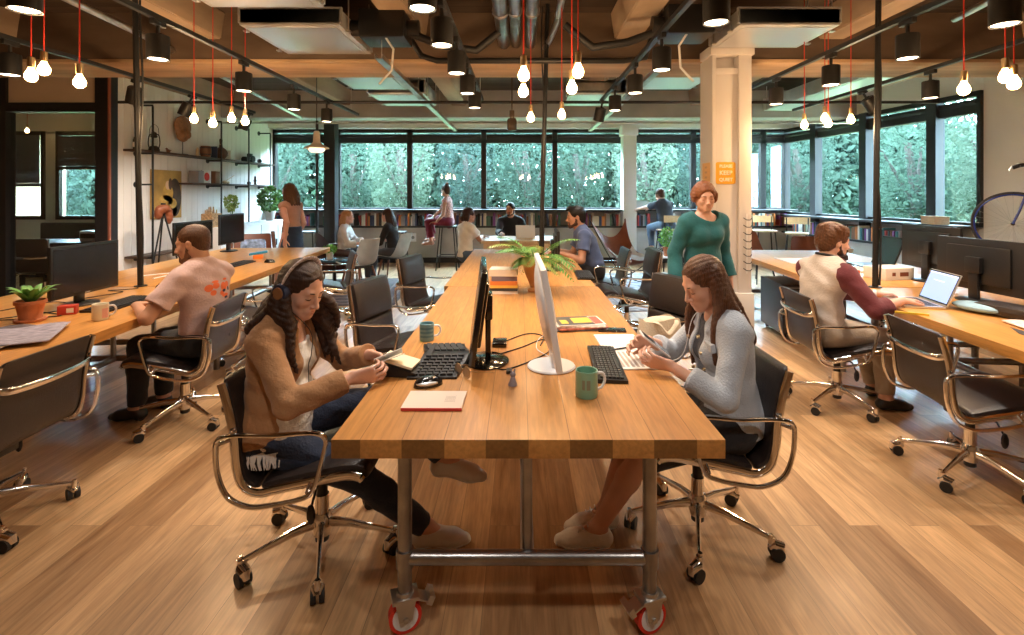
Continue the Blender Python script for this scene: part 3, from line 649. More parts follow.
# ---- monitors
def monitor(label, loc, rz, w=.52, h=.32, zb=.09, back=False, body='black_plastic', grp='dark computer monitors', tilt=0, name='monitor', ndisc=False):
    t = thing(name, label, 'monitor', loc, rz, grp)       # screen faces local -y
    Rt = Matrix.Rotation(R(tilt), 3, 'X'); c = Vector((0, 0, zb+h/2))
    m = MB(); m.box(c, (w, .024, h), Rt, .005); m.box(c+Rt@Vector((0, .018, 0)), (w*.72, .02, h*.72), Rt, .009); m.build('casing', M[body], t)
    m = MB(); m.box(c+Rt@Vector((0, -.0125, 0)), (w-.034, .002, h-.036), Rt); m.build('screen', M['screen'], t)
    m = MB(); m.b2((-.035, .03, .012), (.035, .055, zb+h*.55), .008); m.box(c+Vector((0, .045, 0)), (.11, .035, .11), None, .008); m.build('stand', M[body], t)
    m = MB()
    m.lathe([(0, 0), (.115, 0), (.118, .006), (.10, .014), (0, .018)], (0, .035, 0), 36, Matrix.Diagonal((1, .85, 1)) if not ndisc else None)
    m.build('stand_base', M[body], t)
    m = MB(); m.b2((-.02, -.0145, zb+.006), (.02, -.0125, zb+.012)); m.build('power_button', M['silver'], t)
    return t
ZD = .7505
monitor('black monitor on the near left desk, beside the aloe', (-2.93, 3.44, ZD), PI/2+R(2), .56, .335, .075)
monitor('left of two black monitors beyond the man in pink', (-3.57, 5.58, ZD), PI/2, .66, .34, .10)
monitor('right of two black monitors beyond the man in pink', (-3.72, 6.58, ZD), PI/2, .56, .38, .10)
monitor('thin black monitor seen edge-on, left side of the near table', (-.185, 2.27, ZD), -PI/2+R(4.5), .54, .37, .065, tilt=-8, body='gloss_black')
monitor('thin black monitor beside the man in blue', (.36, 4.98, ZD), PI/2, .46, .30, .09)
monitor('black monitor seen from behind, nearer to the pole at right', (3.50, 4.35, ZD), PI/2, .62, .37, .10)
monitor('black monitor seen from behind at the right edge, by the bicycle', (3.2, 3.55, ZD), PI/2+R(4), .64, .36, .07)
t = thing('monitor', 'white all-in-one monitor with round foot, seen from its back', 'monitor', (.115, 2.20, ZD), PI/2+R(1))
Rt = Matrix.Rotation(R(9), 3, 'X') if False else Matrix.Rotation(R(-9), 3, 'X'); c = Vector((0, -.0, .262))
m = MB(); m.box(c, (.56, .026, .40), Rt, .009); m.ell(c+Rt@Vector((0, .006, 0)), (.272, .036, .193), 28, Rt.to_4x4()); m.build('casing', M['white_plastic'], t)
m = MB(); m.box(c+Rt@Vector((0, -.0115, .01)), (.52, .002, .36), Rt); m.build('screen', M['screen'], t)
m = MB(); m.b2((-.06, -.045, .008), (.06, -.015, .075), .008); m.build('stand', M['white_plastic'], t)
m = MB(); m.lathe([(0, 0), (.10, 0), (.104, .004), (.10, .010), (.05, .014), (0, .014)], (0, -.02, 0), 40); m.build('stand_base', M['white_plastic'], t)
# ---- mugs, keyboards, mice
def mug(label, loc, rz, col, r=.041, h=.098, patch=None):
    t = thing('mug', label, 'mug', loc, rz)
    mt = pm('glaze_'+label.split()[0], col, .3, coat=.3)
    m = MB(); m.lathe([(0, 0), (r*.93, 0), (r, .008), (r, h-.002), (r-.002, h), (r-.005, h-.002), (r-.005, .01), (0, .008)], n=32); m.build('cup', mt, t)
    m = MB(); m.tube(spline([(r-.002, 0, h*.82), (r+.022, 0, h*.80), (r+.032, 0, h*.55), (r+.020, 0, h*.28), (r-.002, 0, h*.22)], 6), .0055, 8); m.build('handle', M['white_plastic'], t)
    if patch:
        m = MB()
        for (a0, a1, z0, z1) in patch['r']:
            m.grid(lambda u, v: ((r+.0006)*math.cos(a0+(a1-a0)*u), (r+.0006)*math.sin(a0+(a1-a0)*u), z0+(z1-z0)*v), 8, 2)
        m.build('printed_motif', pm('motif_'+label.split()[0], patch['c'], .5), t)
    m = MB(); m.lathe([(0, .07), (r-.006, .07)], n=24, cap=False); m.build('coffee', pm('inner_'+label.split()[0], (.35, .30, .28), .3), t) if False else m.bm.free()
    return t
mug('green mug with grey motif on the near table', (.246, 1.885, ZD), R(15), (.22, .45, .32), patch={'c': (.22, .24, .17), 'r': [(-1.95, -1.62, .035, .07), (-2.35, -2.1, .035, .07)]})
mug('blue patterned mug at the left table edge', (-.475, 2.60, ZD), R(10), (.16, .33, .38), .037, .088, patch={'c': (.08, .20, .26), 'r': [(-2.6, -.6, .02, .03), (-2.6, -.6, .04, .05), (-2.6, -.6, .06, .07)]})
mug('pale mug with pink print on the left desk', (-2.485, 3.02, ZD), R(40), (.80, .76, .62), .041, .095, patch={'c': (.78, .45, .42), 'r': [(-1.4, -.5, .015, .07)]})
def keyboard(label, loc, rz, w=.44, d=.14, rows=6, ergo=False, mat='black_plastic'):
    t = thing('keyboard', label, 'keyboard', loc, rz, 'black keyboards')
    f = (lambda x, y: .018+.020*math.exp(-(x/.09)**2)-.010*(x/w*2)**2) if ergo else (lambda x, y: .014+.03*y)
    yb = (lambda x: .018*math.cos(x/w*2*PI)) if ergo else (lambda x: 0)
    m = MB(); nx = 18 if ergo else 2
    top = [[(x, y+yb(x), f(x, y)) for y in (-d/2, d/2)] for x in [-w/2+w*i/(nx-1) for i in range(nx)]]
    V = [[m.bm.verts.new(p) for p in c]+[m.bm.verts.new((p[0], p[1], 0)) for p in c] for c in top]
    for A, B in zip(V, V[1:]):
        for q in ((0, 1), (1, 3), (3, 2), (2, 0)): m.face([A[q[0]], A[q[1]], B[q[1]], B[q[0]]])
    m.face([V[0][i] for i in (0, 1, 3, 2)]); m.face([V[-1][i] for i in (0, 2, 3, 1)])
    m.build('case', M[mat], t)
    m = MB(); rh = (d-.03)/rows; n = 16
    for r_ in range(rows):
        for i in range(n):
            if r_ == 0 and 4 < i < 10: continue
            x = -w/2+.014+(w-.028)*(i+.5)/n; y = -d/2+.014+rh*(r_+.5)
            if ergo and abs(x) < .02: continue
            m.box((x, y+yb(x), f(x, y)+.003), ((w-.028)/n*.82, rh*.8, .008))
    if True: m.box((-.01, -d/2+.014+rh*.5+yb(0), f(0, -d/2)+.003), (w*.32, rh*.8, .008))
    k = m.build('keys', pm('dark_keys', (.03, .03, .032), .5) if 'dark_keys' not in bpy.data.materials else bpy.data.materials['dark_keys'], t, smooth=False); k['kind'] = 'stuff'
    return t
keyboard('slim black keyboard beside the green mug', (.375, 2.23, ZD), PI/2-R(3), .45, .125)
keyboard('curved ergonomic black keyboard, left side of near table', (-.345, 2.28, ZD), -PI/2+R(2), .46, .20, 6, True)
keyboard('black keyboard in front of the near left monitor', (-2.68, 3.42, ZD), PI/2+R(3), .46, .17)
keyboard('black keyboard near the man in blue', (.58, 4.62, ZD), PI/2-R(2), .45, .15)
keyboard('black keyboard by the far left monitor', (-2.95, 5.35, ZD), PI/2, .42, .14)
def mouse(label, loc, rz, grp='computer mice'):
    t = thing('computer_mouse', label, 'computer mouse', loc, rz, grp)
    m = MB(); m.grid(lambda u, v: ((.033-.004*math.cos(2*PI*u*1))*math.cos(2*PI*u)*math.cos(v*PI/2)**.6 if v < 1 else 0, .058*math.sin(2*PI*u)*math.cos(v*PI/2)**.6 if v < 1 else 0, .036*math.sin(v*PI/2)), 24, 8, cu=True)
    m.build('shell', M['gloss_black'], t)
    m = MB(); m.ell((0, -.004, .014), (.0345, .050, .013), 16); m.build('side_panel', M['silver'], t)
    m = MB(); m.tube([(-.003, .03, .033), (.003, .03, .033)], .006, 12); m.build('scroll_wheel', M['rubber'], t)
    return t
mouse('black and silver mouse beside the pink notebook', (-.357, 1.985, ZD), R(-65))
mouse('dark mouse under the hand of the man in pink', (-2.80, 4.0, ZD), PI/2)
mouse('dark mouse on the far left desk', (-2.70, 5.5, ZD), PI/2)
# ---- near table papers and small things
t = thing('notebook', 'pink covered notebook lying closed on the near table', 'notebook', (-.305, 1.83, ZD))
m = MB(); m.box((0, 0, .005), (.205, .148, .006), Matrix.Rotation(R(-1), 3, 'Z'), .001); m.build('pages', M['paper'], t)
m = MB(); m.box((0, 0, .0092), (.21, .152, .0014), Matrix.Rotation(R(-1), 3, 'Z')); m.box((0, 0, .0012), (.21, .152, .0014)); m.build('cover', pm('pale_cover', (.80, .66, .55), .7), t)
m = MB(); m.b2((-.105, -.0785, .0), (.105, -.0745, .010), .001); m.build('spine', pm('red_spine', (.6, .05, .04), .5), t)
m = MB()
for k in range(5): m.b2((.04, -.02+k*.011, .0101), (.07, -.019+k*.011, .0103))
m.b2((.038, -.028, .0101), (.0385, .032, .0103)); m.b2((.072, -.028, .0101), (.0725, .032, .0103)); m.build('printed_lines', pm('grey_ink', (.25, .2, .2), .7), t)
t = thing('sunglasses', 'round tinted glasses lying by the black monitor foot', 'glasses', (-.235, 2.08, ZD), R(-50))
for s in (-1, 1):
    m = MB(); m.tube([(s*.030+.024*math.cos(a*PI/8), 0, .025+.022*math.sin(a*PI/8)) for a in range(16)], .0022, 6, closed=True); m.tube([(s*.054, 0, .035), (s*.06, .06, .02), (s*.055, .12, .004)], .0018, 6); m.build('rim', M['brass'], t)
    m = MB(); m.tube([(s*.030, -.0005, .025), (s*.030, .0005, .025)], .022, 20); m.build('lens', pm('tinted_lens', (.50, .36, .24), .15) if s < 0 else bpy.data.materials['tinted_lens'], t)
m = MB(); m.tube([(-.008, 0, .03), (0, 0, .034), (.008, 0, .03)], .002, 6); m.build('bridge', M['brass'], t)
t = thing('figurine', 'tiny grey rabbit eared figurine between the two monitors', 'figurine', (-.028, 1.99, ZD))
g_ = pm('grey_paint', (.30, .27, .32), .5)
m = MB(); m.lathe([(0, 0), (.018, 0), (.017, .006), (.011, .022), (.009, .03), (.006, .034)], n=16); m.ell((0, 0, .042), (.012, .010, .011), 12); m.build('body', g_, t)
for s in (-1, 1):
    m = MB(); m.tube([(s*.004, 0, .048), (s*.009, 0, .064)], [.0045, .002], 8); m.build('ear', g_, t)
def cable(label, pts, r=.0028, mat='rubber', n=8, name='cable'):
    m = MB(); p0 = Vector(pts[0]); m.tube([p-p0 for p in spline(pts, n)], r, 7); o = m.build(name, M[mat], loc=p0); return tag(o, label, 'cable')
z = ZD+.003
cable('black cable looping across the middle of the near table', [(-.13, 2.33, z), (.0, 2.46, z), (.12, 2.60, z), (.14, 2.42, z), (.05, 2.27, z), (-.06, 2.16, z), (-.12, 2.20, z)])
cable('second black cable behind the white monitor', [(-.12, 2.5, z), (.03, 2.70, z), (.12, 2.66, z), (.10, 2.5, z)])
cable('white cable running from the white monitor foot', [(.13, 2.33, z), (.08, 2.45, z), (.10, 2.62, z), (.16, 2.72, z)], .002, 'white_plastic')
m = MB(); m.b2((-.012, -.02, 0), (.012, .02, .014), .003); o = m.build('cable_adapter', M['black_plastic'], loc=(-.045, 2.13, ZD)); tag(o, 'small black adapter block between the two monitors', 'adapter')
m = MB(); m.b2((-.035, -.05, 0), (.035, .05, .022), .004); o = m.build('usb_hub', M['gloss_black'], loc=(-.10, 2.52, ZD)); tag(o, 'black box with wires behind the edge-on monitor', 'usb hub')
t = thing('magazine', 'yellow and black illustrated magazine topmost of the stack on the near table', 'magazine', (.33, 2.86, ZD+.027), R(8), 'magazines on the near table')
mc = pm('magazine_print', (.75, .55, .08), .4)
m = MB(); m.b2((-.13, -.095, 0), (.13, .095, .007), .001); m.build('pages', M['paper'], t)
m = MB(); m.b2((-.13, -.09, .0071), (.07, .095, .0078)); m.build('cover', pm('dark_print', (.10, .09, .09), .4), t)
m = MB(); m.b2((-.04, -.05, .0079), (.065, .06, .0084)); m.b2((-.11, -.06, .0079), (-.07, .02, .0084)); m.build('cover_picture', mc, t)
m = MB(); m.b2((.072, -.08, .0079), (.12, .08, .0084)); m.build('cover_strip', pm('red_print', (.55, .12, .08), .5), t)
for i, (dz, a, c) in enumerate(((.018, 3, (.75, .70, .65)), (.009, 12, (.60, .20, .15)), (0, 6, (.12, .12, .14)))):
    m = MB(); m.box((0, 0, .0043), (.265+.01*i, .20, .008), Matrix.Rotation(R(a), 3, 'Z'), .001); o = m.build('magazine', pm('magazine_cover_%d' % i, c, .4, vary=.4, vscale=40), loc=(.33, 2.86, ZD+dz)); tag(o, ['pale magazine second from top of the near table stack', 'reddish magazine third from top of the near table stack', 'black folder at the bottom of the near table stack'][i], 'magazine', 'magazines on the near table')
m = MB(); m.box((0, 0, .004), (.15, .075, .008), Matrix.Rotation(R(-4), 3, 'Z'), .002); o = m.build('phone', M['gloss_black'], loc=(.50, 2.78, ZD)); tag(o, 'black phone lying by the magazines', 'phone')
t = thing('open_notebook', 'open white notebook in front of the denim jacket woman', 'notebook', (.50, 2.42, ZD), R(2))
m = MB(); m.b2((-.105, 0, 0), (.105, .26, .008), .002); m.b2((-.105, -.26, 0), (.105, -.002, .006), .002); m.build('pages', M['paper'], t)
m = MB()
for k in range(9): m.b2((-.09+k*.021, -.24, .0061), (-.078+k*.021, -.03, .0065))
m.build('printed_columns', pm('print_grey', (.45, .38, .34), .7), t)
m = MB(); m.tube([(-.05, -.02, .012), (.06, .03, .012)], .004, 8); o = m.build('pen', M['black_plastic'], loc=(.46, 2.41, ZD)); tag(o, 'black pen lying on the open notebook', 'pen')
t = thing('page_a_day_pad', 'cream paper pad on black tent stand, left table edge', 'paper pad', (-.50, 2.12, ZD), R(-8))
m = MB(); m.prism([(-.085, 0), (.085, 0), (.085, .018), (-.03, .050), (-.085, .035)], 'y', -.05, .06, .002); m.build('stand', M['black_plastic'], t)
m = MB(); m.box((.0, .01, .052), (.14, .11, .010), Matrix.Rotation(R(14), 3, 'Y'), .001); m.build('pages', pm('cream_paper', (.85, .76, .55), .8), t)
# books stack + palm
bc = [(.85, .78, .70), (.20, .16, .20), (.75, .22, .05), (.85, .50, .08), (.05, .05, .05), (.80, .72, .60)]
dims = [(.20, .16, .022), (.21, .165, .022), (.205, .17, .02), (.20, .165, .03), (.19, .15, .035), (.21, .16, .05)]
def book(name, label, w, d, h, col, loc, rz, grp, flat=True, mats={}):
    t = thing(name, label, 'book', loc, rz, grp); key = tuple(round(c, 1) for c in col)
    if key not in mats: mats[key] = pm('book_cover_%d' % len(mats), col, .55)
    m = MB(); m.b2((-w/2+.004, -d/2+.003, .003), (w/2-.004, d/2-.003, h-.003)); m.build('pages', M['paper'], t)
    m = MB(); m.b2((-w/2, -d/2, 0), (w/2, d/2, .003)); m.b2((-w/2, -d/2, h-.003), (w/2, d/2, h)); m.b2((-w/2, -d/2-.001, 0), (w/2, -d/2+.002, h)); m.build('cover', mats[key], t)
    return t
zz = ZD
desc = ['cream thin book at the bottom of the stack by the palm', 'black book second from the bottom, stack by the palm', 'orange yellow book third from bottom, stack by the palm', 'red orange book fourth from bottom, stack by the palm', 'dark thin book fifth from bottom, stack by the palm', 'thick pale book topmost of the stack by the palm']
for i in range(6):
    w, d, h = dims[i]; book('book', desc[i], w, d, h, bc[(0, 4, 3, 2, 1, 5)[i]], (-.12, 3.86, zz), R([2, -3, 1, -2, 3, -4][i]), 'stacked books by the palm'); zz += h+.0004
def frond(mb, base, d, L_, droop, nl=16, wl=.10, up=.6, ww=.009):
    d = Vector((d[0], d[1], 0)).normalized(); P = []
    for i in range(nl+1):
        t = i/nl; P.append(Vector(base)+d*L_*t+Vector((0, 0, 1))*(up*L_*t-droop*L_*t*t))
    mb.tube(P, [.004*(1-.7*i/nl) for i in range(nl+1)], 5)
    sd = Vector((-d.y, d.x, 0))
    for i in range(3, nl+1):
        t = i/nl; l = wl*math.sin(PI*min(1, t*.9+.12))**.6+.01; tg = (P[i]-P[i-1]).normalized()
        for s in (-1, 1):
            e = (sd*s*.75+tg*.75-Vector((0, 0, .25))).normalized(); q = P[i]; up_ = Vector((0, 0, 1)).cross(e).normalized()*ww
            a, b, c = q, q+e*l*.5+up_*.9+Vector((0,0,.004)), q+e*l; b2 = q+e*l*.5-up_*.9+Vector((0,0,.004))
            mb.face([mb.bm.verts.new(v) for v in (a, b, c, b2)])
t = thing('potted_palm', 'green palm in a tall terracotta urn on the table seam', 'potted plant', (.115, 3.90, ZD))
m = MB(); m.lathe([(0, 0), (.055, 0), (.058, .012), (.035, .03), (.045, .06), (.075, .13), (.092, .19), (.095, .225), (.108, .24), (.110, .262), (.100, .262), (.090, .245), (.085, .22), (0, .22)], n=36); m.build('pot', pm('warm_terracotta', (.55, .27, .10), .75, vary=.12), t)
m = MB(); m.lathe([(0, .222), (.088, .222), (.0, .236)], n=24, cap=False); m.build('soil', M['soil'], t)
rr = random.Random(3); m = MB(); m2 = MB()
for k in range(22):
    a = rr.uniform(0, 2*PI); (m if k % 3 else m2).__class__
    frond(m if k % 3 else m2, (.02*math.cos(a), .02*math.sin(a), .23), (math.cos(a), math.sin(a)), rr.uniform(.20, .40), rr.uniform(.35, .9), up=rr.uniform(.35, 1.1), wl=.085)
m.build('foliage', M['leaf'], t); m2.build('yellow_foliage', M['leaf2'], t)
# ---- left desk items
def aloe(label, loc, s=1, grp=None, n=11, mat='leaf'):
    t = thing('potted_plant', label, 'potted plant', loc, 0, grp)
    m = MB(); m.lathe([(0, 0), (.07*s, 0), (.075*s, .006*s), (.075*s, .014*s), (.055*s, .014*s), (.052*s, .02*s), (.066*s, .10*s), (.074*s, .102*s), (.074*s, .122*s), (.066*s, .122*s), (.062*s, .105*s), (0, .105*s)], n=32); m.build('pot', M['terracotta'], t)
    m = MB(); m.lathe([(0, .108*s), (.062*s, .106*s)], n=20, cap=False); m.build('soil', M['soil'], t)
    for k in range(n):
        a = k*2.4; L_ = (.16-.006*k)*s; e = .55+.045*k; d = Vector((math.cos(a), math.sin(a), 0)); mm = MB()
        pts = [Vector((0, 0, .10*s))+d*L_*(q/5)*(1-.3*(q/5)*(e-.5))+Vector((0, 0, 1))*L_*e*math.sin(q/5*PI*.55) for q in range(6)]
        mm.tube(pts, [.011*s, .016*s, .017*s, .014*s, .008*s, .001], 8, flat=(1.3, .35)); mm.build('leaf', M[mat], t)
    return t
aloe('succulent with pointed leaves in terracotta pot, left desk edge', (-2.87, 2.99, ZD), 1.0)
t = thing('card_box', 'small red and white box beside the terracotta pot', 'box', (-2.80, 3.16, ZD), R(25))
m = MB(); m.b2((-.045, -.03, 0), (.045, .03, .055), .002); m.build('carton', pm('red_card', (.5, .05, .03), .5), t)
m = MB(); m.b2((-.0, -.0308, .012), (.035, -.0302, .04)); m.build('label', M['paper'], t)
for i, (x, y, a, c, l) in enumerate(((-2.56, 2.62, 30, (.30, .28, .36), 'grey violet newspaper uppermost at the left photo edge'), (-2.62, 2.45, 12, (.62, .56, .50), 'pale newspaper under the grey one, left photo edge'), (-2.78, 2.66, -10, (.12, .10, .12), 'dark magazine lowest of the pile at the left edge'))):
    m = MB(); z0 = (2-i)*.007; m.grid(lambda u, v: ((u-.5)*.30, (v-.5)*.42, .004+.006*math.sin(u*6+i)*math.sin(v*5)), 12, 12); 
    o = m.build('newspaper', pm('newsprint_%d' % i, c, .7, vary=.6, vscale=22, stretch=(1, 5, 1)), loc=(x, y, ZD+.002+z0*1.2), rz=R(a)); o.modifiers.new('s', 'SOLIDIFY').thickness = .003; tag(o, l, 'newspaper', 'newspapers on the left desk')
cable('tangled black cable under the near left monitor', [(-3.0, 3.2, z), (-2.8, 3.1, z), (-3.1, 3.0, z), (-2.9, 3.3, z), (-3.2, 3.5, z), (-3.3, 3.2, z)], .003)
cable('black cable behind the near left monitor, to the pole', [(-3.1, 3.6, z), (-3.0, 3.85, z), (-3.15, 3.9, z), (-3.0, 3.98, z), (-3.03, 4.04, z)], .003)
cable('white cable on the desk before the man in pink', [(-3.4, 4.6, z), (-3.1, 4.9, z), (-3.0, 4.7, z), (-2.95, 4.95, z), (-3.15, 5.0, z), (-3.2, 4.45, z)], .006, 'white_plastic')
t = thing('wooden_box', 'low wooden box on the desk before the man in pink', 'box', (-3.12, 4.98, ZD), R(3))
m = MB(); m.b2((-.10, -.07, 0), (.10, .07, .008)); m.b2((-.10, -.07, .0081), (-.092, .07, .06)); m.b2((.092, -.07, .0081), (.10, .07, .06)); m.b2((-.092, -.07, .0081), (.092, -.062, .06)); m.b2((-.092, .062, .0081), (.092, .07, .06)); m.build('box_body', M['pale_wood'], t)
m = MB(); m.b2((-.088, -.058, .01), (.088, .058, .05), .004); m.build('tissues', M['paper'], t)
t = thing('toy_plane', 'blue and orange object on the far left desk', 'desk toy', (-3.0, 5.85, ZD), R(20))
m = MB(); m.b2((-.05, -.05, 0), (.05, .05, .045), .006); m.build('block', pm('orange_plastic', (.9, .25, .05), .4), t)
m = MB(); m.box((.0, 0, .062), (.19, .07, .026), Matrix.Rotation(R(-8), 3, 'Y'), .008); m.build('top', pm('blue_plastic', (.04, .32, .60), .4), t)
# pedestal cabinet
t = thing('drawer_pedestal', 'dark grey drawer pedestal on castors right of the column', 'cabinet', (2.92, 5.5, 0), -TA)
m = MB(); m.b2((-.21, -.28, .05), (.21, .28, .56), .006); m.build('carcass', pm('anthracite', (.035, .037, .042), .4), t)
for k in range(3):
    m = MB(); m.b2((-.205, -.295, .06+k*.165), (.205, -.281, .215+k*.165), .003); dr = m.build('drawer', pm('anthracite_front', (.05, .055, .062), .35) if k == 0 and 'anthracite_front' not in bpy.data.materials else bpy.data.materials['anthracite_front'], t)
    m = MB(); m.b2((-.18, -.305, .195+k*.165), (.18, -.296, .203+k*.165), .001); m.build('drawer_handle', M['silver'], dr)
for x in (-.16, .16):
    for y in (-.22, .22):
        m = MB(); m.cyl((x-.012, y, .025), (x+.012, y, .025), .025, n=14); m.b2((x-.016, y-.02, .03), (x+.016, y+.02, .052), .003); m.build('castor', M['rubber'], t)
# ---- right desk items
t = thing('laptop', 'silver laptop with lit screen in front of the bearded man', 'laptop', (2.66, 3.46, ZD), -PI/2-R(12))
m = MB(); m.b2((-.165, -.12, .002), (.165, .115, .016), .004); m.build('base', M['silver'], t)
m = MB()
for r_ in range(5):
    for c_ in range(12): m.b2((-.14+c_*.0235, -.02+r_*.022, .0162), (-.12+c_*.0235, -.002+r_*.022, .0172))
k = m.build('keys', M['black_plastic'], t, smooth=False); k['kind'] = 'stuff'
m = MB(); m.b2((-.05, -.105, .0162), (.05, -.035, .0166)); m.build('trackpad', pm('trackpad_grey', (.55, .56, .58), .3), t)
a = R(-22); Rl = Matrix.Rotation(a, 3, 'X')
m = MB(); m.box(Vector((0, .12, .016))+Rl@Vector((0, 0, .11)), (.33, .007, .22), Rl, .002); m.build('lid', M['silver'], t)
m = MB(); m.box(Vector((0, .12, .016))+Rl@Vector((0, -.0042, .111)), (.32, .001, .208), Rl); m.build('bezel', M['gloss_black'], t)
m = MB(); m.box(Vector((0, .12, .016))+Rl@Vector((0, -.0052, .112)), (.304, .001, .19), Rl); m.build('screen', pm('lit_blue_screen', (.3, .4, .7), .3, emit=(.22, .34, .72), es=.8), t)
m = MB(); m.box(Vector((0, .12, .016))+Rl@Vector((0, -.006, .20)), (.304, .0008, .010), Rl); m.box(Vector((-.02, .12, .016))+Rl@Vector((0, -.006, .15)), (.12, .0008, .006), Rl); m.build('screen_window', pm('screen_bar', (.6, .7, .9), .3, emit=(.5, .62, .85), es=.8), t)
t = thing('laptop', 'dark open laptop behind the head of the bearded man', 'laptop', (3.55, 5.2, ZD), -PI/2-R(10))
m = MB(); m.b2((-.19, -.13, .002), (.19, .12, .02), .004); m.build('base', M['black_plastic'], t)
m = MB(); m.box(Vector((0, .125, .018))+Rl@Vector((0, 0, .15)), (.42, .012, .32), Rl, .003); m.build('lid', M['black_plastic'], t)
m = MB(); m.box(Vector((0, .125, .018))+Rl@Vector((0, -.0068, .15)), (.40, .001, .30), Rl); m.build('screen', M['screen'], t)
t = thing('paper_cup', 'orange paper cup with clear lid beside the right pole', 'cup', (2.84, 4.33, ZD))
m = MB(); m.lathe([(0, 0), (.030, 0), (.040, .09), (.041, .093), (.038, .093), (.029, .004), (0, .004)], n=28); m.build('cup', pm('orange_card', (.80, .13, .03), .5), t)
m = MB(); m.lathe([(.040, .091), (.040, .115), (.037, .135), (.0, .137)], n=28); m.build('lid', M['clear'], t)
for i, (x, y, w, d, h, a, c, l, nm_) in enumerate(((3.25, 4.5, .30, .22, .10, 12, (.80, .76, .70), 'white box with brown marks right of the pole', 'storage_box'), (3.35, 5.0, .35, .25, .012, 20, (.85, .85, .84), 'white paper sheets beyond the right pole', 'paper_stack'), (3.05, 5.6, .32, .45, .008, -5, (.85, .82, .78), 'large white sheet on the far right desk', 'paper_stack'), (3.2, 3.35+.0, .12, .20, .012, 5, (.8, .8, .8), 'small pale booklet by the laptop', 'booklet'))):
    m = MB(); m.box((0, 0, h/2+.0005), (w, d, h), None, .002); 
    if i == 0:
        t = thing(nm_, l, 'box', (x, y, ZD), R(a)); m.build('carton', pm('sheet_white_%d' % i, c, .7), t)
        m = MB(); m.b2((.0, -d/2-.001, .03), (.09, -d/2-.0003, .065)); m.b2((-.08, -d/2-.001, .035), (-.045, -d/2-.0003, .065)); m.build('printed_label', pm('brown_print', (.22, .07, .04), .6), t)
    else: o = m.build(nm_, pm('sheet_white_%d' % i, c, .7), loc=(x, y, ZD), rz=R(a)); tag(o, l, 'paper')
t = thing('shoulder_bag', 'black bag with pale blue cloth on the right desk', 'bag', (2.98, 3.10, ZD), R(-75))
m = MB(); m.box((0, 0, .035), (.30, .20, .068), None, .03); m.build('bag_body', M['leather'], t)
m = MB(); m.ell((-.13, -.06, .032), (.15, .09, .030), 16); m.build('blue_cloth', pm('pale_blue_cloth', (.32, .50, .62), .8, bump=.4, bscale=30), t)
m = MB(); m.tube(spline([(.1, .08, .06), (.2, .12, .02), (.05, .16, .012), (-.15, .14, .012), (-.2, .02, .012)], 6), .009, 6, flat=(1.6, .4)); m.build('strap', M['leather'], t)
m = MB(); m.grid(lambda u, v: ((u-.5)*.36, (v-.5)*.50, .012+.009*math.sin(u*8)*math.cos(v*7)), 16, 16); o = m.build('newspaper', pm('newsprint_r', (.72, .62, .55), .75, vary=.35, vscale=25), loc=(2.92, 2.68, ZD), rz=R(-12)); o.modifiers.new('s', 'SOLIDIFY').thickness = .006; tag(o, 'crumpled newspaper at the right photo edge', 'newspaper')
m = MB(); m.prism([(-.035, -.62), (.035, -.62), (.035, .50), (-.035, .36)], 'z', 0, .0015); o = m.build('desk_mat', pm('grey_inlay', (.06, .055, .06), .6), loc=(2.66, 2.35, ZD+.0005), rz=-TA); tag(o, 'narrow dark strip let into the right desk top', 'cable cover')
m = MB(); m.box((0, 0, .006), (.011, .17, .011)); o = m.build('pencil', pm('yellow_paint', (.9, .6, .05), .4), loc=(2.42, 3.15, ZD), rz=R(60)); tag(o, 'yellow pencil beside the laptop', 'pencil')
# canvas bag on chair
t = thing('canvas_bag', 'beige canvas tote slumped on the chair behind the denim jacket', 'bag', (.93, 3.40, .492), R(20))
m = MB(); m.grid(lambda u, v: tuple(Vector(((.17-.03*v)*math.copysign(abs(math.cos(2*PI*u))**.6, math.cos(2*PI*u))*(1 if v > .02 else .3), (.085-.02*v)*math.copysign(abs(math.sin(2*PI*u))**.6, math.sin(2*PI*u))*(1 if v > .02 else .3), (.17*v)+.012*math.sin(2*PI*u*3+v*5)*v))), 40, 12, cu=True); m.build('bag_body', pm('beige_canvas', (.66, .56, .42), .9, bump=.4, bscale=90), t)
m = MB(); m.ell((0, 0, .158), (.135, .06, .028), 16); m.build('folded_top', bpy.data.materials['beige_canvas'], t)
m = MB(); m.tube(spline([(-.08, -.05, .165), (-.06, -.09, .16), (.0, -.10, .10), (.07, -.09, .16), (.08, -.05, .165)], 6), .010, 6, flat=(1.4, .4)); m.build('strap', bpy.data.materials['beige_canvas'], t)
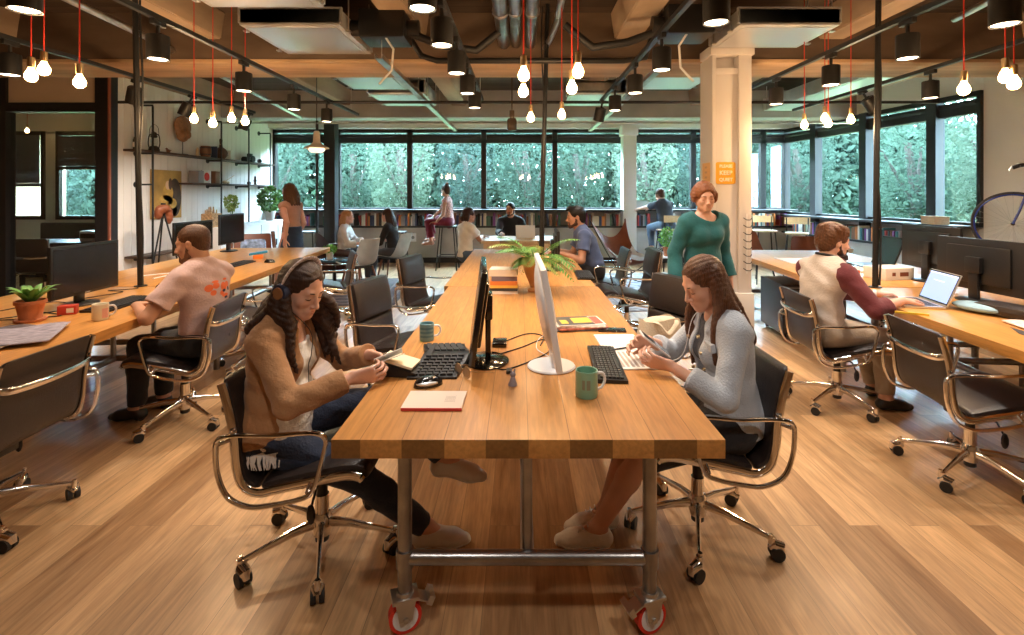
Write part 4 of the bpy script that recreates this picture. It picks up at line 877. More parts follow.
# ------------------------------------------------------------------ people: implicit surfaces meshed by surface nets
def V3(*a): return np.array(a if len(a) > 1 else a[0], np.float64)
def nrm(v): v = np.asarray(v, float); return v/max(np.linalg.norm(v), 1e-9)
class Sdf:
    def __init__(s, lo, hi, v):
        s.lo = V3(lo); s.v = v; s.n = np.ceil((V3(hi)-s.lo)/v).astype(int)+1; s.d = np.full(s.n, .2, np.float32)
    def blk(s, lo, hi, mg=.05):
        a = np.clip(np.floor((V3(lo)-mg-s.lo)/s.v).astype(int), 0, s.n-1); b = np.clip(np.ceil((V3(hi)+mg-s.lo)/s.v).astype(int)+1, a+1, s.n)
        sl = tuple(slice(a[i], b[i]) for i in range(3))
        ax = [(s.lo[i]+s.v*np.arange(a[i], b[i])).astype(np.float32) for i in range(3)]
        return sl, ax[0][:, None, None], ax[1][None, :, None], ax[2][None, None, :]
    def put(s, sl, d2, k, op):
        d = s.d[sl]
        if op == 'u':
            if k > 0: h = np.clip(.5+.5*(d-d2)/k, 0, 1); s.d[sl] = d+(d2-d)*h-k*h*(1-h)
            else: s.d[sl] = np.minimum(d, d2)
        elif op == 's':
            if k > 0: h = np.clip(.5-.5*(d+d2)/k, 0, 1); s.d[sl] = d+(-d2-d)*h+k*h*(1-h)
            else: s.d[sl] = np.maximum(d, -d2)
    def cone(s, a, b, r1, r2=None, k=.02, op='u', flat=None, cut=False):
        a, b = V3(a), V3(b); r2 = r1 if r2 is None else r2; rm = max(r1, r2)*(1 if not flat else 1)
        sl, X, Y, Z = s.blk(np.minimum(a, b)-rm, np.maximum(a, b)+rm)
        if flat:
            ax, f = nrm(flat[0]), flat[1]; q = 1/f-1
            m = (X*ax[0]+Y*ax[1]+Z*ax[2])*q; X, Y, Z = X+m*ax[0], Y+m*ax[1], Z+m*ax[2]
            a = a+ax*np.dot(a, ax)*q; b = b+ax*np.dot(b, ax)*q
        ba = b-a; L2 = max(np.dot(ba, ba), 1e-12)
        px, py, pz = X-a[0], Y-a[1], Z-a[2]
        t = (px*ba[0]+py*ba[1]+pz*ba[2])/L2; h = np.clip(t, 0, 1)
        d = np.sqrt((px-h*ba[0])**2+(py-h*ba[1])**2+(pz-h*ba[2])**2)-(r1+(r2-r1)*h)
        if flat: d = d*(.5+.5*flat[1])
        if cut: d = np.maximum(d, (t-1)*math.sqrt(L2))
        s.put(sl, d.astype(np.float32), k, op); return s
    def chain(s, P, r, **kw):
        for i in range(len(P)-1): s.cone(P[i], P[i+1], r[i] if isinstance(r, (list, tuple)) else r, r[i+1] if isinstance(r, (list, tuple)) else r, **kw)
        return s
    def ell(s, c, r, Rm=None, k=.02, op='u'):
        c = V3(c); r = V3(r); sl, X, Y, Z = s.blk(c-r.max(), c+r.max()); px, py, pz = X-c[0], Y-c[1], Z-c[2]
        if Rm is not None: px, py, pz = [px*Rm[0, i]+py*Rm[1, i]+pz*Rm[2, i] for i in range(3)]
        k0 = np.sqrt((px/r[0])**2+(py/r[1])**2+(pz/r[2])**2); k1 = np.sqrt((px/r[0]**2)**2+(py/r[1]**2)**2+(pz/r[2]**2)**2)
        d = k0*(k0-1)/np.maximum(k1, 1e-6); s.put(sl, d.astype(np.float32), k, op); return s
    def plane(s, p, n):      # keep the side n points away from
        p, n = V3(p), nrm(n); ax = [(s.lo[i]+s.v*np.arange(s.n[i])).astype(np.float32) for i in range(3)]
        d = (ax[0][:, None, None]-p[0])*n[0]+(ax[1][None, :, None]-p[1])*n[1]+(ax[2][None, None, :]-p[2])*n[2]
        s.d = np.maximum(s.d, d.astype(np.float32)); return s
    def wrinkle(s, amp, f, ph=0):
        ax = [(s.lo[i]+s.v*np.arange(s.n[i])).astype(np.float32) for i in range(3)]
        X, Y, Z = ax[0][:, None, None], ax[1][None, :, None], ax[2][None, None, :]
        s.d += (amp*(np.sin(X*f+2*np.sin(Z*f*.7+ph))*np.sin(Y*f*.8+Z*f*1.3+ph)+.6*np.sin(Z*f*1.9+X*f*1.1+Y*f*.6+ph))).astype(np.float32); return s
    def mesh(s, name):
        d = s.d; ins = d < 0
        c = np.zeros(np.array(d.shape)-1, np.uint8)
        off = [(i, j, k) for i in (0, 1) for j in (0, 1) for k in (0, 1)]
        n = d.shape
        for o in off: c += ins[o[0]:n[0]-1+o[0], o[1]:n[1]-1+o[1], o[2]:n[2]-1+o[2]]
        I = np.argwhere((c > 0) & (c < 8)); idx = np.full(c.shape, -1, np.int32); idx[I[:, 0], I[:, 1], I[:, 2]] = np.arange(len(I))
        cv = np.stack([d[I[:, 0]+o[0], I[:, 1]+o[1], I[:, 2]+o[2]] for o in off], 1)
        acc = np.zeros((len(I), 3)); cnt = np.zeros(len(I))
        for a in range(8):
            for b in range(a+1, 8):
                oa, ob = np.array(off[a]), np.array(off[b])
                if abs(oa-ob).sum() != 1: continue
                va, vb = cv[:, a], cv[:, b]; mk = (va < 0) != (vb < 0); t = np.where(mk, va/np.where(mk, va-vb, 1), 0)
                acc += np.where(mk[:, None], oa+(ob-oa)*t[:, None], 0); cnt += mk
        V = (I+acc/np.maximum(cnt, 1)[:, None])*s.v+s.lo
        F = []
        for ax in range(3):
            sa = [slice(None)]*3; sb = [slice(None)]*3; sa[ax] = slice(0, -1); sb[ax] = slice(1, None)
            A, B = ins[tuple(sa)], ins[tuple(sb)]; E = np.argwhere(A != B)
            o1, o2 = [q for q in range(3) if q != ax]
            ok = (E[:, o1] > 0) & (E[:, o2] > 0) & (E[:, o1] < n[o1]-1) & (E[:, o2] < n[o2]-1); E = E[ok]
            sg = A[E[:, 0], E[:, 1], E[:, 2]]
            q = []
            for (u, v) in ((0, 0), (1, 0), (1, 1), (0, 1)):
                T = E.copy(); T[:, o1] -= u; T[:, o2] -= v; q.append(idx[T[:, 0], T[:, 1], T[:, 2]])
            q = np.stack(q, 1); fl = sg if ax != 1 else ~sg
            q[~fl] = q[~fl][:, ::-1]; F.append(q)
        F = np.concatenate(F)
        # light smoothing
        e = np.concatenate([F[:, [0, 1]], F[:, [1, 2]], F[:, [2, 3]], F[:, [3, 0]]])
        for _ in range(1):
            sm = np.zeros_like(V); ct = np.zeros(len(V))
            np.add.at(sm, e[:, 0], V[e[:, 1]]); np.add.at(sm, e[:, 1], V[e[:, 0]]); np.add.at(ct, e.ravel(), 1)
            V = V*.5+.5*sm/np.maximum(ct, 1)[:, None]
        return np_mesh(name, V, F, True)
def ik(a, b, l1, l2, pole):
    a, b = V3(a), V3(b); d = b-a; L_ = np.linalg.norm(d)
    if L_ > (l1+l2)*.999: b = a+d/L_*(l1+l2)*.999; d = b-a; L_ = np.linalg.norm(d)
    u = d/L_; x = (l1*l1-l2*l2+L_*L_)/(2*L_); h = math.sqrt(max(l1*l1-x*x, 0)); p = V3(pole)-u*np.dot(pole, u)
    return a+u*x+nrm(p)*h, b
def hand(S_, W_, d, n, side, s=1, curl=(25, 35, 20), spread=5, thumb=(.55, .75, .25), tc=15, close=None):
    d = nrm(d); n = V3(n); n = nrm(n-d*np.dot(n, d)); t = np.cross(d, n)*side     # t: thumb side
    W_ = V3(W_); K = []
    for i in range(4):
        o = (1.5-i)*.0195*s; kp = W_+d*(.088-.006*abs(i-1))*s+t*o
        S_.cone(W_+t*o*.55+d*.008*s, kp, .0135*s, .0108*s, k=.012, flat=(n, .85)); K.append(kp)
    for i in range(4):
        a = math.radians((1.5-i)*spread); dd = nrm(d*math.cos(a)+t*math.sin(a)); p = K[i]; ang = 0
        ls = [(.042, .025, .020), (.046, .028, .021), (.042, .026, .020), (.033, .020, .018)][i]; r = [.0092, .0094, .0088, .0078][i]
        cc = curl if not close else close[i]
        for j in range(3):
            ang += math.radians(cc[j]*(1+.08*i)); q = p+(dd*math.cos(ang)+n*math.sin(ang))*ls[j]*s
            S_.cone(p, q, (r-.0006*j)*s, (r-.0006*(j+1))*s, k=.0035); p = q
    b = W_+d*.022*s+t*.020*s; td = nrm(d*thumb[0]+t*thumb[1]+n*thumb[2]); p = b
    S_.cone(W_+d*.01*s+t*.008*s, b+td*.03*s, .0145*s, .0125*s, k=.01)
    p = b+td*.03*s
    for j, l in enumerate((.030, .026)):
        td = nrm(td+nrm(d*.9-t*.5)*math.radians(tc)*(j+1)); q = p+td*l*s; S_.cone(p, q, (.0108-.001*j)*s, (.0098-.0015*j)*s, k=.004); p = q
def hf(H, Rm, s): return lambda x, y, z: H+Rm@(V3(x, y, z)*s)
def head(S_, H, Rm, s, nb, male=False):
    f = hf(H, Rm, s); q = lambda *r: V3(*r)*s
    S_.ell(f(0, -.014, .032), q(.074, .094, .084), Rm, k=.01)
    S_.ell(f(0, .026, -.032), q(.057, .062, .078), Rm, k=.03)
    j = .058 if male else .050
    for sx in (-1, 1): S_.cone(f(sx*j, .000, -.055), f(sx*.016, .068, -.094), .020*s, .015*s, k=.03)
    S_.ell(f(0, .072, -.096), q(.022, .017, .017), Rm, k=.015)
    for sx in (-1, 1): S_.ell(f(sx*.036, .056, -.028), q(.024, .022, .022), Rm, k=.02)
    for sx in (-1, 1): S_.ell(f(sx*.031, .096, -.004), q(.018, .014, .013), Rm, k=.014, op='s')
    S_.cone(f(-.036, .074, .018), f(.036, .074, .018), .010*s, k=.016)
    for sx in (-1, 1): S_.ell(f(sx*.031, .071, -.003), q(.0135, .0135, .0125), Rm, k=.003)
    S_.cone(f(0, .086, .006), f(0, .108, -.036), .0065*s, .0105*s, k=.010)
    for sx in (-1, 1): S_.ell(f(sx*.0115, .097, -.040), q(.0085, .010, .0075), Rm, k=.006)
    S_.ell(f(0, .078, -.066), q(.028, .018, .020), Rm, k=.014)
    S_.cone(f(-.016, .089, -.0625), f(.016, .089, -.0625), .0052*s, k=.004); S_.cone(f(-.014, .088, -.0725), f(.014, .088, -.0725), .0060*s, k=.004)
    S_.cone(f(-.02, .0955, -.0675), f(.02, .0955, -.0675), .0012*s, k=.003, op='s')
    for sx in (-1, 1):
        S_.ell(f(sx*.077, -.006, -.012), q(.010, .019, .031), Rm, k=.006); S_.ell(f(sx*.086, -.002, -.008), q(.006, .010, .017), Rm, k=.004, op='s')
    S_.cone(f(0, -.022, -.055), nb, (.058 if male else .048)*s, (.062 if male else .052)*s, k=.03)
def hair_cap(S_, H, Rm, s, style, g=0):
    f = hf(H, Rm, s); q = lambda *r: V3(*r)*s
    th = {'short': .004, 'crop': .0, 'full': .012, 'long': .003, 'bun': .004}[style]
    S_.ell(f(0, -.018, .034), q(.078+th, .096+th, .086+th), Rm, k=.01)
    if style != 'crop': S_.ell(f(0, -.05, -.02), q(.066+th, .058+th, .075), Rm, k=.02)
    else: S_.ell(f(0, -.045, -.02), q(.062, .056, .06), Rm, k=.02)
    S_.ell(f(0, .122, -.016), q(.078, .088, .106 if style == 'long' else .096 if style != 'full' else .088), Rm, k=.012, op='s')
    if style in ('short', 'crop', 'full'):
        for sx in (-1, 1): S_.ell(f(sx*.085, .03, -.045), q(.03, .05, .055), Rm, k=.01, op='s')
def rot_head(yaw, pitch, roll=0):
    return np.array(Matrix.Rotation(R(-yaw), 3, 'Z') @ Matrix.Rotation(R(-pitch), 3, 'X') @ Matrix.Rotation(R(roll), 3, 'Y'))
SKIN = {}
def skin_mat(t):
    if t not in SKIN:
        c = {'fair': (.70, .40, .29), 'tan': (.52, .27, .17), 'pink': (.72, .38, .28)}[t]
        SKIN[t] = pm('skin_%s' % t, c, .48, vary=.06, vscale=14, bump=.05, bscale=150, subs=.12)
    return SKIN[t]
def cloth(name, col, bump=.35, scale=70, rough=.85, vary=.10): return pm(name, col, rough, vary=vary, vscale=9, bump=bump, bscale=scale, sheen=.15)
def hairm(name, col): return pm(name, col, .42, vary=.4, vscale=60, bump=.4, bscale=110, stretch=(4, 4, .3), spec=.4)
def person(label, loc, yaw, J, vox=.006, s=1.0, male=False, skin='fair', scale=1.0):
    """J: joints in the figure's own frame (faces +y, x to its right)"""
    t = thing('person', label, 'person', loc, yaw); t.scale = (scale,)*3
    P = V3(J['pelvis']); ln = R(J.get('lean', 5)); ln2 = R(J.get('lean2', J.get('lean', 5)))
    tw = R(J.get('twist', 0)); sd = J.get('side', 0)
    u = nrm((sd, math.sin(ln), math.cos(ln))); u2 = nrm((sd, math.sin(ln2), math.cos(ln2)))
    mid = P+u*.22*s; nb = mid+u2*.25*s; sh = mid+u2*.185*s
    ax = V3(math.cos(tw), -math.sin(tw), 0); fw = nrm(np.cross(u2, ax)); fw = fw if fw[1]*math.cos(tw)+fw[0]*math.sin(tw) > 0 else -fw
    hw = (.185 if male else .160)*s
    Sh = {1: sh+ax*hw, -1: sh-ax*hw}; hipw = .085*s; Hp = {1: P+V3(hipw, 0, -.02), -1: P-V3(hipw, 0, .02)}
    Rh = rot_head(*J.get('head', (0, 0))); hb = nb+u2*.05*s
    H = hb+Rh@V3(0, .022*s, .112*s) if 'H' not in J else V3(J['H'])
    j = dict(P=P, mid=mid, nb=nb, Sh=Sh, Hp=Hp, H=H, Rh=Rh, fw=fw, ax=ax, u=u, u2=u2, s=s, male=male, t=t, El={}, Wr={}, Kn={}, An={}, vox=vox, J=J)
    for q, nmz in ((1, 'R'), (-1, 'L')):
        h = J['hand'+nmz]; e, w = ik(Sh[q], h['p'], .275*s, .245*s, h.get('pole', (q*.6, -.3, -1))); j['El'][q], j['Wr'][q] = e, w
        a = J['foot'+nmz]; k_, an = ik(Hp[q], a['p'], .42*s, .41*s, a.get('pole', (0, 1, .3))); j['Kn'][q], j['An'][q] = k_, an
    pts = [P, H, H+V3(0, 0, .15), H+V3(0, .14, 0), H-V3(0, .14, 0)]+[d[q] for d in (Sh, Hp, j['El'], j['Wr'], j['Kn'], j['An']) for q in (1, -1)]
    pts += [j['Wr'][q]+nrm(J['hand'+n_]['d'])*.19 for q, n_ in ((1, 'R'), (-1, 'L'))]+[j['An'][q]+nrm(J['foot'+n_].get('d', (0, 1, 0)))*.2-V3(0, 0, .09) for q, n_ in ((1, 'R'), (-1, 'L'))]
    pts = np.array(pts); j['lo'] = pts.min(0)-.17; j['hi'] = pts.max(0)+.17
    B = Sdf(j['lo'], j['hi'], vox); torso(B, j, -.008); 
    for q, n_ in ((1, 'R'), (-1, 'L')):
        arm(B, j, q, 0); leg(B, j, q, 0, J.get('shin_r', 1)); h = J['hand'+n_]
        hand(B, j['Wr'][q], h['d'], h['n'], -q, s*(1.06 if male else .97), h.get('curl', (25, 35, 20)), h.get('spread', 5), h.get('thumb', (.55, .75, .25)), h.get('tc', 15), h.get('close'))
        a = J['foot'+n_]; foot(B, j, q, 0, a)
    head(B, H, Rh, s*(1.04 if male else 1), nb, male)
    j['body'] = link_mesh('body', B.mesh('body'), skin_mat(skin), t)
    return j
def torso(S_, j, g, bust=True, hips=True):
    s = j['s']; P, mid, nb, u, u2, fw, ax = [j[k] for k in ('P', 'mid', 'nb', 'u', 'u2', 'fw', 'ax')]; m = j['male']
    fl = (fw, .66); W_ = (.150, .140, .165) if m else (.155, .122, .142)
    pts = [P+u*.0, P+u*.10*s, mid, mid+u2*.10*s, mid+u2*.165*s]
    rr = [W_[0]*s+g, (W_[1]+.008)*s+g, W_[1]*s+g, W_[2]*s+g, (W_[2]-.02)*s+g]
    for a in range(4): S_.cone(pts[a], pts[a+1], rr[a], rr[a+1], k=.03, flat=fl)
    S_.cone(j['Sh'][1]-ax*.03*s-u2*.005, j['Sh'][-1]+ax*.03*s-u2*.005, .052*s+g, k=.05)
    for q in (1, -1): S_.cone(nb+u2*.0-fw*.012, j['Sh'][q]+u2*.012-ax*q*.02, .042*s+g, .040*s+g, k=.04)
    if not m and bust:
        for q in (1, -1): S_.ell(mid+u2*.085*s+fw*(.082*s)+ax*q*.062*s, V3(.054, .050, .053)*s+g*.6, k=.05)
def arm(S_, j, q, g, up=1.0, fo=1.0, k=.03, cut=False, loose=0):
    s = j['s']; m = 1.15 if j['male'] else 1; A, E, W_ = j['Sh'][q], j['El'][q], j['Wr'][q]
    r = [.047*m*s, .036*m*s, .037*m*s, .0235*m*s]
    if up < 1: S_.cone(A, A+(E-A)*up, r[0]+g, r[0]+(r[1]-r[0])*up+g+loose, k=k, cut=cut); return
    S_.cone(A, E, r[0]+g, r[1]+g, k=k)
    if fo > 0: S_.cone(E, E+(W_-E)*min(1, fo+.0), r[2]+g, r[2]+(r[3]-r[2])*fo+g+loose, k=.015, cut=cut or fo < 1)
def leg(S_, j, q, g, rs=1, up=1.0, fo=1.0, k=.03, cut=False, loose=0):
    s = j['s']; m = 1.08 if j['male'] else 1; A, K, N_ = j['Hp'][q], j['Kn'][q], j['An'][q]; r = [.082*m*s, .055*m*s, .052*m*s, .034*m*s]
    if up < 1: S_.cone(A, A+(K-A)*up, r[0]+g, r[0]+(r[1]-r[0])*up+g+loose, k=k, cut=cut); return
    S_.cone(A, K, r[0]+g, r[1]+g, k=k)
    B_ = K+(N_-K)*.35
    S_.cone(K, B_, r[1]*.95+g, r[2]+g, k=.02)
    if fo > .35: S_.cone(B_, K+(N_-K)*fo, r[2]+g, r[2]+(r[3]-r[2])*min(1, (fo-.35)/.65)+g+loose, k=.02, cut=fo < 1)
def foot(S_, j, q, g, a, sole=False):
    s = j['s']; N_ = j['An'][q]; d = nrm(a.get('d', (0, 1, 0))); n = V3(a.get('n', (0, 0, 1))); n = nrm(n-d*np.dot(n, d)); w = np.cross(d, n)
    h = N_-n*.045*s-d*.025*s; b = N_-n*.058*s+d*.115*s; t = N_-n*.066*s+d*.165*s
    fl = (n, .72)
    S_.cone(N_-n*.0, h, .032*s+g, .032*s+g, k=.02); S_.cone(h, b, .032*s+g, .038*s+g, k=.02, flat=fl); S_.cone(b, t, .037*s+g, .026*s+g, k=.02, flat=fl)
    S_.cone(N_-n*.01, b, .030*s+g, .024*s+g, k=.03)
def garment(j, name, mat, fn, vox=None, wr=.0025, wf=38, ph=0, pad=0):
    S_ = Sdf(j['lo']-pad, j['hi']+pad, vox or max(j['vox'], .005)); fn(S_)
    if wr: S_.wrinkle(wr, wf, ph)
    return link_mesh(name, S_.mesh(name), mat, j['t'])
def top_fn(j, g=.010, up=1, fo=1, neck=.062, hem=-.06, neckdrop=.0, loose=.01, gs=None, vneck=0):
    def fn(S_):
        torso(S_, j, g); gs_ = g if gs is None else gs
        s = j['s']
        S_.ell(j['nb']+j['u2']*.035*s+j['fw']*.02, (neck, neck, neck), k=.012, op='s')
        if vneck: S_.ell(j['nb']-j['u2']*(.02+vneck*.5)+j['fw']*.09, (.035, .08, .04+vneck), k=.01, op='s')
        S_.plane(j['P']+j['u']*hem, -j['u'])
        for q in (1, -1): arm(S_, j, q, gs_, up, fo, cut=True, loose=loose)
    return fn
def trousers_fn(j, g=.010, fo=.93, waist=.12, loose=.005):
    def fn(S_):
        s = j['s']; W_ = .150 if j['male'] else .155
        S_.cone(j['P'], j['P']+j['u']*.12*s, (W_-.002)*s+g-.004, (W_-.02)*s+g-.006, k=.03, flat=(j['fw'], .66)); S_.cone(j['Hp'][1], j['Hp'][-1], .075*s+g, k=.03)
        S_.plane(j['P']+j['u']*waist*s, j['u'])
        for q in (1, -1): leg(S_, j, q, g, 1, 1, fo, loose=loose)
    return fn
def shoes(j, mat, g=.006, name='shoe', low=True, solemat=None):
    for q, n_ in ((1, 'R'), (-1, 'L')):
        a = j['J']['foot'+n_]; N_ = j['An'][q]; d = nrm(a.get('d', (0, 1, 0))); n = V3(a.get('n', (0, 0, 1))); n = nrm(n-d*np.dot(n, d))
        lo = np.minimum(N_-.12, N_+d*.22-.07); hi = np.maximum(N_+.09, N_+d*.22+.07)
        S_ = Sdf(lo, hi, max(.0035, j['vox']*.8)); foot(S_, j, q, g, a); S_.plane(N_-n*.005*j['s'] if low else N_+n*.03, n)
        if low: S_.ell(N_+n*.012*j['s']+d*.01, V3(.040, .048, .030)*j['s'], k=.01, op='s')
        S_.plane(N_-n*(.084*j['s']), -n)
        o = link_mesh(name, S_.mesh(name), mat, j['t'])
        if solemat:
            S_ = Sdf(lo, hi, .004); foot(S_, j, q, g+.003, a); S_.plane(N_-n*.070*j['s'], n); S_.plane(N_-n*.088*j['s'], -n)
            so = link_mesh('sole', S_.mesh('sole'), solemat, o)
def face(j, brow=(.05, .03, .02), lip=None, closed=True, eyes=False, s=None):
    s = j['s']*(1.04 if j['male'] else 1); f = hf(j['H'], j['Rh'], s); key = 'brow_%.2f' % brow[0]
    bm_ = bpy.data.materials.get(key) or pm(key, brow, .7)
    for sx in (-1, 1):
        m = MB(); m.tube([f(sx*x, y, z) for x, y, z in ((.014, .088, .0185), (.025, .0885, .0215), (.036, .083, .022), (.046, .072, .017))], [.0018*s, .0028*s, .0024*s, .001*s], 6); m.build('eyebrow', bm_, j['t'])
        m = MB(); zz = -.0075 if closed else .0035
        m.tube([f(sx*x, y, z+zz) for x, y, z in ((.0195, .0795, .001), (.026, .0845, -.0005 if closed else .002), (.033, .0850, -.0015 if closed else .0025), (.040, .0805, -.0005 if closed else .001), (.0445, .0745, .001))], [.0008*s, .0015*s, .0017*s, .0017*s, .001*s], 6); m.build('eyelashes', bm_, j['t'])
        if not closed:
            m = MB(); m.ell(f(sx*.031, .0735, -.003), V3(.0122, .0122, .0085)*s, 14, Matrix(j['Rh'].tolist())); e = m.build('eye', bpy.data.materials.get('eye_white') or pm('eye_white', (.75, .72, .70), .2), j['t'])
            m = MB(); m.ell(f(sx*.031, .0815, -.003), V3(.0052, .005, .0052)*s, 12, Matrix(j['Rh'].tolist())); m.build('iris', bpy.data.materials.get('iris_dark') or pm('iris_dark', (.04, .02, .012), .15), e)
    if lip:
        m = MB(); m.tube([f(x, y, z) for x, y, z in ((-.021, .0835, -.066), (-.010, .0920, -.0628), (0, .0940, -.0640), (.010, .0920, -.0628), (.021, .0835, -.066))], [.001*s, .0036*s, .0032*s, .0036*s, .001*s], 8)
        m.tube([f(x, y, z) for x, y, z in ((-.020, .0835, -.068), (-.009, .0915, -.0722), (0, .0925, -.0732), (.009, .0915, -.0722), (.020, .0835, -.068))], [.001*s, .0040*s, .0046*s, .0040*s, .001*s], 8)
        m.build('lips', pm('lips_'+str(lip[0]), lip, .4), j['t'])
def beard(j, mat):
    s = j['s']*1.04; f = hf(j['H'], j['Rh'], s); q = lambda *r: V3(*r)*s; H = j['H']; B_ = Sdf(H-.14, H+.14, .004)
    for sx in (-1, 1): B_.cone(f(sx*.064, .004, -.03), f(sx*.052, .012, -.072), .018*s, .020*s, k=.02); B_.cone(f(sx*.050, .018, -.074), f(sx*.012, .070, -.100), .022*s, .020*s, k=.02)
    B_.ell(f(0, .072, -.098), q(.028, .023, .022), j['Rh'], k=.02)
    B_.cone(f(-.022, .086, -.056), f(.022, .086, -.056), .0085*s, k=.01)
    for sx in (-1, 1): B_.cone(f(sx*.024, .084, -.058), f(sx*.024, .076, -.085), .008*s, k=.01)
    B_.wrinkle(.0012, 160); link_mesh('beard', B_.mesh('beard'), mat, j['t'])
def hair(j, style, mat, locks=(), vox=.004, extra=None, wr=.0018, lockk=.006):
    s = j['s']*(1.04 if j['male'] else 1); H = j['H']; pts = np.array([H-.16, H+.16]+[V3(p) for L_ in locks for p in L_[0]]); S_ = Sdf(pts.min(0)-.04, pts.max(0)+.04, max(vox, j['vox']*.8)); hair_cap(S_, H, j['Rh'], s, style)
    for P_, r in locks:
        P_ = [np.array(p) for p in spline([Vector(p) for p in P_], 4)]; n = len(P_); rs = np.interp(np.linspace(0, 1, n), np.linspace(0, 1, len(r)), r)
        for i in range(n-1): S_.cone(P_[i], P_[i+1], rs[i], rs[i+1], k=lockk)
    if extra: extra(S_, hf(H, j['Rh'], s))
    if wr: S_.wrinkle(wr, 140)
    return link_mesh('hair', S_.mesh('hair'), mat, j['t'])
# ---- the woman with headphones, left of the near table (faces +x)
PW = dict(pelvis=(0, -.03, .543), lean=0, lean2=12, head=(22, 24, 0), twist=4,
    handR=dict(p=(.155, .335, .795), d=(-.30, .93, .05), n=(-.9, -.2, .3), pole=(.9, -.35, -1), curl=(22, 38, 30), thumb=(.75, .45, .4), tc=6),
    handL=dict(p=(-.115, .33, .80), d=(.50, .85, -.10), n=(.6, -.35, -.55), pole=(-1, -.3, -1), curl=(20, 30, 25), thumb=(.7, .5, .4)),
    footR=dict(p=(-.06, .58, .085), d=(-.15, 1, 0), pole=(.3, 1, .4)), footL=dict(p=(-.08, .66, .37), d=(-.1, 1, -.15), n=(0, .2, 1), pole=(-.2, 1, 1)))
j = person('woman with headphones in a tan jacket, reading a card at the near table', (-.975, 2.10, 0), -PI/2, PW, .004, s=.94)
def jacket(S_):
    torso(S_, j, .020); s = 1
    for q in (1, -1): arm(S_, j, q, .013, 1, .90, loose=.012)
    S_.cone(j['P']+V3(0, -.02, .02), j['P']+V3(0, .02, .12), .178, .150, k=.04, flat=((0, 1, 0), .80))
    S_.cone(j['nb']-j['fw']*.02+V3(.05, 0, .0), j['nb']-j['fw']*.02+V3(-.05, 0, .0), .050, k=.02)
    S_.ell(j['nb']+j['u2']*.03+j['fw']*.03, (.070, .085, .075), k=.012, op='s')
    fw, ax, u2 = j['fw'], j['ax'], j['u2']
    Rm = np.array([ax, fw, u2]).T
    S_.ell(j['mid']+fw*.13+u2*.02, (.062, .12, .36), Rm, k=.01, op='s')
    S_.plane(j['P']+V3(0, 0, -.015), (0, .25, -1))
garment(j, 'jacket', cloth('tan_cotton', (.42, .215, .095), .4, 60), jacket, .0045, .003, 42)
WT = cloth('white_knit', (.80, .76, .72), .4, 80)
def wtop(S_):
    torso(S_, j, .008); S_.ell(j['nb']+j['u2']*.0+j['fw']*.05, (.072, .075, .085), k=.012, op='s'); S_.cone(j['P']+V3(.0, .01, -.03), j['P']+V3(.0, .04, .10), .168, .140, k=.03, flat=((0, 1, 0), .80)); S_.plane(j['P']+V3(0, 0, -.045), (0, 0, -1))
garment(j, 'shirt', WT, wtop, .0045, .002, 60, 1)
m = MB(); rr = random.Random(4)
for k in range(66):        # fringe at the hem on the near hip
    a = -1.9+k*.05; x = .165*math.cos(a-.2+PI/2*0)*1.02; y = -.01+.155*math.sin(a)
    p = j['P']+V3(.168*math.cos(a), .012+.134*math.sin(a), -.036)
    m.tube([p, p+V3(.008*math.cos(a), rr.uniform(-.006, .006), -.03), p+V3(.002, rr.uniform(-.008, .008), -.058)], [.0045, .004, .002], 5)
m.build('fringe', WT, j['t'])
def jeans(S_):
    trousers_fn(j, .009, .95)(S_)
garment(j, 'jeans', cloth('dark_denim', (.018, .028, .06), .4, 120), jeans, .005, .002, 50)
shoes(j, pm('cream_leather', (.72, .66, .60), .5), solemat=pm('pale_rubber', (.75, .72, .68), .6))
HB = hairm('dark_brown_hair', (.040, .018, .011))
f = hf(j['H'], j['Rh'], .96); rr = random.Random(11); locks = []
for k in range(34):
    sx = 1 if k % 2 else -1
    a = rr.uniform(.50, 1.0)*PI; st = f(sx*.074*math.sin(a), .078*math.cos(a)*.9-.02, rr.uniform(-.03, .04))
    out = j['Rh']@V3(sx*math.sin(a), math.cos(a)*.8-.2, 0); L_ = rr.uniform(.18, .32); w1 = rr.uniform(-.02, .02); w2 = rr.uniform(-.02, .02)
    fr = .075 if a < .70*PI else -.05; L_ *= 1.15
    P_ = [st, st+out*.022+V3(w1, w2+fr*.2, -L_*.3), st+out*.040+V3(-w2, w1+fr*.6, -L_*.52), st+out*.052+V3(w2, -w1+fr, -L_*.78), st+out*.05+V3(-w1*1.4, w2+fr*1.1, -L_)]
    locks.append((P_, [.016, .022, .021, .015, .004]))
hair(j, 'long', HB, locks, .0045, wr=.002)
face(j, (.04, .02, .015), (.50, .14, .12), closed=True)
# headphones
t = thing('headphones', 'headphones with patterned band worn by the woman at left', 'headphones', (-.975, 2.10, 0), -PI/2)
band = [f(.094*math.cos(a), -.018, .028+.104*math.sin(a)) for a in [PI*k/20 for k in range(21)]]
m = MB(); m.tube(band, .0075, 8, flat=(.6, 1.7)); m.build('headband', pm('patterned_band', (.55, .50, .55), .7, vary=.6, vscale=120), t)
for sx in (-1, 1):
    m = MB(); m.tube([f(sx*.080, -.012, -.012), f(sx*.094, -.012, -.012), f(sx*.108, -.012, -.012)], [.036, .038, .034], 24); m.build('ear_cushion', pm('navy_pad', (.02, .03, .07), .5) if sx < 0 else bpy.data.materials['navy_pad'], t)
    m = MB(); m.tube([f(sx*.106, -.012, -.012), f(sx*.114, -.012, -.012)], [.025, .023], 22); m.build('ear_cup', pm('walnut_cup', (.30, .14, .06), .4) if sx < 0 else bpy.data.materials['walnut_cup'], t)
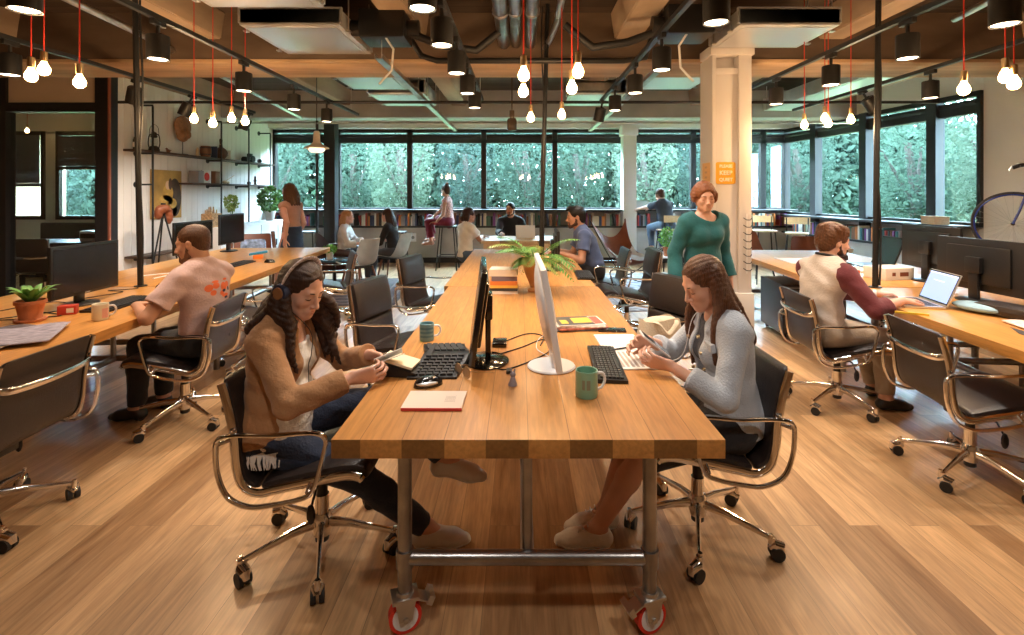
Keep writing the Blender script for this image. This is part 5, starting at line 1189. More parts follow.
m = MB(); m.tube(spline([f(.09, 0, -.05), j['mid']+V3(.05, .16, .20), j['mid']+V3(.02, .155, .10), j['mid']+V3(.04, .15, .04), j['P']+V3(.06, .18, .12), j['P']+V3(.12, .30, .19)], 6), .0018, 5); m.build('cable', M['rubber'], t)
m = MB(); m.box((0, 0, 0), (.065, .115, .004), None, .001); o = m.build('card', M['paper'], loc=(-.535, 2.075, .838)); o.rotation_euler = (R(20), R(-32), R(-80)); tag(o, 'small white card held by the woman with headphones', 'card')
m = MB(); m.box((0, 0, 0), (.062, .11, .003), None, .001); o = m.build('card', M['paper'], loc=(-.525, 2.07, .828)); o.rotation_euler = (R(14), R(-20), R(-70)); tag(o, 'second card under the first in her hand', 'card')
# ---- the woman in the denim jacket, right of the near table (faces -x)
PD = dict(pelvis=(0, 0, .545), lean=-2, lean2=10, head=(-10, 27, 0), twist=0,
    handL=dict(p=(-.14, .285, .795), d=(.25, .95, .18), n=(.85, -.25, .4), pole=(-.7, -.45, -1), curl=(25, 38, 30), thumb=(.75, .4, .45), tc=6),
    handR=dict(p=(.10, .31, .825), d=(-.35, .92, .10), n=(-.8, -.25, -.3), pole=(1, -.3, -1), curl=(20, 32, 25), thumb=(.7, .45, .4)),
    footL=dict(p=(-.06, .57, .085), d=(.1, 1, 0), pole=(-.1, 1, .4)), footR=dict(p=(.06, .52, .085), d=(-.1, 1, 0), pole=(0, 1, .4)))
j = person('woman with long brown hair in a pale denim jacket, holding a phone', (.90, 2.22, 0), PI/2, PD, .004, s=.94)
def djacket(S_):
    torso(S_, j, .020)
    for q in (1, -1): arm(S_, j, q, .013, 1, .62, loose=.012); E, W_ = j['El'][q], j['Wr'][q]; S_.cone(E+(W_-E)*.52, E+(W_-E)*.66, .048, .046, k=.004, cut=True)
    S_.cone(j['P']+V3(0, -.02, .0), j['P']+V3(0, .02, .12), .172, .150, k=.04, flat=((0, 1, 0), .74))
    S_.ell(j['nb']+j['u2']*.03+j['fw']*.03, (.066, .085, .075), k=.012, op='s')
    Rm = np.array([j['ax'], j['fw'], j['u2']]).T
    S_.ell(j['mid']+j['fw']*.13+j['u2']*.02, (.050, .12, .36), Rm, k=.01, op='s')
    for q in (1, -1): S_.cone(j['nb']+j['ax']*q*.055-j['fw']*.045+j['u2']*.02, j['nb']+j['ax']*q*.075+j['fw']*.085-j['u2']*.05, .018, .012, k=.012)
    S_.plane(j['P']+V3(0, 0, -.05), (0, 0, -1))
DN = cloth('pale_denim', (.50, .56, .64), .45, 130)
garment(j, 'jacket', DN, djacket, .0045, .0018, 30, 2)
m = MB()
for k, (h_, q) in enumerate(((.17, 1), (.10, 1), (.03, 1), (-.04, 1), (.13, -1), (.06, -1), (-.01, -1))):
    p = j['mid']+j['u2']*h_-j['ax']*q*.075+j['fw']*.125; m.tube([p, p+j['fw']*.012], .007, 12)
m.build('buttons', M['brass'], j['t'])['kind'] = 'stuff'
m = MB(); p = j['mid']+j['u2']*.13-j['ax']*.105+j['fw']*.098
Mr = Matrix([list(j['ax']), list(j['fw']), list(j['u2'])]).transposed(); m.box(p, (.075, .02, .035), Mr, .003); m.build('pocket_flap', DN, j['t'])
garment(j, 'shirt', cloth('navy_shirt', (.018, .022, .04), .3), top_fn(j, .008, .12, 0, neck=.075, loose=0), .0055, .002)
garment(j, 'skirt', cloth('black_cotton', (.012, .012, .016), .3), lambda S_: (S_.cone(j['P'], j['P']+V3(0, 0, .1), .160, .13, flat=((0, 1, 0), .7)), [leg(S_, j, q, .014, 1, .98, cut=True, loose=.02, k=.06) for q in (1, -1)], S_.plane(j['P']+V3(0, 0, .1), (0, 0, 1))), .006, .002)
shoes(j, pm('white_canvas', (.82, .80, .79), .6, bump=.2, bscale=90), solemat=pm('white_rubber', (.80, .78, .76), .5))
for q, n_ in ((1, 'R'), (-1, 'L')):
    a = j['An'][q]; m = MB()
    for k in range(5): m.tube([a+V3(-.016, .045+.02*k, .012-.012*k), a+V3(.016, .045+.02*k, .012-.012*k)], .003, 6)
    m.build('laces', M['white_plastic'], j['t'])
f = hf(j['H'], j['Rh'], .95); rr = random.Random(5); locks = []
for k in range(36):
    sx = 1 if k % 2 else -1; a = rr.uniform(.47, 1.0)*PI; st = f(sx*.073*math.sin(a), .080*math.cos(a)-.018, rr.uniform(-.02, .05))
    out = j['Rh']@V3(sx*math.sin(a), math.cos(a)*.6-.55, 0); L_ = rr.uniform(.32, .44)
    fr = .055 if a < .62*PI else -.035; w1 = rr.uniform(-.012, .012)
    P_ = [st, st+out*.018+V3(0, -.01, -L_*.3), st+out*.034+V3(w1, fr*.7-.02, -L_*.6), st+out*.045+V3(-w1, fr-.03, -L_*.85), st+out*.04+V3(w1, fr-.03, -L_)]
    locks.append((P_, [.015, .019, .018, .014, .004]))
hair(j, 'long', pm('chestnut_hair', (.11, .042, .018), .38, vary=.4, vscale=60, bump=.5, bscale=90, stretch=(4, 4, .3)), locks, .0045, wr=.0012)
face(j, (.07, .035, .02), (.55, .2, .17), closed=True)
t = thing('smartphone', 'phone held in both hands by the woman in denim', 'phone', (.585, 2.215, .845)); t.rotation_euler = (R(6), R(38), R(4))
m = MB(); m.box((0, 0, 0), (.15, .078, .008), None, .003); m.build('case', M['white_plastic'], t)
m = MB(); m.box((0, 0, .0045), (.138, .070, .001)); m.build('screen', pm('phone_screen', (.08, .1, .13), .1), t)
m = MB(); m.tube(spline([(.55, 2.24, .83), (.63, 2.25, .765), (.70, 2.2, .80), (.74, 2.20, .95), (.78, 2.2, 1.0)], 6), .0016, 5); m.build('earphone_cable', M['white_plastic']); tag(bpy.data.objects['earphone_cable'], 'white earphone cable hanging from the held phone', 'cable')
# ---- everyone else
def seated(label, loc, yaw, hR, hL, hz=.56, lean=5, lean2=12, head=(0, 12), feet=None, dR=None, dL=None, ndn=(0, 0, -1), s=1, male=False, skin='fair', scale=1, vox=.007, poleR=(.7, -.4, -1), poleL=(-.7, -.4, -1), curl=(15, 25, 15), py=0, twist=0, shin=1, kpole=(0, 1, .4)):
    Ri = np.array(Matrix.Rotation(-yaw, 3, 'Z')); L = lambda w: Ri@(V3(w)-V3(loc))/scale
    fe = feet or ((.10, .42, .085), (-.10, .42, .085))
    J = dict(pelvis=(0, py, hz), lean=lean, lean2=lean2, head=head, twist=twist,
        handR=dict(p=L(hR), d=dR or (-.3, 1, -.05), n=ndn, pole=poleR, curl=curl), handL=dict(p=L(hL), d=dL or (.3, 1, -.05), n=ndn, pole=poleL, curl=curl),
        footR=dict(p=fe[0], d=(.15, 1, 0), pole=kpole), footL=dict(p=fe[1], d=(-.15, 1, 0), pole=kpole))
    return person(label, loc, yaw, J, vox, s, male, skin, scale)
BLK = cloth('black_cloth', (.012, .012, .014), .3); GRJ = cloth('grey_trousers', (.06, .065, .075), .3); DJ = cloth('blue_denim', (.07, .11, .18), .4, 120)
HD = hairm('near_black_hair', (.012, .008, .006)); HM = hairm('mid_brown_hair', (.10, .045, .02))
SHB = pm('black_shoe', (.015, .014, .014), .4); SHW = bpy.data.materials['white_canvas']
# man in pink T-shirt
j = seated('man with short brown hair in a pink T-shirt, back turned, at the left desk', (-2.10, 3.38, 0), R(78), (-2.62, 3.78, .785), (-2.42, 3.22, .79), hz=.56, lean=-4, lean2=8, head=(-22, 12), male=True, s=.98, skin='tan', vox=.006, dL=(.9, .3, 0), poleL=(-.8, .2, -1))
pk = cloth('pink_cotton', (.58, .40, .37), .3)
garment(j, 'shirt', pk, top_fn(j, .013, .68, 0, neck=.060, loose=.018, hem=-.05), .0055, .003, 30)
m = MB(); rr = random.Random(2); Mr = Matrix([list(j['ax']), list(j['fw']), list(j['u2'])]).transposed()
from mathutils.bvhtree import BVHTree
def on_cloth(o, p, d, off=.0012):
    bv = BVHTree.FromPolygons([v.co for v in o.data.vertices], [list(q.vertices) for q in o.data.polygons]); h = bv.ray_cast(Vector(p), Vector(d))
    return h[0]-Vector(d)*off if h[0] else None
sh_ = [c for c in KIDS[j['t'].name] if c.name.startswith('shirt')][0]
bv = BVHTree.FromPolygons([v.co for v in sh_.data.vertices], [list(q.vertices) for q in sh_.data.polygons])
def print_on(bv, j, centre, fw, blobs, name, mat, off=.0015):
    """flat printed shapes laid on the cloth; blobs: (u, v, ru, rv)"""
    m = MB(); fw = Vector(fw)
    for (u, v, ru, rv) in blobs:
        def P(a, r):
            q = Vector(centre)+Vector(j['ax'])*(u+ru*r*math.cos(a))+Vector(j['u2'])*(v+rv*r*math.sin(a))-fw*.5
            h = bv.ray_cast(q, fw); return (h[0]-fw*off) if h[0] else q+fw*.4
        n = 14; rings = [[m.bm.verts.new(P(2*PI*k/n, r)) for k in range(n)] for r in (.05, .5, 1)]
        m.face(rings[0])
        for A, B in zip(rings, rings[1:]):
            for k in range(n): m.face([A[k], A[(k+1) % n], B[(k+1) % n], B[k]])
    return m.build(name, mat, j['t'])
print_on(bv, j, j['mid']+j['u2']*.05, j['fw'], [(-.07, .045, .028, .024), (-.02, .055, .026, .022), (.045, .04, .03, .028), (.085, .05, .02, .02), (-.04, .01, .024, .018), (.03, .0, .018, .016), (.06, -.02, .03, .012), (-.02, .08, .03, .008), (.07, .085, .02, .008)], 'printed_motif', pm('orange_print', (.80, .16, .05), .7))
print_on(bv, j, j['mid']+j['u2']*.05, j['fw'], [(.045, .012, .014, .010), (.09, .02, .012, .014), (.07, -.035, .018, .008)], 'dark_print', pm('dark_blue_print', (.04, .03, .07), .7), .0022)
garment(j, 'trousers', BLK, trousers_fn(j, .012, .95), .007, .002)
shoes(j, SHB); m = MB(); Rb = j['Rh']
hair(j, 'crop', hairm('cropped_brown_hair', (.085, .035, .015)), wr=.0008); face(j, (.07, .03, .015)); 
SB = hairm('stubble', (.16, .07, .04)); beard(j, SB)
# bearded man with laptop
j = seated('bearded man with headphones round his neck, maroon sleeved top, typing on a laptop', (2.13, 3.60, 0), R(-80), (2.52, 3.36, .79), (2.53, 3.60, .79), hz=.56, lean=-2, lean2=12, head=(12, 8), male=True, s=.97, skin='fair', vox=.006, dR=(-.1, 1, 0), dL=(.1, 1, 0), curl=(22, 25, 15), feet=((.14, .38, .085), (-.08, .5, .085)))
garment(j, 'shirt', cloth('cream_jersey', (.70, .60, .52), .3), top_fn(j, .013, .25, 0, neck=.060, loose=.0, hem=-.06), .0055, .003, 28)
def slv(S_):
    for q in (1, -1):
        arm(S_, j, q, .017, 1, .42, loose=.01, k=.02)
        S_.cone(j['nb']+j['ax']*q*.055+j['u2']*.005, j['Sh'][q]-j['u2']*.01, .052, .066, k=.03)
        S_.cone(j['nb']+j['ax']*q*.07+j['fw']*.03, j['Sh'][q]+j['fw']*.03-j['u2']*.05, .045, .06, k=.03)
    S_.ell(j['nb']+j['u2']*.045+j['fw']*.02, (.064, .064, .064), k=.012, op='s')
garment(j, 'sleeves', cloth('maroon_jersey', (.14, .022, .028), .3), slv, .0055, .002, 34)
garment(j, 'trousers', cloth('khaki_cotton', (.42, .34, .26), .4), trousers_fn(j, .014, .93), .006, .003, 30)
shoes(j, SHB)
rr = random.Random(8); f = hf(j['H'], j['Rh'], 1.0)
HA = hairm('auburn_hair', (.12, .048, .02)); lk = []
for k in range(26):
    a = rr.uniform(0, 2*PI); st = f(.05*math.sin(a), .06*math.cos(a)-.02, .098+rr.uniform(-.01, .01)); out = j['Rh']@V3(math.sin(a), math.cos(a), 0)
    lk.append(([st, st+out*.028+V3(0, 0, -.012), st+out*.036+V3(rr.uniform(-.01, .01), 0, -.045)], [.014, .014, .006]))
hair(j, 'full', HA, lk); face(j, (.08, .035, .02)); beard(j, hairm('dark_beard', (.07, .028, .014)))
m = MB(); m.tube([j['Wr'][-1]+(j['El'][-1]-j['Wr'][-1])*a for a in (.05, .14)], .0285, 16); m.build('wristband', M['white_plastic'], j['t'])
t = thing('headphones', 'black headphones resting round the neck of the bearded man', 'headphones', (2.13, 3.60, 0), R(-80)); b = j['nb']+j['u2']*.055
m = MB(); m.tube([b+j['ax']*.075*math.cos(a)-j['fw']*.075*math.sin(a)-j['u2']*.006 for a in [PI*k/14 for k in range(15)]], .009, 8); m.build('headband', M['black_plastic'], t)
for q in (1, -1):
    c = b+j['ax']*q*.068+j['fw']*.045; m = MB(); m.tube([c-j['u2']*.018+j['fw']*.01, c+j['u2']*.010], [.036, .036], 20); m.build('ear_cushion', M['leather'], t)
# woman in the green sweater, standing
J = dict(pelvis=(0, 0, .875), lean=0, lean2=3, head=(14, 12, 4), twist=0,
    handR=dict(p=(.27, .06, .80), d=(.05, .1, -1), n=(-1, 0, 0), pole=(.3, -1, 0), curl=(15, 20, 15)), handL=dict(p=(-.26, -.02, .80), d=(0, .1, -1), n=(1, 0, 0), pole=(-.3, -1, 0), curl=(15, 20, 15)),
    footR=dict(p=(.09, .16, .085), pole=(0, 1, 0)), footL=dict(p=(-.09, -.14, .09), pole=(0, 1, 0)))
j = person('short haired woman in a green sweater walking by the white column', (1.47, 4.10, 0), PI+R(12), J, .0065, .955)
garment(j, 'sweater', cloth('teal_knit', (.012, .115, .13), .3, 50), top_fn(j, .022, 1, .92, neck=.102, loose=.014, hem=-.07), .006, .003, 24)
garment(j, 'trousers', GRJ, trousers_fn(j, .010, .96), .007)
shoes(j, SHB); HR = hairm('auburn_short_hair', (.22, .075, .028)); rr = random.Random(9); f = hf(j['H'], j['Rh'], .95); lk = []
for k in range(30):
    a = rr.uniform(.42, 1.0)*PI; q = 1 if k % 2 else -1; st = f(q*.066*math.sin(a), .075*math.cos(a)-.015, .045+rr.uniform(-.01, .03)); out = j['Rh']@V3(q*math.sin(a), math.cos(a), 0)
    lk.append(([st, st+out*.022-V3(0, 0, .04), st+out*.018-V3(0, 0, .085)], [.016, .018, .006]))
hair(j, 'full', HR, lk); face(j, (.12, .05, .02), (.5, .16, .14), closed=True)
# man in blue T-shirt
j = seated('dark haired man in a blue T-shirt leaning on the middle table', (.90, 6.10, 0), R(88), (.45, 6.22, .80), (.50, 5.96, .79), hz=.58, lean=16, lean2=26, head=(-8, 6), male=True, s=1.0, skin='tan', vox=.008, dR=(-.7, .7, 0), dL=(.5, .85, .2), scale=1.04)
garment(j, 'shirt', cloth('blue_cotton', (.085, .12, .24), .3), top_fn(j, .014, .62, 0, neck=.062, loose=.018), .007, .003, 28)
garment(j, 'trousers', BLK, trousers_fn(j, .011, .95), .009, .001); shoes(j, SHB); hair(j, 'short', HD, [([hf(j['H'], j['Rh'], 1)(0, .05, .11), hf(j['H'], j['Rh'], 1)(0, .08, .10), hf(j['H'], j['Rh'], 1)(.02, .092, .075)], [.02, .018, .01])]); face(j, (.02, .01, .01)); beard(j, hairm('dark_stubble', (.06, .03, .022)))
# people by the windows
def bar_stool(label, loc, rz, back=False, h=.76, grp='bar stools'):
    t = thing('bar_stool', label, 'stool', loc, rz, grp)
    m = MB(); m.b2((-.19, -.17, h-.03), (.19, .17, h), .012); m.build('seat', M['black_plastic'] if not back else M['pale_wood'], t)
    for sx in (-1, 1):
        for sy in (-1, 1):
            m = MB(); m.tube([(sx*.15, sy*.13, h-.03), (sx*.21, sy*.20, .0)], .012, 8); m.build('leg', M['black_metal'], t)
    m = MB(); m.tube([(-.19, -.175, .27), (.19, -.175, .27), (.19, .175, .27), (-.19, .175, .27)], .009, 8, closed=True); m.build('footrest', M['black_metal'], t)
    if back:
        for sx in (-1, 1): m = MB(); m.tube([(sx*.17, -.16, h-.02), (sx*.18, -.20, h+.26)], .010, 8); m.build('back_post', M['black_metal'], t)
        m = MB(); m.grid(lambda u, v: ((u-.5)*.42, -.205-.03*(1-(2*u-1)**2), h+.14+.13*v), 9, 3); m.bm.faces.ensure_lookup_table(); r_ = bmesh.ops.solidify(m.bm, geom=m.bm.faces[:], thickness=.012); m.build('backrest', M['pale_wood'], t)
    return t
bar_stool('black bar stool the woman in maroon trousers sits on', (-1.42, 10.02, 0), R(90), False, .86)
j = seated('woman with a hair bun in maroon trousers on a stool by the windows', (-1.40, 10.02, 0), R(82), (-1.75, 10.0, .98), (-1.62, 9.88, .94), hz=.955, lean=4, lean2=6, head=(25, 4), s=.95, skin='tan', vox=.010, feet=((.04, .35, .62), (-.06, .34, .56)), poleR=(.8, -.3, -1))
garment(j, 'top', pm('floral_blouse', (.55, .32, .28), .8, vary=.7, vscale=45), top_fn(j, .010, .1, 0, neck=.07, loose=0), .009, .001); garment(j, 'trousers', cloth('maroon_cloth', (.17, .008, .03), .3), trousers_fn(j, .014, .82, loose=.03), .009)
shoes(j, pm('tan_sandal', (.42, .22, .14), .6)); f = hf(j['H'], j['Rh'], .95)
hair(j, 'bun', hairm('bun_hair', (.06, .03, .015)), extra=lambda S_, f: S_.ell(f(0, -.05, .135), (.036, .036, .034), k=.01))
bar_stool('bar stool with pale wooden back, the man in a grey T-shirt sits on it', (2.90, 9.95, 0), R(12), True, .80)
j = seated('man in a dark grey T-shirt on a bar stool at the window counter', (2.88, 9.98, 0), R(22), (2.72, 10.60, 1.17), (2.42, 10.52, 1.17), hz=.895, lean=14, lean2=24, head=(-10, 14), male=True, s=.97, vox=.010, feet=((.12, .30, .40), (-.14, .30, .42)))
garment(j, 'shirt', cloth('grey_blue_cotton', (.05, .06, .085), .3), top_fn(j, .013, .62, 0, loose=.015), .009, .001); garment(j, 'jeans', DJ, trousers_fn(j, .014, .95), .009, .001); shoes(j, SHB); hair(j, 'short', HM); face(j, (.06, .03, .02))
t = thing('laptop', 'small open laptop on the counter before the man on the stool', 'laptop', (2.68, 10.95, 1.151), R(6))
m = MB(); m.b2((-.15, -.10, 0), (.15, .1, .014), .003); m.build('base', M['silver'], t); m = MB(); m.box((0, .13, .10), (.30, .006, .20), Matrix.Rotation(R(-20), 3, 'X'), .002); m.build('lid', M['silver'], t)
j = seated('woman in a white T-shirt with dark wavy hair at the end of the middle tables', (-.86, 7.98, 0), R(-48), (-.60, 8.28, .80), (-.70, 8.40, .79), hz=.56, lean=2, lean2=8, head=(18, 4), s=.95, skin='tan', vox=.009)
garment(j, 'shirt', WT, top_fn(j, .014, .5, 0, loose=.02), .008, .002, 28); garment(j, 'jeans', DJ, trousers_fn(j, .010, .95), .009, .001); shoes(j, SHW); rr = random.Random(3); f = hf(j['H'], j['Rh'], .95)
hair(j, 'full', HB, [([f(.07*math.cos(a), -.02+.07*math.sin(a), .02), f(.105*math.cos(a), -.02+.105*math.sin(a), -.04), f(.10*math.cos(a), -.02+.09*math.sin(a), -.10)], [.03, .032, .012]) for a in [PI*.95+k*.42 for k in range(8)]], wr=.003); face(j)
j = seated('dark haired man in a black sweater facing us at the far table', (-.16, 9.45, 0), R(172), (-.32, 9.00, .79), (.06, 8.98, .79), hz=.58, lean=4, lean2=10, head=(15, 4), male=True, s=1.0, skin='tan', vox=.009)
garment(j, 'sweater', BLK, top_fn(j, .016, 1, .95, loose=.01), .008, .002); garment(j, 'trousers', GRJ, trousers_fn(j, .010, .95), .010, .001); shoes(j, SHB); hair(j, 'short', HD); face(j, (.02, .01, .01), closed=False); beard(j, bpy.data.materials['dark_stubble'])
# far table
t = thing('meeting_table', 'oak box shaped table the man in black sits behind', 'table', (-.02, 8.05, 0))
m = MB(); m.b2((-.62, 0, .70), (.64, .88, .75), .003); m.build('tabletop', M['pale_wood'], t); m = MB(); m.b2((-.56, .03, 0), (.58, .07, .70)); m.build('front_panel', M['pale_wood'], t)
for x in (-.56, .54):
    m = MB(); m.b2((x, .07, 0), (x+.04, .82, .70)); m.build('side_panel', M['pale_wood'], t)
t = thing('laptop', 'white laptop seen from behind on the far table', 'laptop', (.10, 8.62, .7505), R(176)); m = MB(); m.b2((-.16, -.10, 0), (.16, .11, .014), .003); m.build('base', M['silver'], t); m = MB(); m.box((0, .14, .11), (.32, .006, .22), Matrix.Rotation(R(-18), 3, 'X'), .002); m.build('lid', M['white_plastic'], t)
t = thing('drinking_glass', 'small clear glass on the far table beside the white shirt woman', 'glass', (-.33, 8.25, .7505)); m = MB(); m.lathe([(0, 0), (.03, 0), (.036, .10), (.034, .10), (.028, .005), (0, .005)], n=24); m.build('tumbler', M['clear'], t); m = MB(); m.lathe([(0, .0055), (.0275, .0055), (.031, .06), (0, .06)], n=20); m.build('water', glass_mat('water', (.9, .95, .97)), t)
# lounge
def shell_chair(label, loc, rz, mat, legs='wood', grp='shell chairs'):
    t = thing('shell_chair', label, 'chair', loc, rz, grp)
    m = MB(); P = [(0, .24, .43), (0, .16, .455), (0, 0, .44), (0, -.14, .435), (0, -.22, .50), (0, -.27, .64), (0, -.33, .84)]; pp = spline(P, 4); n = len(pp)
    def fn(u, v):
        p = pp[min(int(round(u*(n-1))), n-1)]; w = .255-.07*max(0, (u-.55)/.45)**1.5-.05*max(0, (.15-u)/.15)**2; x = (v-.5)*2
        return (w*x, p.y+.10*abs(x)**2.4*min(1, u*1.6), p.z+.055*abs(x)**2.6*(1-u*.6)-.03*abs(x)**6*max(0, (u-.9)*10))
    m.grid(fn, n, 13); bmesh.ops.solidify(m.bm, geom=m.bm.faces[:], thickness=.022); m.build('seat_shell', mat, t)
    for sx in (-1, 1):
        for sy in (-1, 1):
            m = MB(); m.tube([(sx*.13, sy*.13, .415), (sx*.21, sy*.22-.02, 0)], [.017, .010], 10); m.build('leg', M['walnut'] if legs == 'wood' else M['black_metal'], t)
    m = MB(); m.b2((-.15, -.14, .405), (.15, .14, .42)); m.build('seat_base', M['black_metal'], t)
    return t
M['walnut'] = pm('walnut', (.20, .075, .035), .45, vary=.2); WF = cloth('oatmeal_fabric', (.62, .58, .52), .3); BR = pm('tan_leather', (.26, .075, .03), .4, vary=.15, bump=.2, bscale=80)
shell_chair('white shell chair with walnut legs, nearer of the two', (-2.38, 7.55, 0), R(62), WF)
shell_chair('white shell chair with walnut legs, the woman in black sits on it', (-2.12, 8.5, 0), R(80), WF)
shell_chair('tan leather shell chair right of the white column, near window books', (4.0, 8.6, 0), R(-160), BR, 'm')
shell_chair('brown leather shell chair left of the bearded man, far desks', (4.25, 7.45, 0), R(170), BR, 'm')
j = seated('dark haired woman in black, seated facing the blonde woman', (-2.10, 8.50, 0), R(80), (-2.42, 8.62, .72), (-2.46, 8.42, .70), hz=.55, lean=6, lean2=14, head=(4, 8), s=.94, vox=.009)
garment(j, 'shirt', BLK, top_fn(j, .014, 1, .1, loose=.015), .009, .001); garment(j, 'trousers', GRJ, trousers_fn(j, .010, .95), .010, .001); shoes(j, SHB); f = hf(j['H'], j['Rh'], .94)
hair(j, 'long', HB, [([f(.07*math.cos(a), -.02+.07*math.sin(a), .0), f(.085*math.cos(a), -.03+.09*math.sin(a), -.10), f(.07*math.cos(a), -.05+.09*math.sin(a), -.22)], [.03, .028, .012]) for a in [PI*1.05+k*.38 for k in range(7)]]); face(j, (.03, .02, .01))
j = seated('blonde woman in a white shirt in the dark armchair', (-2.98, 8.62, 0), R(-84), (-2.64, 8.52, .66), (-2.62, 8.72, .68), hz=.50, lean=0, lean2=8, head=(0, 4), s=.96, vox=.009)
garment(j, 'shirt', cloth('white_cotton', (.78, .76, .76), .3), top_fn(j, .018, 1, .55, loose=.02), .008, .003, 28); garment(j, 'jeans', cloth('black_denim', (.015, .02, .035)), trousers_fn(j, .010, .95), .010, .001); shoes(j, SHB); f = hf(j['H'], j['Rh'], .96)
hair(j, 'long', hairm('blonde_hair', (.50, .26, .11)), [([f(.07*math.cos(a), -.02+.07*math.sin(a), .0), f(.085*math.cos(a), -.02+.09*math.sin(a), -.10), f(.08*math.cos(a), -.0+.09*math.sin(a), -.25)], [.03, .028, .012]) for a in [PI*.92+k*.40 for k in range(9)]]); face(j, (.2, .1, .05))
t = thing('armchair', 'dark tufted leather armchair under the blonde woman', 'armchair', (-3.08, 8.62, 0), R(-84))
TL_ = pm('oxblood_leather', (.055, .018, .014), .3, bump=.5, bscale=18)
m = MB(); m.b2((-.28, -.30, .22), (.28, .36, .42), .05); m.build('seat', TL_, t)
m = MB(); m.grid(lambda u, v: (.40*math.sin((u-.5)*2.4)*1.05, -.36+.26*(1-math.cos((u-.5)*2.4)), .25+v*(.58-.30*abs(2*u-1)**2)), 18, 9); bmesh.ops.solidify(m.bm, geom=m.bm.faces[:], thickness=.10); m.build('backrest', TL_, t)
for sx in (-1, 1):
    m = MB(); m.tube(spline([(sx*.36, -.3, .55), (sx*.38, 0, .54), (sx*.37, .30, .50), (sx*.36, .36, .42)], 5), [.065]*16, 12); m.b2((sx*.36-.05, -.3, .2), (sx*.36+.05, .33, .5), .02); m.build('armrest', TL_, t)
    for sy in (-.28, .3):
        m = MB(); m.tube([(sx*.28, sy, .24), (sx*.32, sy*1.1, 0)], [.02, .012], 8); m.build('leg', M['walnut'], t)
t = thing('lounge_chair', 'low wooden lounge chair with blue cushion by the far left desk', 'armchair', (-4.15, 7.95, 0), R(-150))
for sx in (-1, 1):
    m = MB(); m.tube(spline([(sx*.30, .38, 0), (sx*.30, .34, .5), (sx*.31, .30, .60), (sx*.31, 0, .56), (sx*.31, -.25, .62), (sx*.30, -.42, .86)], 5), .022, 8, flat=(1, 1.4)); m.tube([(sx*.30, -.1, .56), (sx*.30, -.35, 0)], .02, 8); m.build('arm_frame', M['walnut'], t)
m = MB(); m.b2((-.28, -.22, .30), (.28, .34, .42), .04); m.build('seat', BR, t); m = MB(); m.box((0, -.30, .60), (.54, .10, .50), Matrix.Rotation(R(20), 3, 'X'), .04); m.build('backrest', BR, t)
m = MB(); m.box((0, -.1, .58), (.36, .16, .34), Matrix.Rotation(R(24), 3, 'X'), .06); o = m.build('cushion', pm('blue_patterned_cushion', (.35, .45, .65), .8, vary=.7, vscale=14)); o.location = (-4.15, 7.95, .02); o.rotation_euler = (0, 0, R(-150)); tag(o, 'blue and white patterned cushion on the wooden lounge chair', 'cushion')
t = thing('side_table', 'round dark blue side table in front of the white shell chairs', 'side table', (-2.82, 7.75, 0)); m = MB(); m.lathe([(0, .47), (.22, .47), (.225, .485), (.22, .5), (0, .5)], n=36); m.build('tabletop', pm('petrol_blue', (.06, .13, .17), .25), t); m = MB(); m.lathe([(0, 0), (.17, 0), (.17, .012), (.03, .03), (.025, .47)], n=28); m.build('pedestal', M['black_metal'], t)
def bushy(label, loc, s, n=260, leaf=.022, spread=(.16, .16, .16), zc=.30, mat='leaf', pot='terracotta', seed=1):
    t = thing('potted_plant', label, 'potted plant', loc, 0, None); k = s
    m = MB(); m.lathe([(0, 0), (.055*k, 0), (.075*k, .12*k), (.082*k, .122*k), (.082*k, .15*k), (.072*k, .15*k), (.068*k, .13*k), (0, .13*k)], n=24); m.build('pot', M[pot], t)
    V_, F_ = leaf_mesh((0, 0, zc*k), [q*k for q in spread], n, leaf*k, np.random.default_rng(seed)); link_mesh('foliage', np_mesh('foliage', V_, F_), M[mat], t)
    m = MB(); r2 = random.Random(seed)
    for i in range(7): a = r2.uniform(0, 6.28); m.tube([(0, 0, .12*k), (.05*k*math.cos(a), .05*k*math.sin(a), (zc-.05)*k), (.10*k*math.cos(a), .10*k*math.sin(a), (zc+.05)*k)], .004*k, 5)
    m.build('stem', M['leaf'], t); return t
M['bright_leaf'] = pm('bright_leaf', (.16, .42, .05), .45, vary=.3, vscale=12); M['white_pot'] = pm('white_pot', (.7, .68, .64), .4)
bushy('small bright green plant on the round blue table', (-2.88, 7.72, .5), .75, 200, .03, (.13, .13, .09), .2, 'bright_leaf', 'white_pot', 4)
t = thing('side_table', 'small white topped wire leg table holding the green plant', 'side table', (2.62, 9.05, 0)); m = MB(); m.b2((-.19, -.17, .36), (.19, .17, .38), .004); m.build('tabletop', M['white'], t)
for sx in (-1, 1):
    for sy in (-1, 1): m = MB(); m.tube([(sx*.15, sy*.13, .36), (sx*.18, sy*.15, .004), (sx*.11, sy*.13, .36)], .006, 6); m.build('leg', M['black_metal'], t)
bushy('bushy green plant in terracotta pot on the white side table', (2.62, 9.05, .3805), 1.1, 420, .024, (.16, .15, .17), .30, 'bright_leaf', 'terracotta', 5)
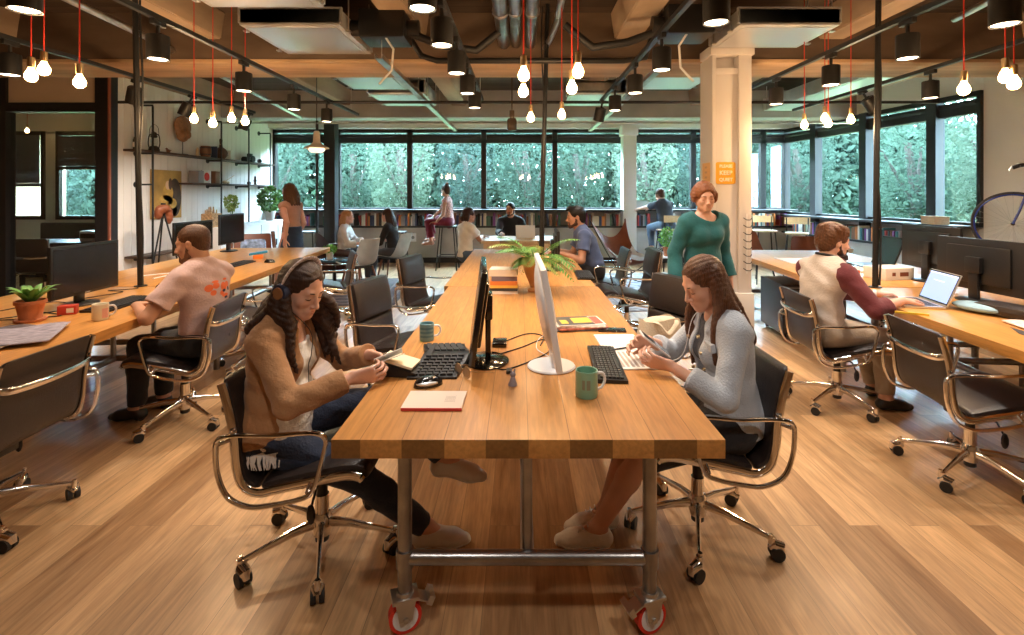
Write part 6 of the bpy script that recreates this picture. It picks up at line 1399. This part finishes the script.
# butterfly chair
t = thing('butterfly_chair', 'brown leather sling chair with wire frame and tall back', 'armchair', (1.74, 8.5, 0), R(-150))
CP = [[(-.40, -.42, 1.06), (-.34, .0, .50), (-.46, .42, .60)], [(0, -.34, .74), (0, .04, .34), (0, .42, .42)], [(.40, -.42, 1.06), (.34, .0, .50), (.46, .42, .60)]]
def sling(u, v, dz=0):
    B = lambda t: (2*(t-.5)*(t-1), 4*t*(1-t), 2*t*(t-.5)); a, b = B(u), B(v); k = [sum(a[i]*b[q]*CP[i][q][c] for i in range(3) for q in range(3)) for c in range(3)]
    e = max(abs(u-.5), abs(v-.5))*2; k[0] *= 1-.16*(1-abs(2*v-1)**2); return (k[0], k[1], k[2]+dz)
m = MB(); m.grid(sling, 19, 19); bmesh.ops.solidify(m.bm, geom=m.bm.faces[:], thickness=.008); m.build('leather_sling', BR, t)
m = MB()
for sx in (-1, 1): m.tube(spline([(sx*.44, .41, .57), (sx*.12, .05, .16), (-sx*.28, -.34, .01), (-sx*.30, .28, .01), (sx*.05, -.06, .18), (sx*.39, -.43, 1.04)], 4), .008, 6)
m.build('wire_frame', M['black_metal'], t)
m = MB(); m.grid(lambda u, v: tuple(Vector(sling(.04+.92*u, .36+.68*v, .030+.014*math.sin(u*23+v*5)*math.sin(v*21)))), 30, 30); bmesh.ops.solidify(m.bm, geom=m.bm.faces[:], thickness=.028)
o = m.build('sheepskin', pm('white_wool', (.85, .83, .80), .95, bump=1, bscale=60), loc=(1.74, 8.5, .01), rz=R(-150)); tag(o, 'white sheepskin thrown over the brown leather sling chair', 'sheepskin')
bar_stool('bar stool with wooden back right of the white column, left one', (4.75, 9.9, 0), R(170), True, .78)
bar_stool('bar stool with wooden back right of the white column, right one', (5.05, 9.3, 0), R(150), True, .78)
bar_stool('black backless bar stool under the leftmost window counter', (-4.25, 10.2, 0), 0, False, .74)
bar_stool('black backless bar stool behind the seated dark haired woman', (-2.45, 10.1, 0), 0, False, .74)
# walking woman, left
J = dict(pelvis=(0, 0, .90), lean=2, lean2=4, head=(-5, 4), handR=dict(p=(.22, .10, .83), d=(0, .2, -1), n=(-1, 0, 0), pole=(.2, -1, 0), curl=(15, 20, 15)), handL=dict(p=(-.22, -.08, .82), d=(0, 0, -1), n=(1, 0, 0), pole=(-.2, -1, 0), curl=(15, 20, 15)), footR=dict(p=(.08, -.18, .12), pole=(0, 1, 0)), footL=dict(p=(-.08, .2, .085), pole=(0, 1, 0)))
j = person('long haired woman in a sleeveless top walking beyond the left desks', (-3.42, 7.65, 0), R(70), J, .009, 1.0, skin='pink')
garment(j, 'top', cloth('salmon_cotton', (.52, .26, .17)), top_fn(j, .010, .1, 0, neck=.08, loose=0, hem=.02), .009, .001)
garment(j, 'skirt', cloth('navy_cloth', (.02, .035, .07)), lambda S_: (S_.cone(j['P']+V3(0, 0, .10), j['P']-V3(0, 0, .42), .145, .20, k=.02, flat=((0, 1, 0), .85), cut=True), S_.plane(j['P']+V3(0, 0, .10), (0, 0, 1))), .009, .001)
shoes(j, SHB); f = hf(j['H'], j['Rh'], 1)
hair(j, 'long', HM, [([f(.075*math.cos(a), -.02+.075*math.sin(a), .02), f(.10*math.cos(a), -.03+.10*math.sin(a), -.10), f(.09*math.cos(a), -.04+.12*math.sin(a), -.22)], [.03, .032, .012]) for a in [PI*.95+k*.36 for k in range(10)]]); face(j)
# ------------------------------------------------------------------ signs, hooks, socket
def rrect(w, h, r, n=6):
    P = []
    for cx, cy, a0 in ((w/2-r, h/2-r, 0), (-w/2+r, h/2-r, 90), (-w/2+r, -h/2+r, 180), (w/2-r, -h/2+r, 270)):
        for k in range(n+1): a = R(a0+90*k/n); P.append((cx+r*math.cos(a), cy+r*math.sin(a)))
    return P
t = thing('sign', 'orange yellow rounded sign reading PLEASE KEEP QUIET on the white column', 'sign', (2.008, 4.981, 1.695))
OY = pm('amber_card', (.85, .42, .02), .5); m = MB(); m.prism(rrect(.192, .215, .02), 'y', -.004, .002); m.build('board', OY, t)
LT_ = pm('cream_letters', (.9, .85, .65), .6)
for k, (w, sz) in enumerate((('PLEASE', .040), ('KEEP', .058), ('QUIET', .046))): text_mesh('lettering', w, sz, LT_, t, (0, -.0065, .066-k*.066), (PI/2, 0, 0), bold=.0015)
t = thing('sign', 'narrow pale orange sign on the left flange of the white column', 'sign', (1.863, 5.10, 1.70), -PI/2); m = MB(); m.prism(rrect(.20, .20, .01), 'y', -.003, .001); m.build('board', pm('pale_amber_card', (.80, .48, .20), .6), t)
m = MB(); 
for k in range(3): m.b2((-.03, -.0045, .045-k*.05), (.03, -.0035, .065-k*.05))
m.build('faded_print', pm('faded_print', (.62, .38, .20), .7), t)
t = thing('hook_rail', 'vertical strip of black coat hooks on the white column', 'coat hooks', (2.20, 4.947, .72))
m = MB(); m.b2((-.005, -.004, 0), (.005, 0, .58)); m.build('rail', M['white'], t)
for k in range(8):
    m = MB(); z_ = .03+k*.07; m.tube([(-.035, -.004, z_+.02), (-.01, -.02, z_), (.02, -.035, z_), (.03, -.04, z_+.02)], .0045, 6); m.build('hook', M['black_metal'], t)
t = thing('socket_panel', 'white double socket panel on the low wall behind the lounge', 'socket', (-2.35, 10.915, .55)); m = MB(); m.b2((-.13, -.012, -.09), (.13, 0, .09), .004); m.build('plate', M['white_plastic'], t)
for sx in (-1, 1): m = MB(); m.cyl((sx*.06, -.016, 0), (sx*.06, -.012, 0), .035, n=18); m.build('socket', pm('grey_socket', (.3, .3, .3), .4) if sx < 0 else bpy.data.materials['grey_socket'], t)
# ------------------------------------------------------------------ books under the windows
rr = random.Random(21)
pal = {'brown': (.22, .10, .05), 'cream': (.72, .66, .55), 'red': (.42, .05, .04), 'dark blue': (.04, .06, .13), 'black': (.02, .02, .022), 'green': (.07, .16, .10), 'orange': (.65, .22, .05), 'grey': (.30, .30, .32), 'white': (.78, .77, .74), 'purple': (.20, .05, .22), 'teal': (.06, .22, .24)}
bmats = {k: pm('book_'+k.replace(' ', '_'), c, .6) for k, c in pal.items()}
bays = [(-4.02, 'leftmost window'), (-2.43, 'window right of the black post'), (-.80, 'window with the stool sitter'), (.77, 'window behind the man in black'), (2.36, 'window left of the slim white column'), (3.82, 'window right of the slim white column'), (5.36, 'window hidden partly by the wide column'), (9, 'corner window')]
cache = {}
def book_mesh(w, h, d, c):
    key = (round(w, 3), round(h, 2), c)
    if key not in cache:
        m = MB(); m.b2((-w/2, 0, 0), (w/2, d, h), .002)
        me = bpy.data.meshes.new('book'); m.bm.to_mesh(me); m.bm.free(); me.materials.append(bmats[c]); cache[key] = me
    return cache[key]
def put_book(x, y, z, rz, tilt, w, h, c, lab, grp):
    o = bpy.data.objects.new('book', book_mesh(w, h, .18, c)); COL.objects.link(o); o.location = (x, y, z); o.rotation_euler = (0, tilt, rz); tag(o, lab, 'book', grp)
x = -5.30; nb_ = 0
while x < 5.7 and nb_ < 215:
    if rr.random() < .03 or (-4.45 < x < -4.2): x += rr.uniform(.08, .25); continue
    w = rr.choice([.024, .03, .036, .046, .056]); h = rr.choice([.20, .22, .24, .26, .27]); c = rr.choice(list(pal)); tl = 0
    if rr.random() < .13: tl = R(rr.choice([-14, -10, 12])); x += .05
    if 2.12 < x < 2.5: x += .05; continue
    bay = [b for b in bays if x < b[0]][0][1]; nx_ = x+w/2+abs(math.sin(tl))*h*.5
    put_book(nx_, 10.86, .801+abs(math.sin(tl))*w/2, 0, tl, w, h, c, '%s book on the shelf under the %s' % (c, bay), 'books under the back windows'); x += w+.003+abs(math.sin(tl))*.08; nb_ += 1
y = 10.5; 
while y > 7.1:
    w = rr.choice([.03, .036, .046]); c = rr.choice(list(pal)); h = rr.choice([.20, .22, .24])
    pos = 'far' if y > 9.4 else 'middle' if y > 8.2 else 'near'
    put_book(rwx(y)-.33, y, .701, -PI/2-R(6)+0, 0, w, h, c, '%s book on the %s part of the right window shelf' % (c, pos), 'books under the right windows'); y -= w+.01
    if rr.random() < .06: y -= .12
t = thing('wooden_box', 'small pale wooden box on the right window sill', 'box', (5.98, 7.35, 1.051), R(-6)); m = MB(); m.b2((-.10, -.14, 0), (.10, .14, .10), .004); m.build('box_body', M['pale_wood'], t); m = MB(); m.b2((-.105, -.145, .1005), (.105, .145, .115), .003); m.build('lid', M['pale_wood'], t)
t = thing('carton', 'white carton on the floor beyond the far right desk', 'box', (5.05, 8.4, 0), R(5)); m = MB(); m.b2((-.3, -.2, 0), (.3, .2, .55), .004); m.build('carton_body', M['paper'], t); m = MB(); m.b2((-.31, -.21, .5505), (.31, .21, .60), .004); m.build('lid', M['white'], t)
# ------------------------------------------------------------------ pipe shelves on the left wall
XW = -5.444
t = thing('pipe_shelf', 'black pipe shelving with two long boards on the left wall', 'shelf', (XW, 0, 0))
for k, y in enumerate((7.22, 8.88, 9.78, 10.62)):
    m = MB(); m.tube([(.0, y, 2.74-.0*k), (.245, y, 2.74), (.245, y, 2.72), (.245, y, .02)], .014, 8); m.cyl((0, y, 2.74), (.012, y, 2.74), .045, n=14)
    for z_ in ((2.06, 1.62) if k == 0 else (2.06, 1.62)): m.cyl((0, y, z_), (.245, y, z_), .013, n=8); m.cyl((0, y, z_), (.012, y, z_), .042, n=14)
    if k == 0: m.cyl((0, y, .58), (.245, y, .58), .013, n=8); m.cyl((0, y, .58), (.012, y, .58), .042, n=14)
    m.build('pipe_frame', M['black_metal'], t)
for y0, y1, z_, nn in ((6.98, 10.85, 2.075, 'board'), (8.1, 10.85, 1.635, 'board'), (7.0, 7.9, .595, 'board')):
    m = MB(); m.b2((.01, y0, z_), (.232, y1, z_+.03), .003); m.build(nn, M['dark_wood'], t)
ZU, ZL = 2.1055, 1.6655; XS = XW+.12
def obj1(name, label, cat, mb, mat, loc, rz=0, **k): o = mb.build(name, mat, loc=loc, rz=rz); return tag(o, label, cat, **k)
t = thing('bottle', 'dark corked bottle at the near end of the upper pipe shelf', 'bottle', (XS, 7.08, ZU)); m = MB(); m.lathe([(0, 0), (.04, 0), (.042, .01), (.042, .13), (.03, .17), (.014, .19), (.013, .25), (0, .25)], n=20); m.build('glass_body', pm('smoky_bottle', (.06, .05, .04), .15), t); m = MB(); m.lathe([(0, .2505), (.015, .2505), (.017, .28), (0, .28)], n=14); m.build('stopper', M['dark_wood'], t); m = MB(); m.lathe([(.0425, .03), (.043, .03), (.043, .10), (.0425, .10)], n=20, cap=False); m.build('label', M['paper'], t)
t = thing('lantern', 'rusty oil lantern on the upper pipe shelf', 'lantern', (XS, 7.42, ZU)); IR = pm('aged_iron', (.05, .035, .025), .6, .5, vary=.4); m = MB(); m.lathe([(0, 0), (.07, 0), (.07, .03), (.05, .07), (.03, .08), (0, .08)], n=20); m.lathe([(.03, .20), (.045, .21), (.03, .25), (.035, .27), (0, .29)], n=20)
for a in (0, PI): m.tube(spline([(.065*math.cos(a), 0, .03), (.085*math.cos(a), 0, .12), (.07*math.cos(a), 0, .23), (.03*math.cos(a), 0, .25)], 5), .007, 8)
m.build('frame', IR, t); m = MB(); m.lathe([(.03, .08), (.048, .13), (.045, .17), (.03, .20)], n=20, cap=False); m.build('glass_chimney', M['clear'], t); m = MB(); m.tube(spline([(.07, 0, .22), (.06, 0, .34), (0, 0, .39), (-.06, 0, .34), (-.07, 0, .22)], 5), .003, 6); m.build('handle', IR, t)
t = thing('carved_torso', 'large round carved wooden sculpture on a thin stand', 'sculpture', (XS, 8.05, ZU)); S_ = Sdf((-.1, -.24, .15), (.1, .24, .66), .008); S_.ell((0, 0, .44), (.055, .19, .17), k=0); S_.ell((0, 0, .30), (.05, .13, .10), k=.04); S_.ell((.055, .06, .32), (.03, .05, .06), k=.02); S_.ell((.055, -.06, .32), (.03, .05, .06), k=.02); S_.cone((.055, 0, .22), (.055, 0, .42), .008, .004, k=.02, op='s'); S_.wrinkle(.002, 60); link_mesh('carved_body', S_.mesh('carved_body'), pm('carved_wood', (.30, .14, .06), .6, vary=.25, vscale=18, bump=.4), t); m = MB(); m.cyl((0, 0, 0), (0, 0, .24), .006, n=8); m.b2((-.05, -.06, 0), (.05, .06, .012)); m.build('stand', M['black_metal'], t)
m = MB(); m.ell((0, 0, .03), (.02, .04, .028), 12); m.ell((0, -.035, .06), (.014, .02, .016), 10); m.tube([(0, .03, .035), (0, .07, .05)], [.012, .003], 8); obj1('bird_figure', 'tiny wooden bird between the lantern and the sculpture', 'figurine', m, M['walnut'], (XS, 7.72, ZU))
m = MB(); m.lathe([(0, 0), (.03, 0), (.02, .05), (.025, .09), (.008, .14), (0, .15)], n=12); obj1('carved_figure', 'small carved figure right of the round sculpture', 'figurine', m, M['pale_wood'], (XS, 8.42, ZU))
t = thing('wooden_cask', 'small brown wooden cask on the upper pipe shelf', 'cask', (XS, 8.64, ZU)); m = MB(); m.lathe([(0, 0), (.07, 0), (.088, .08), (.088, .12), (.075, .19), (0, .19)], n=20); m.build('staves', M['walnut'], t); m = MB()
for z_ in (.04, .15): m.lathe([(.082, z_), (.088, z_), (.088, z_+.015), (.082, z_+.015)], n=20, cap=False)
m.build('hoops', M['black_metal'], t)
m = MB(); m.b2((-.08, -.012, 0), (.08, .012, .20), .003); obj1('book', 'dark upright book on the upper pipe shelf left of the gourd', 'book', m, bmats['dark blue'], (XS, 8.95-.12, ZU))
t = thing('gourd_vase', 'brown gourd shaped vase with narrow neck on upper shelf', 'vase', (XS, 9.08, ZU)); m = MB(); m.lathe([(0, 0), (.06, 0), (.105, .06), (.11, .11), (.08, .17), (.03, .21), (.022, .28), (.028, .34), (.018, .36), (0, .36)], n=28); m.build('vase_body', pm('gourd_brown', (.13, .07, .04), .5, vary=.3), t); m = MB(); m.lathe([(.023, .25), (.027, .25), (.027, .265), (.023, .265)], n=18, cap=False); m.build('neck_band', M['pale_wood'], t)
m = MB(); m.b2((-.05, -.05, 0), (.05, .05, .17), .004); obj1('carton', 'pale small carton right of the gourd vase', 'box', m, M['paper'], (XS, 9.35, ZU))
t = thing('toy_tractor', 'black toy vehicle with round wheels on upper shelf', 'toy vehicle', (XS, 10.0, ZU)); m = MB(); m.b2((-.04, -.16, .04), (.04, .10, .10), .01); m.b2((-.035, .0, .10), (.035, .10, .17), .01); m.build('vehicle_body', M['black_plastic'], t)
for y, r_ in ((-.12, .045), (.09, .065)):
    m = MB(); m.cyl((-.055, y, r_), (.055, y, r_), r_, n=18); m.build('wheel', M['rubber'], t)
m = MB(); m.ell((0, 0, .045), (.045, .045, .045), 14); obj1('ornament_ball', 'small dark ball ornament at the far end of upper shelf', 'ornament', m, M['gloss_black'], (XS, 10.42, ZU+.001))
t = thing('framed_card', 'white framed card with red emblem on the lower pipe shelf', 'picture', (XS+.02, 8.62, ZL), R(90)); m = MB(); m.b2((-.12, -.01, 0), (.12, .01, .22), .003); m.build('frame', M['white'], t); m = MB(); m.lathe([(.025, 0), (.07, 0), (.07, .003), (.025, .003)], (0, -.011, .11), 24, Matrix.Rotation(PI/2, 3, 'X')); m.lathe([(0, 0), (.014, 0), (.014, .003), (0, .003)], (0, -.011, .11), 16, Matrix.Rotation(PI/2, 3, 'X')); m.build('emblem', bpy.data.materials['red_tyre'], t)
for k, (y, h, c, l) in enumerate(((8.40, .20, 'grey', 'grey box left of the framed card'), (8.86, .21, 'brown', 'brown box right of the framed card'))):
    m = MB(); m.b2((-.08, -.08, 0), (.08, .06, h), .004); obj1('storage_box', l+' on the lower pipe shelf', 'box', m, bmats[c], (XS, y, ZL))
m = MB(); m.ell((0, 0, .03), (.04, .06, .03), 12); m.ell((0, .10, .025), (.03, .04, .025), 10); m.tube([(0, .0, .04), (0, .12, .09), (0, .3, .16)], .006, 6); obj1('driftwood', 'small driftwood piece on the lower pipe shelf', 'ornament', m, M['pale_wood'], (XS, 9.2, ZL))
m = MB(); m.lathe([(0, 0), (.03, 0), (.022, .04), (.03, .09), (.018, .12), (.022, .15), (0, .19)], n=14); obj1('black_statuette', 'black upright statuette on the lower pipe shelf', 'figurine', m, M['gloss_black'], (XS, 10.25, ZL))
m = MB(); m.lathe([(0, 0), (.03, 0), (.035, .04), (.02, .06), (0, .06)], n=14); obj1('small_jar', 'small dark jar left of the black statuette', 'jar', m, M['black_plastic'], (XS, 10.02, ZL))
t = thing('painting', 'gold toned painting of an abstract figure on the white board wall', 'painting', (XW+.012, 7.83, 1.48), PI/2)
m = MB(); m.b2((-.34, -.01, -.37), (.34, .0, .37), .002); m.build('canvas', pm('golden_ground', (.42, .25, .06), .6, vary=.45, vscale=3), t)
def disc(lst, name, mat, yy):
    m = MB()
    for (u, v, ru, rv) in lst: m.prism([(u+ru*math.cos(2*PI*k/20), v+rv*math.sin(2*PI*k/20)) for k in range(20)], 'y', yy-.001, yy)
    m.build(name, mat, t)
disc([(.02, -.24, .22, .13), (.18, -.05, .15, .30)], 'dark_shape', pm('umber_paint', (.07, .04, .02), .6, vary=.4), -.0105)
disc([(.02, .02, .12, .13), (-.03, -.10, .16, .09), (.12, -.14, .10, .08)], 'ochre_shape', pm('ochre_paint', (.55, .33, .07), .6, vary=.3), -.0120)
disc([(.02, .14, .055, .07)], 'pale_shape', pm('pale_paint', (.70, .45, .28), .6), -.0135); disc([(.07, .16, .04, .09)], 'brown_shape', pm('brown_paint', (.10, .045, .02), .6), -.0150)
t = thing('sideboard', 'low white sideboard under the pipe shelves', 'sideboard', (-4.95, 9.0, 0)); m = MB(); m.b2((-.22, -1.0, .05), (.22, 1.6, .95), .005); m.build('carcass', M['white'], t)
for k in range(4):
    m = MB(); m.b2((.221, -.97+k*.64, .08), (.236, -.36+k*.64, .92), .003); d_ = m.build('door', M['white'], t); m = MB(); m.b2((.237, -.42+k*.64, .5), (.25, -.41+k*.64, .62)); m.build('handle', M['black_metal'], d_)
t = thing('carved_basket', 'pale carved crown like basket on the sideboard', 'basket', (-4.95, 8.18, .951)); m = MB(); m.b2((-.09, -.13, 0), (.09, .13, .22), .01); m.build('woven_body', pm('straw', (.45, .28, .14), .8, vary=.5, vscale=30, bump=1, bscale=40), t); m = MB()
for k in range(9): m.tube([(.06*math.cos(k*1.3), -.12+k*.03, .20), (.07*math.cos(k*1.3), -.12+k*.03, .30+.03*math.sin(k*2))], [.016, .008], 6)
m.build('spikes', bpy.data.materials['straw'], t)['kind'] = 'stuff'
bushy('leafy plant at the far end of the white sideboard', (-4.95, 10.1, .951), 1.3, 420, .035, (.17, .22, .20), .32, 'leaf', 'white_pot', 7)
bushy('yellow green plant above the carved basket side', (-4.95, 8.75, .951), .9, 240, .03, (.12, .14, .17), .42, 'leaf2', 'white_pot', 8)
t = thing('tripod_stand', 'black tripod with brown leather bag draped over it', 'tripod', (-4.98, 7.12, 0))
for k in range(3): a = k*2.1+.4; m = MB(); m.tube([(0, 0, 1.25), (.30*math.cos(a), .30*math.sin(a), 0)], .011, 8); m.build('leg', M['black_metal'], t)
m = MB(); m.cyl((0, 0, 1.22), (0, 0, 1.36), .03, n=14); m.build('head', M['black_metal'], t)
m = MB(); S_ = Sdf((-.2, -.2, .9), (.2, .25, 1.4), .01); S_.ell((0, 0, 1.28), (.08, .09, .06), k=0); S_.ell((.02, .08, 1.18), (.05, .06, .12), k=.04); S_.ell((-.02, -.07, 1.22), (.05, .05, .09), k=.04); S_.wrinkle(.004, 50); m.bm.free(); o = link_mesh('leather_bag', S_.mesh('leather_bag'), BR); o.location = (-4.98, 7.12, .0); tag(o, 'brown leather bag hanging over the black tripod', 'bag')
m = MB(); m.lathe([(.0, 0), (.13, 0), (.17, .42), (.175, .43), (.16, .43), (.12, .02), (0, .02)], n=28); obj1('waste_bin', 'black round waste bin behind the left monitors', 'bin', m, M['black_plastic'], (-4.45, 6.7, 0))
# ------------------------------------------------------------------ glass office
t = thing('office_desk', 'dark desk inside the glass office', 'desk', (-6.9, 7.9, 0)); m = MB(); m.b2((-1.2, -.35, .72), (1.1, .35, .76), .004); m.build('tabletop', M['black_plastic'], t)
for x in (-1.1, 1.0):
    for y in (-.3, .3): m = MB(); m.b2((x-.025, y-.025, 0), (x+.025, y+.025, .72)); m.build('leg', M['black_metal'], t)
dup(cB, (-6.75, 7.25, 0), R(8), 'dark padded office chair inside the glass office')
t = thing('printer', 'pale printer on the desk inside the glass office', 'printer', (-6.5, 7.95, .7605)); m = MB(); m.b2((-.22, -.18, 0), (.22, .18, .16), .02); m.build('printer_body', M['white_plastic'], t); m = MB(); m.b2((-.2, -.185, .05), (.1, -.178, .12)); m.build('front_panel', M['black_plastic'], t); m = MB(); m.b2((.12, -.19, .09), (.2, -.18, .14)); m.build('display', pm('blue_display', (.1, .3, .5), .2), t)
t = thing('sofa_bench', 'grey bench under the office window', 'bench', (-7.6, 9.3, 0)); m = MB(); m.b2((-1.3, -.25, .0), (1.6, .25, .45), .02); m.build('seat', GRJ, t); m = MB(); m.b2((-1.3, .15, .45), (1.6, .27, .95), .03); m.build('backrest', GRJ, t)
# ------------------------------------------------------------------ bicycle on its cabinet
t = thing('cabinet', 'pale wooden cabinet under the bicycle behind the monitors', 'cabinet', (5.35, 5.35, 0), R(-44)); m = MB(); m.b2((-.55, -.22, 0), (1.0, .22, .835), .004); m.build('carcass', M['pale_wood'], t)
for k in range(3):
    m = MB(); m.b2((-.53+k*.51, -.236, .04), (-.04+k*.51, -.221, .80), .003); d_ = m.build('door', M['pale_wood'], t); m = MB(); m.b2((-.10+k*.51, -.25, .4), (-.09+k*.51, -.237, .52)); m.build('handle', M['black_metal'], d_)
t = thing('bicycle', 'blue bicycle with thin grey tyre at the right photo edge', 'bicycle', (5.20, 5.38, .836), R(-44))
BLU = pm('blue_frame_paint', (.03, .06, .30), .25, coat=.5)
for nm_, x0 in (('front_wheel', 0), ('rear_wheel', 1.0)):
    w = bpy.data.objects.new(nm_, None); COL.objects.link(w); w.parent = t; w.location = (x0, 0, .34); KIDS.setdefault(t.name, []).append(w)
    m = MB(); m.tube([(.325*math.cos(2*PI*k/56), 0, .325*math.sin(2*PI*k/56)) for k in range(56)], .0135, 10, closed=True); m.build('tyre', M['tyre'], w)
    m = MB(); m.tube([(.306*math.cos(2*PI*k/56), 0, .306*math.sin(2*PI*k/56)) for k in range(56)], .009, 8, closed=True, flat=(1.2, 1)); m.build('rim', BLU, w)
    m = MB(); m.cyl((0, -.035, 0), (0, .035, 0), .018, n=16); m.cyl((0, -.055, 0), (0, .055, 0), .006, n=8); m.build('hub', M['chrome'], w)
    m = MB()
    for k in range(28):
        a = 2*PI*k/28; b = a+.5*(1 if k % 4 < 2 else -1); s_ = 1 if k % 2 else -1; m.tube([(.016*math.cos(b), s_*.028, .016*math.sin(b)), (.30*math.cos(a), 0, .30*math.sin(a))], .0012, 4)
    m.build('spokes', M['galv'], w)['kind'] = 'stuff'
m = MB()
for s_ in (-1, 1): m.tube(spline([(0, s_*.05, .34), (.05, s_*.05, .48), (.10, s_*.045, .66), (.115, s_*.02, .71)], 4), .011, 8)
m.cyl((.11, 0, .70), (.155, 0, .86), .018, n=14); m.build('fork', BLU, t)
m = MB(); m.cyl((.15, 0, .84), (.58, 0, .84), .016); m.cyl((.135, 0, .74), (.60, 0, .30), .019); m.cyl((.60, 0, .30), (.56, 0, .88), .016); m.cyl((.60, 0, .30), (1.0, .04, .34), .011); m.cyl((.565, 0, .80), (1.0, .04, .34), .010); m.build('frame', BLU, t)
m = MB(); m.tube([(.16, 0, .88), (.16, 0, .93), (.10, 0, .95)], .013, 8); m.tube(spline([(.0, -.2, .93), (.06, -.21, .955), (.10, -.18, .955), (.10, 0, .95), (.10, .18, .955), (.06, .21, .955), (.0, .2, .93)], 4), .013, 8); m.build('handlebar', M['black_plastic'], t)
for s_ in (-1, 1): m = MB(); m.tube(spline([(.06, s_*.17, .955), (.0, s_*.17, .95), (-.03, s_*.17, .90)], 4), .006, 6); m.ell((.05, s_*.17, .965), (.02, .014, .014), 8); m.build('brake_lever', M['galv'], t)
m = MB(); m.cyl((.56, 0, .88), (.555, 0, .96), .012); m.build('seat_post', M['galv'], t); m = MB(); m.ell((.56, 0, .975), (.13, .06, .022), 14); m.build('saddle', M['leather'], t)
# ------------------------------------------------------------------ rugs
def rug(label, lo, hi, c, c2):
    mt = pm('rug_'+label.split()[0], c, .95, vary=.5, vscale=9, bump=.6, bscale=120); m = MB(); w, d = hi[0]-lo[0], hi[1]-lo[1]
    t = thing('rug', label, 'rug', ((lo[0]+hi[0])/2, (lo[1]+hi[1])/2, 0), R(4)); m.b2((-w/2, -d/2, .0005), (w/2, d/2, .008), .002); m.build('pile', mt, t); m = MB()
    for k in range(5): s = .45-.09*k; [m.b2((-w*s if a == 0 else w*s-.03, -d*s, .0085), (-w*s+.03 if a == 0 else w*s, d*s, .0095)) for a in (0, 1)]; [m.b2((-w*s, -d*s if a == 0 else d*s-.03, .0085), (w*s, -d*s+.03 if a == 0 else d*s, .0095)) for a in (0, 1)]
    m.build('woven_border', pm('rugline_'+label.split()[0], c2, .95), t)
rug('dark patterned rug under the white shell chairs', (-3.5, 6.75), (-1.75, 8.9), (.10, .08, .085), (.22, .17, .16))
rug('pale grey patterned rug right of the middle tables', (1.15, 6.5), (3.0, 9.5), (.40, .41, .44), (.26, .28, .33))
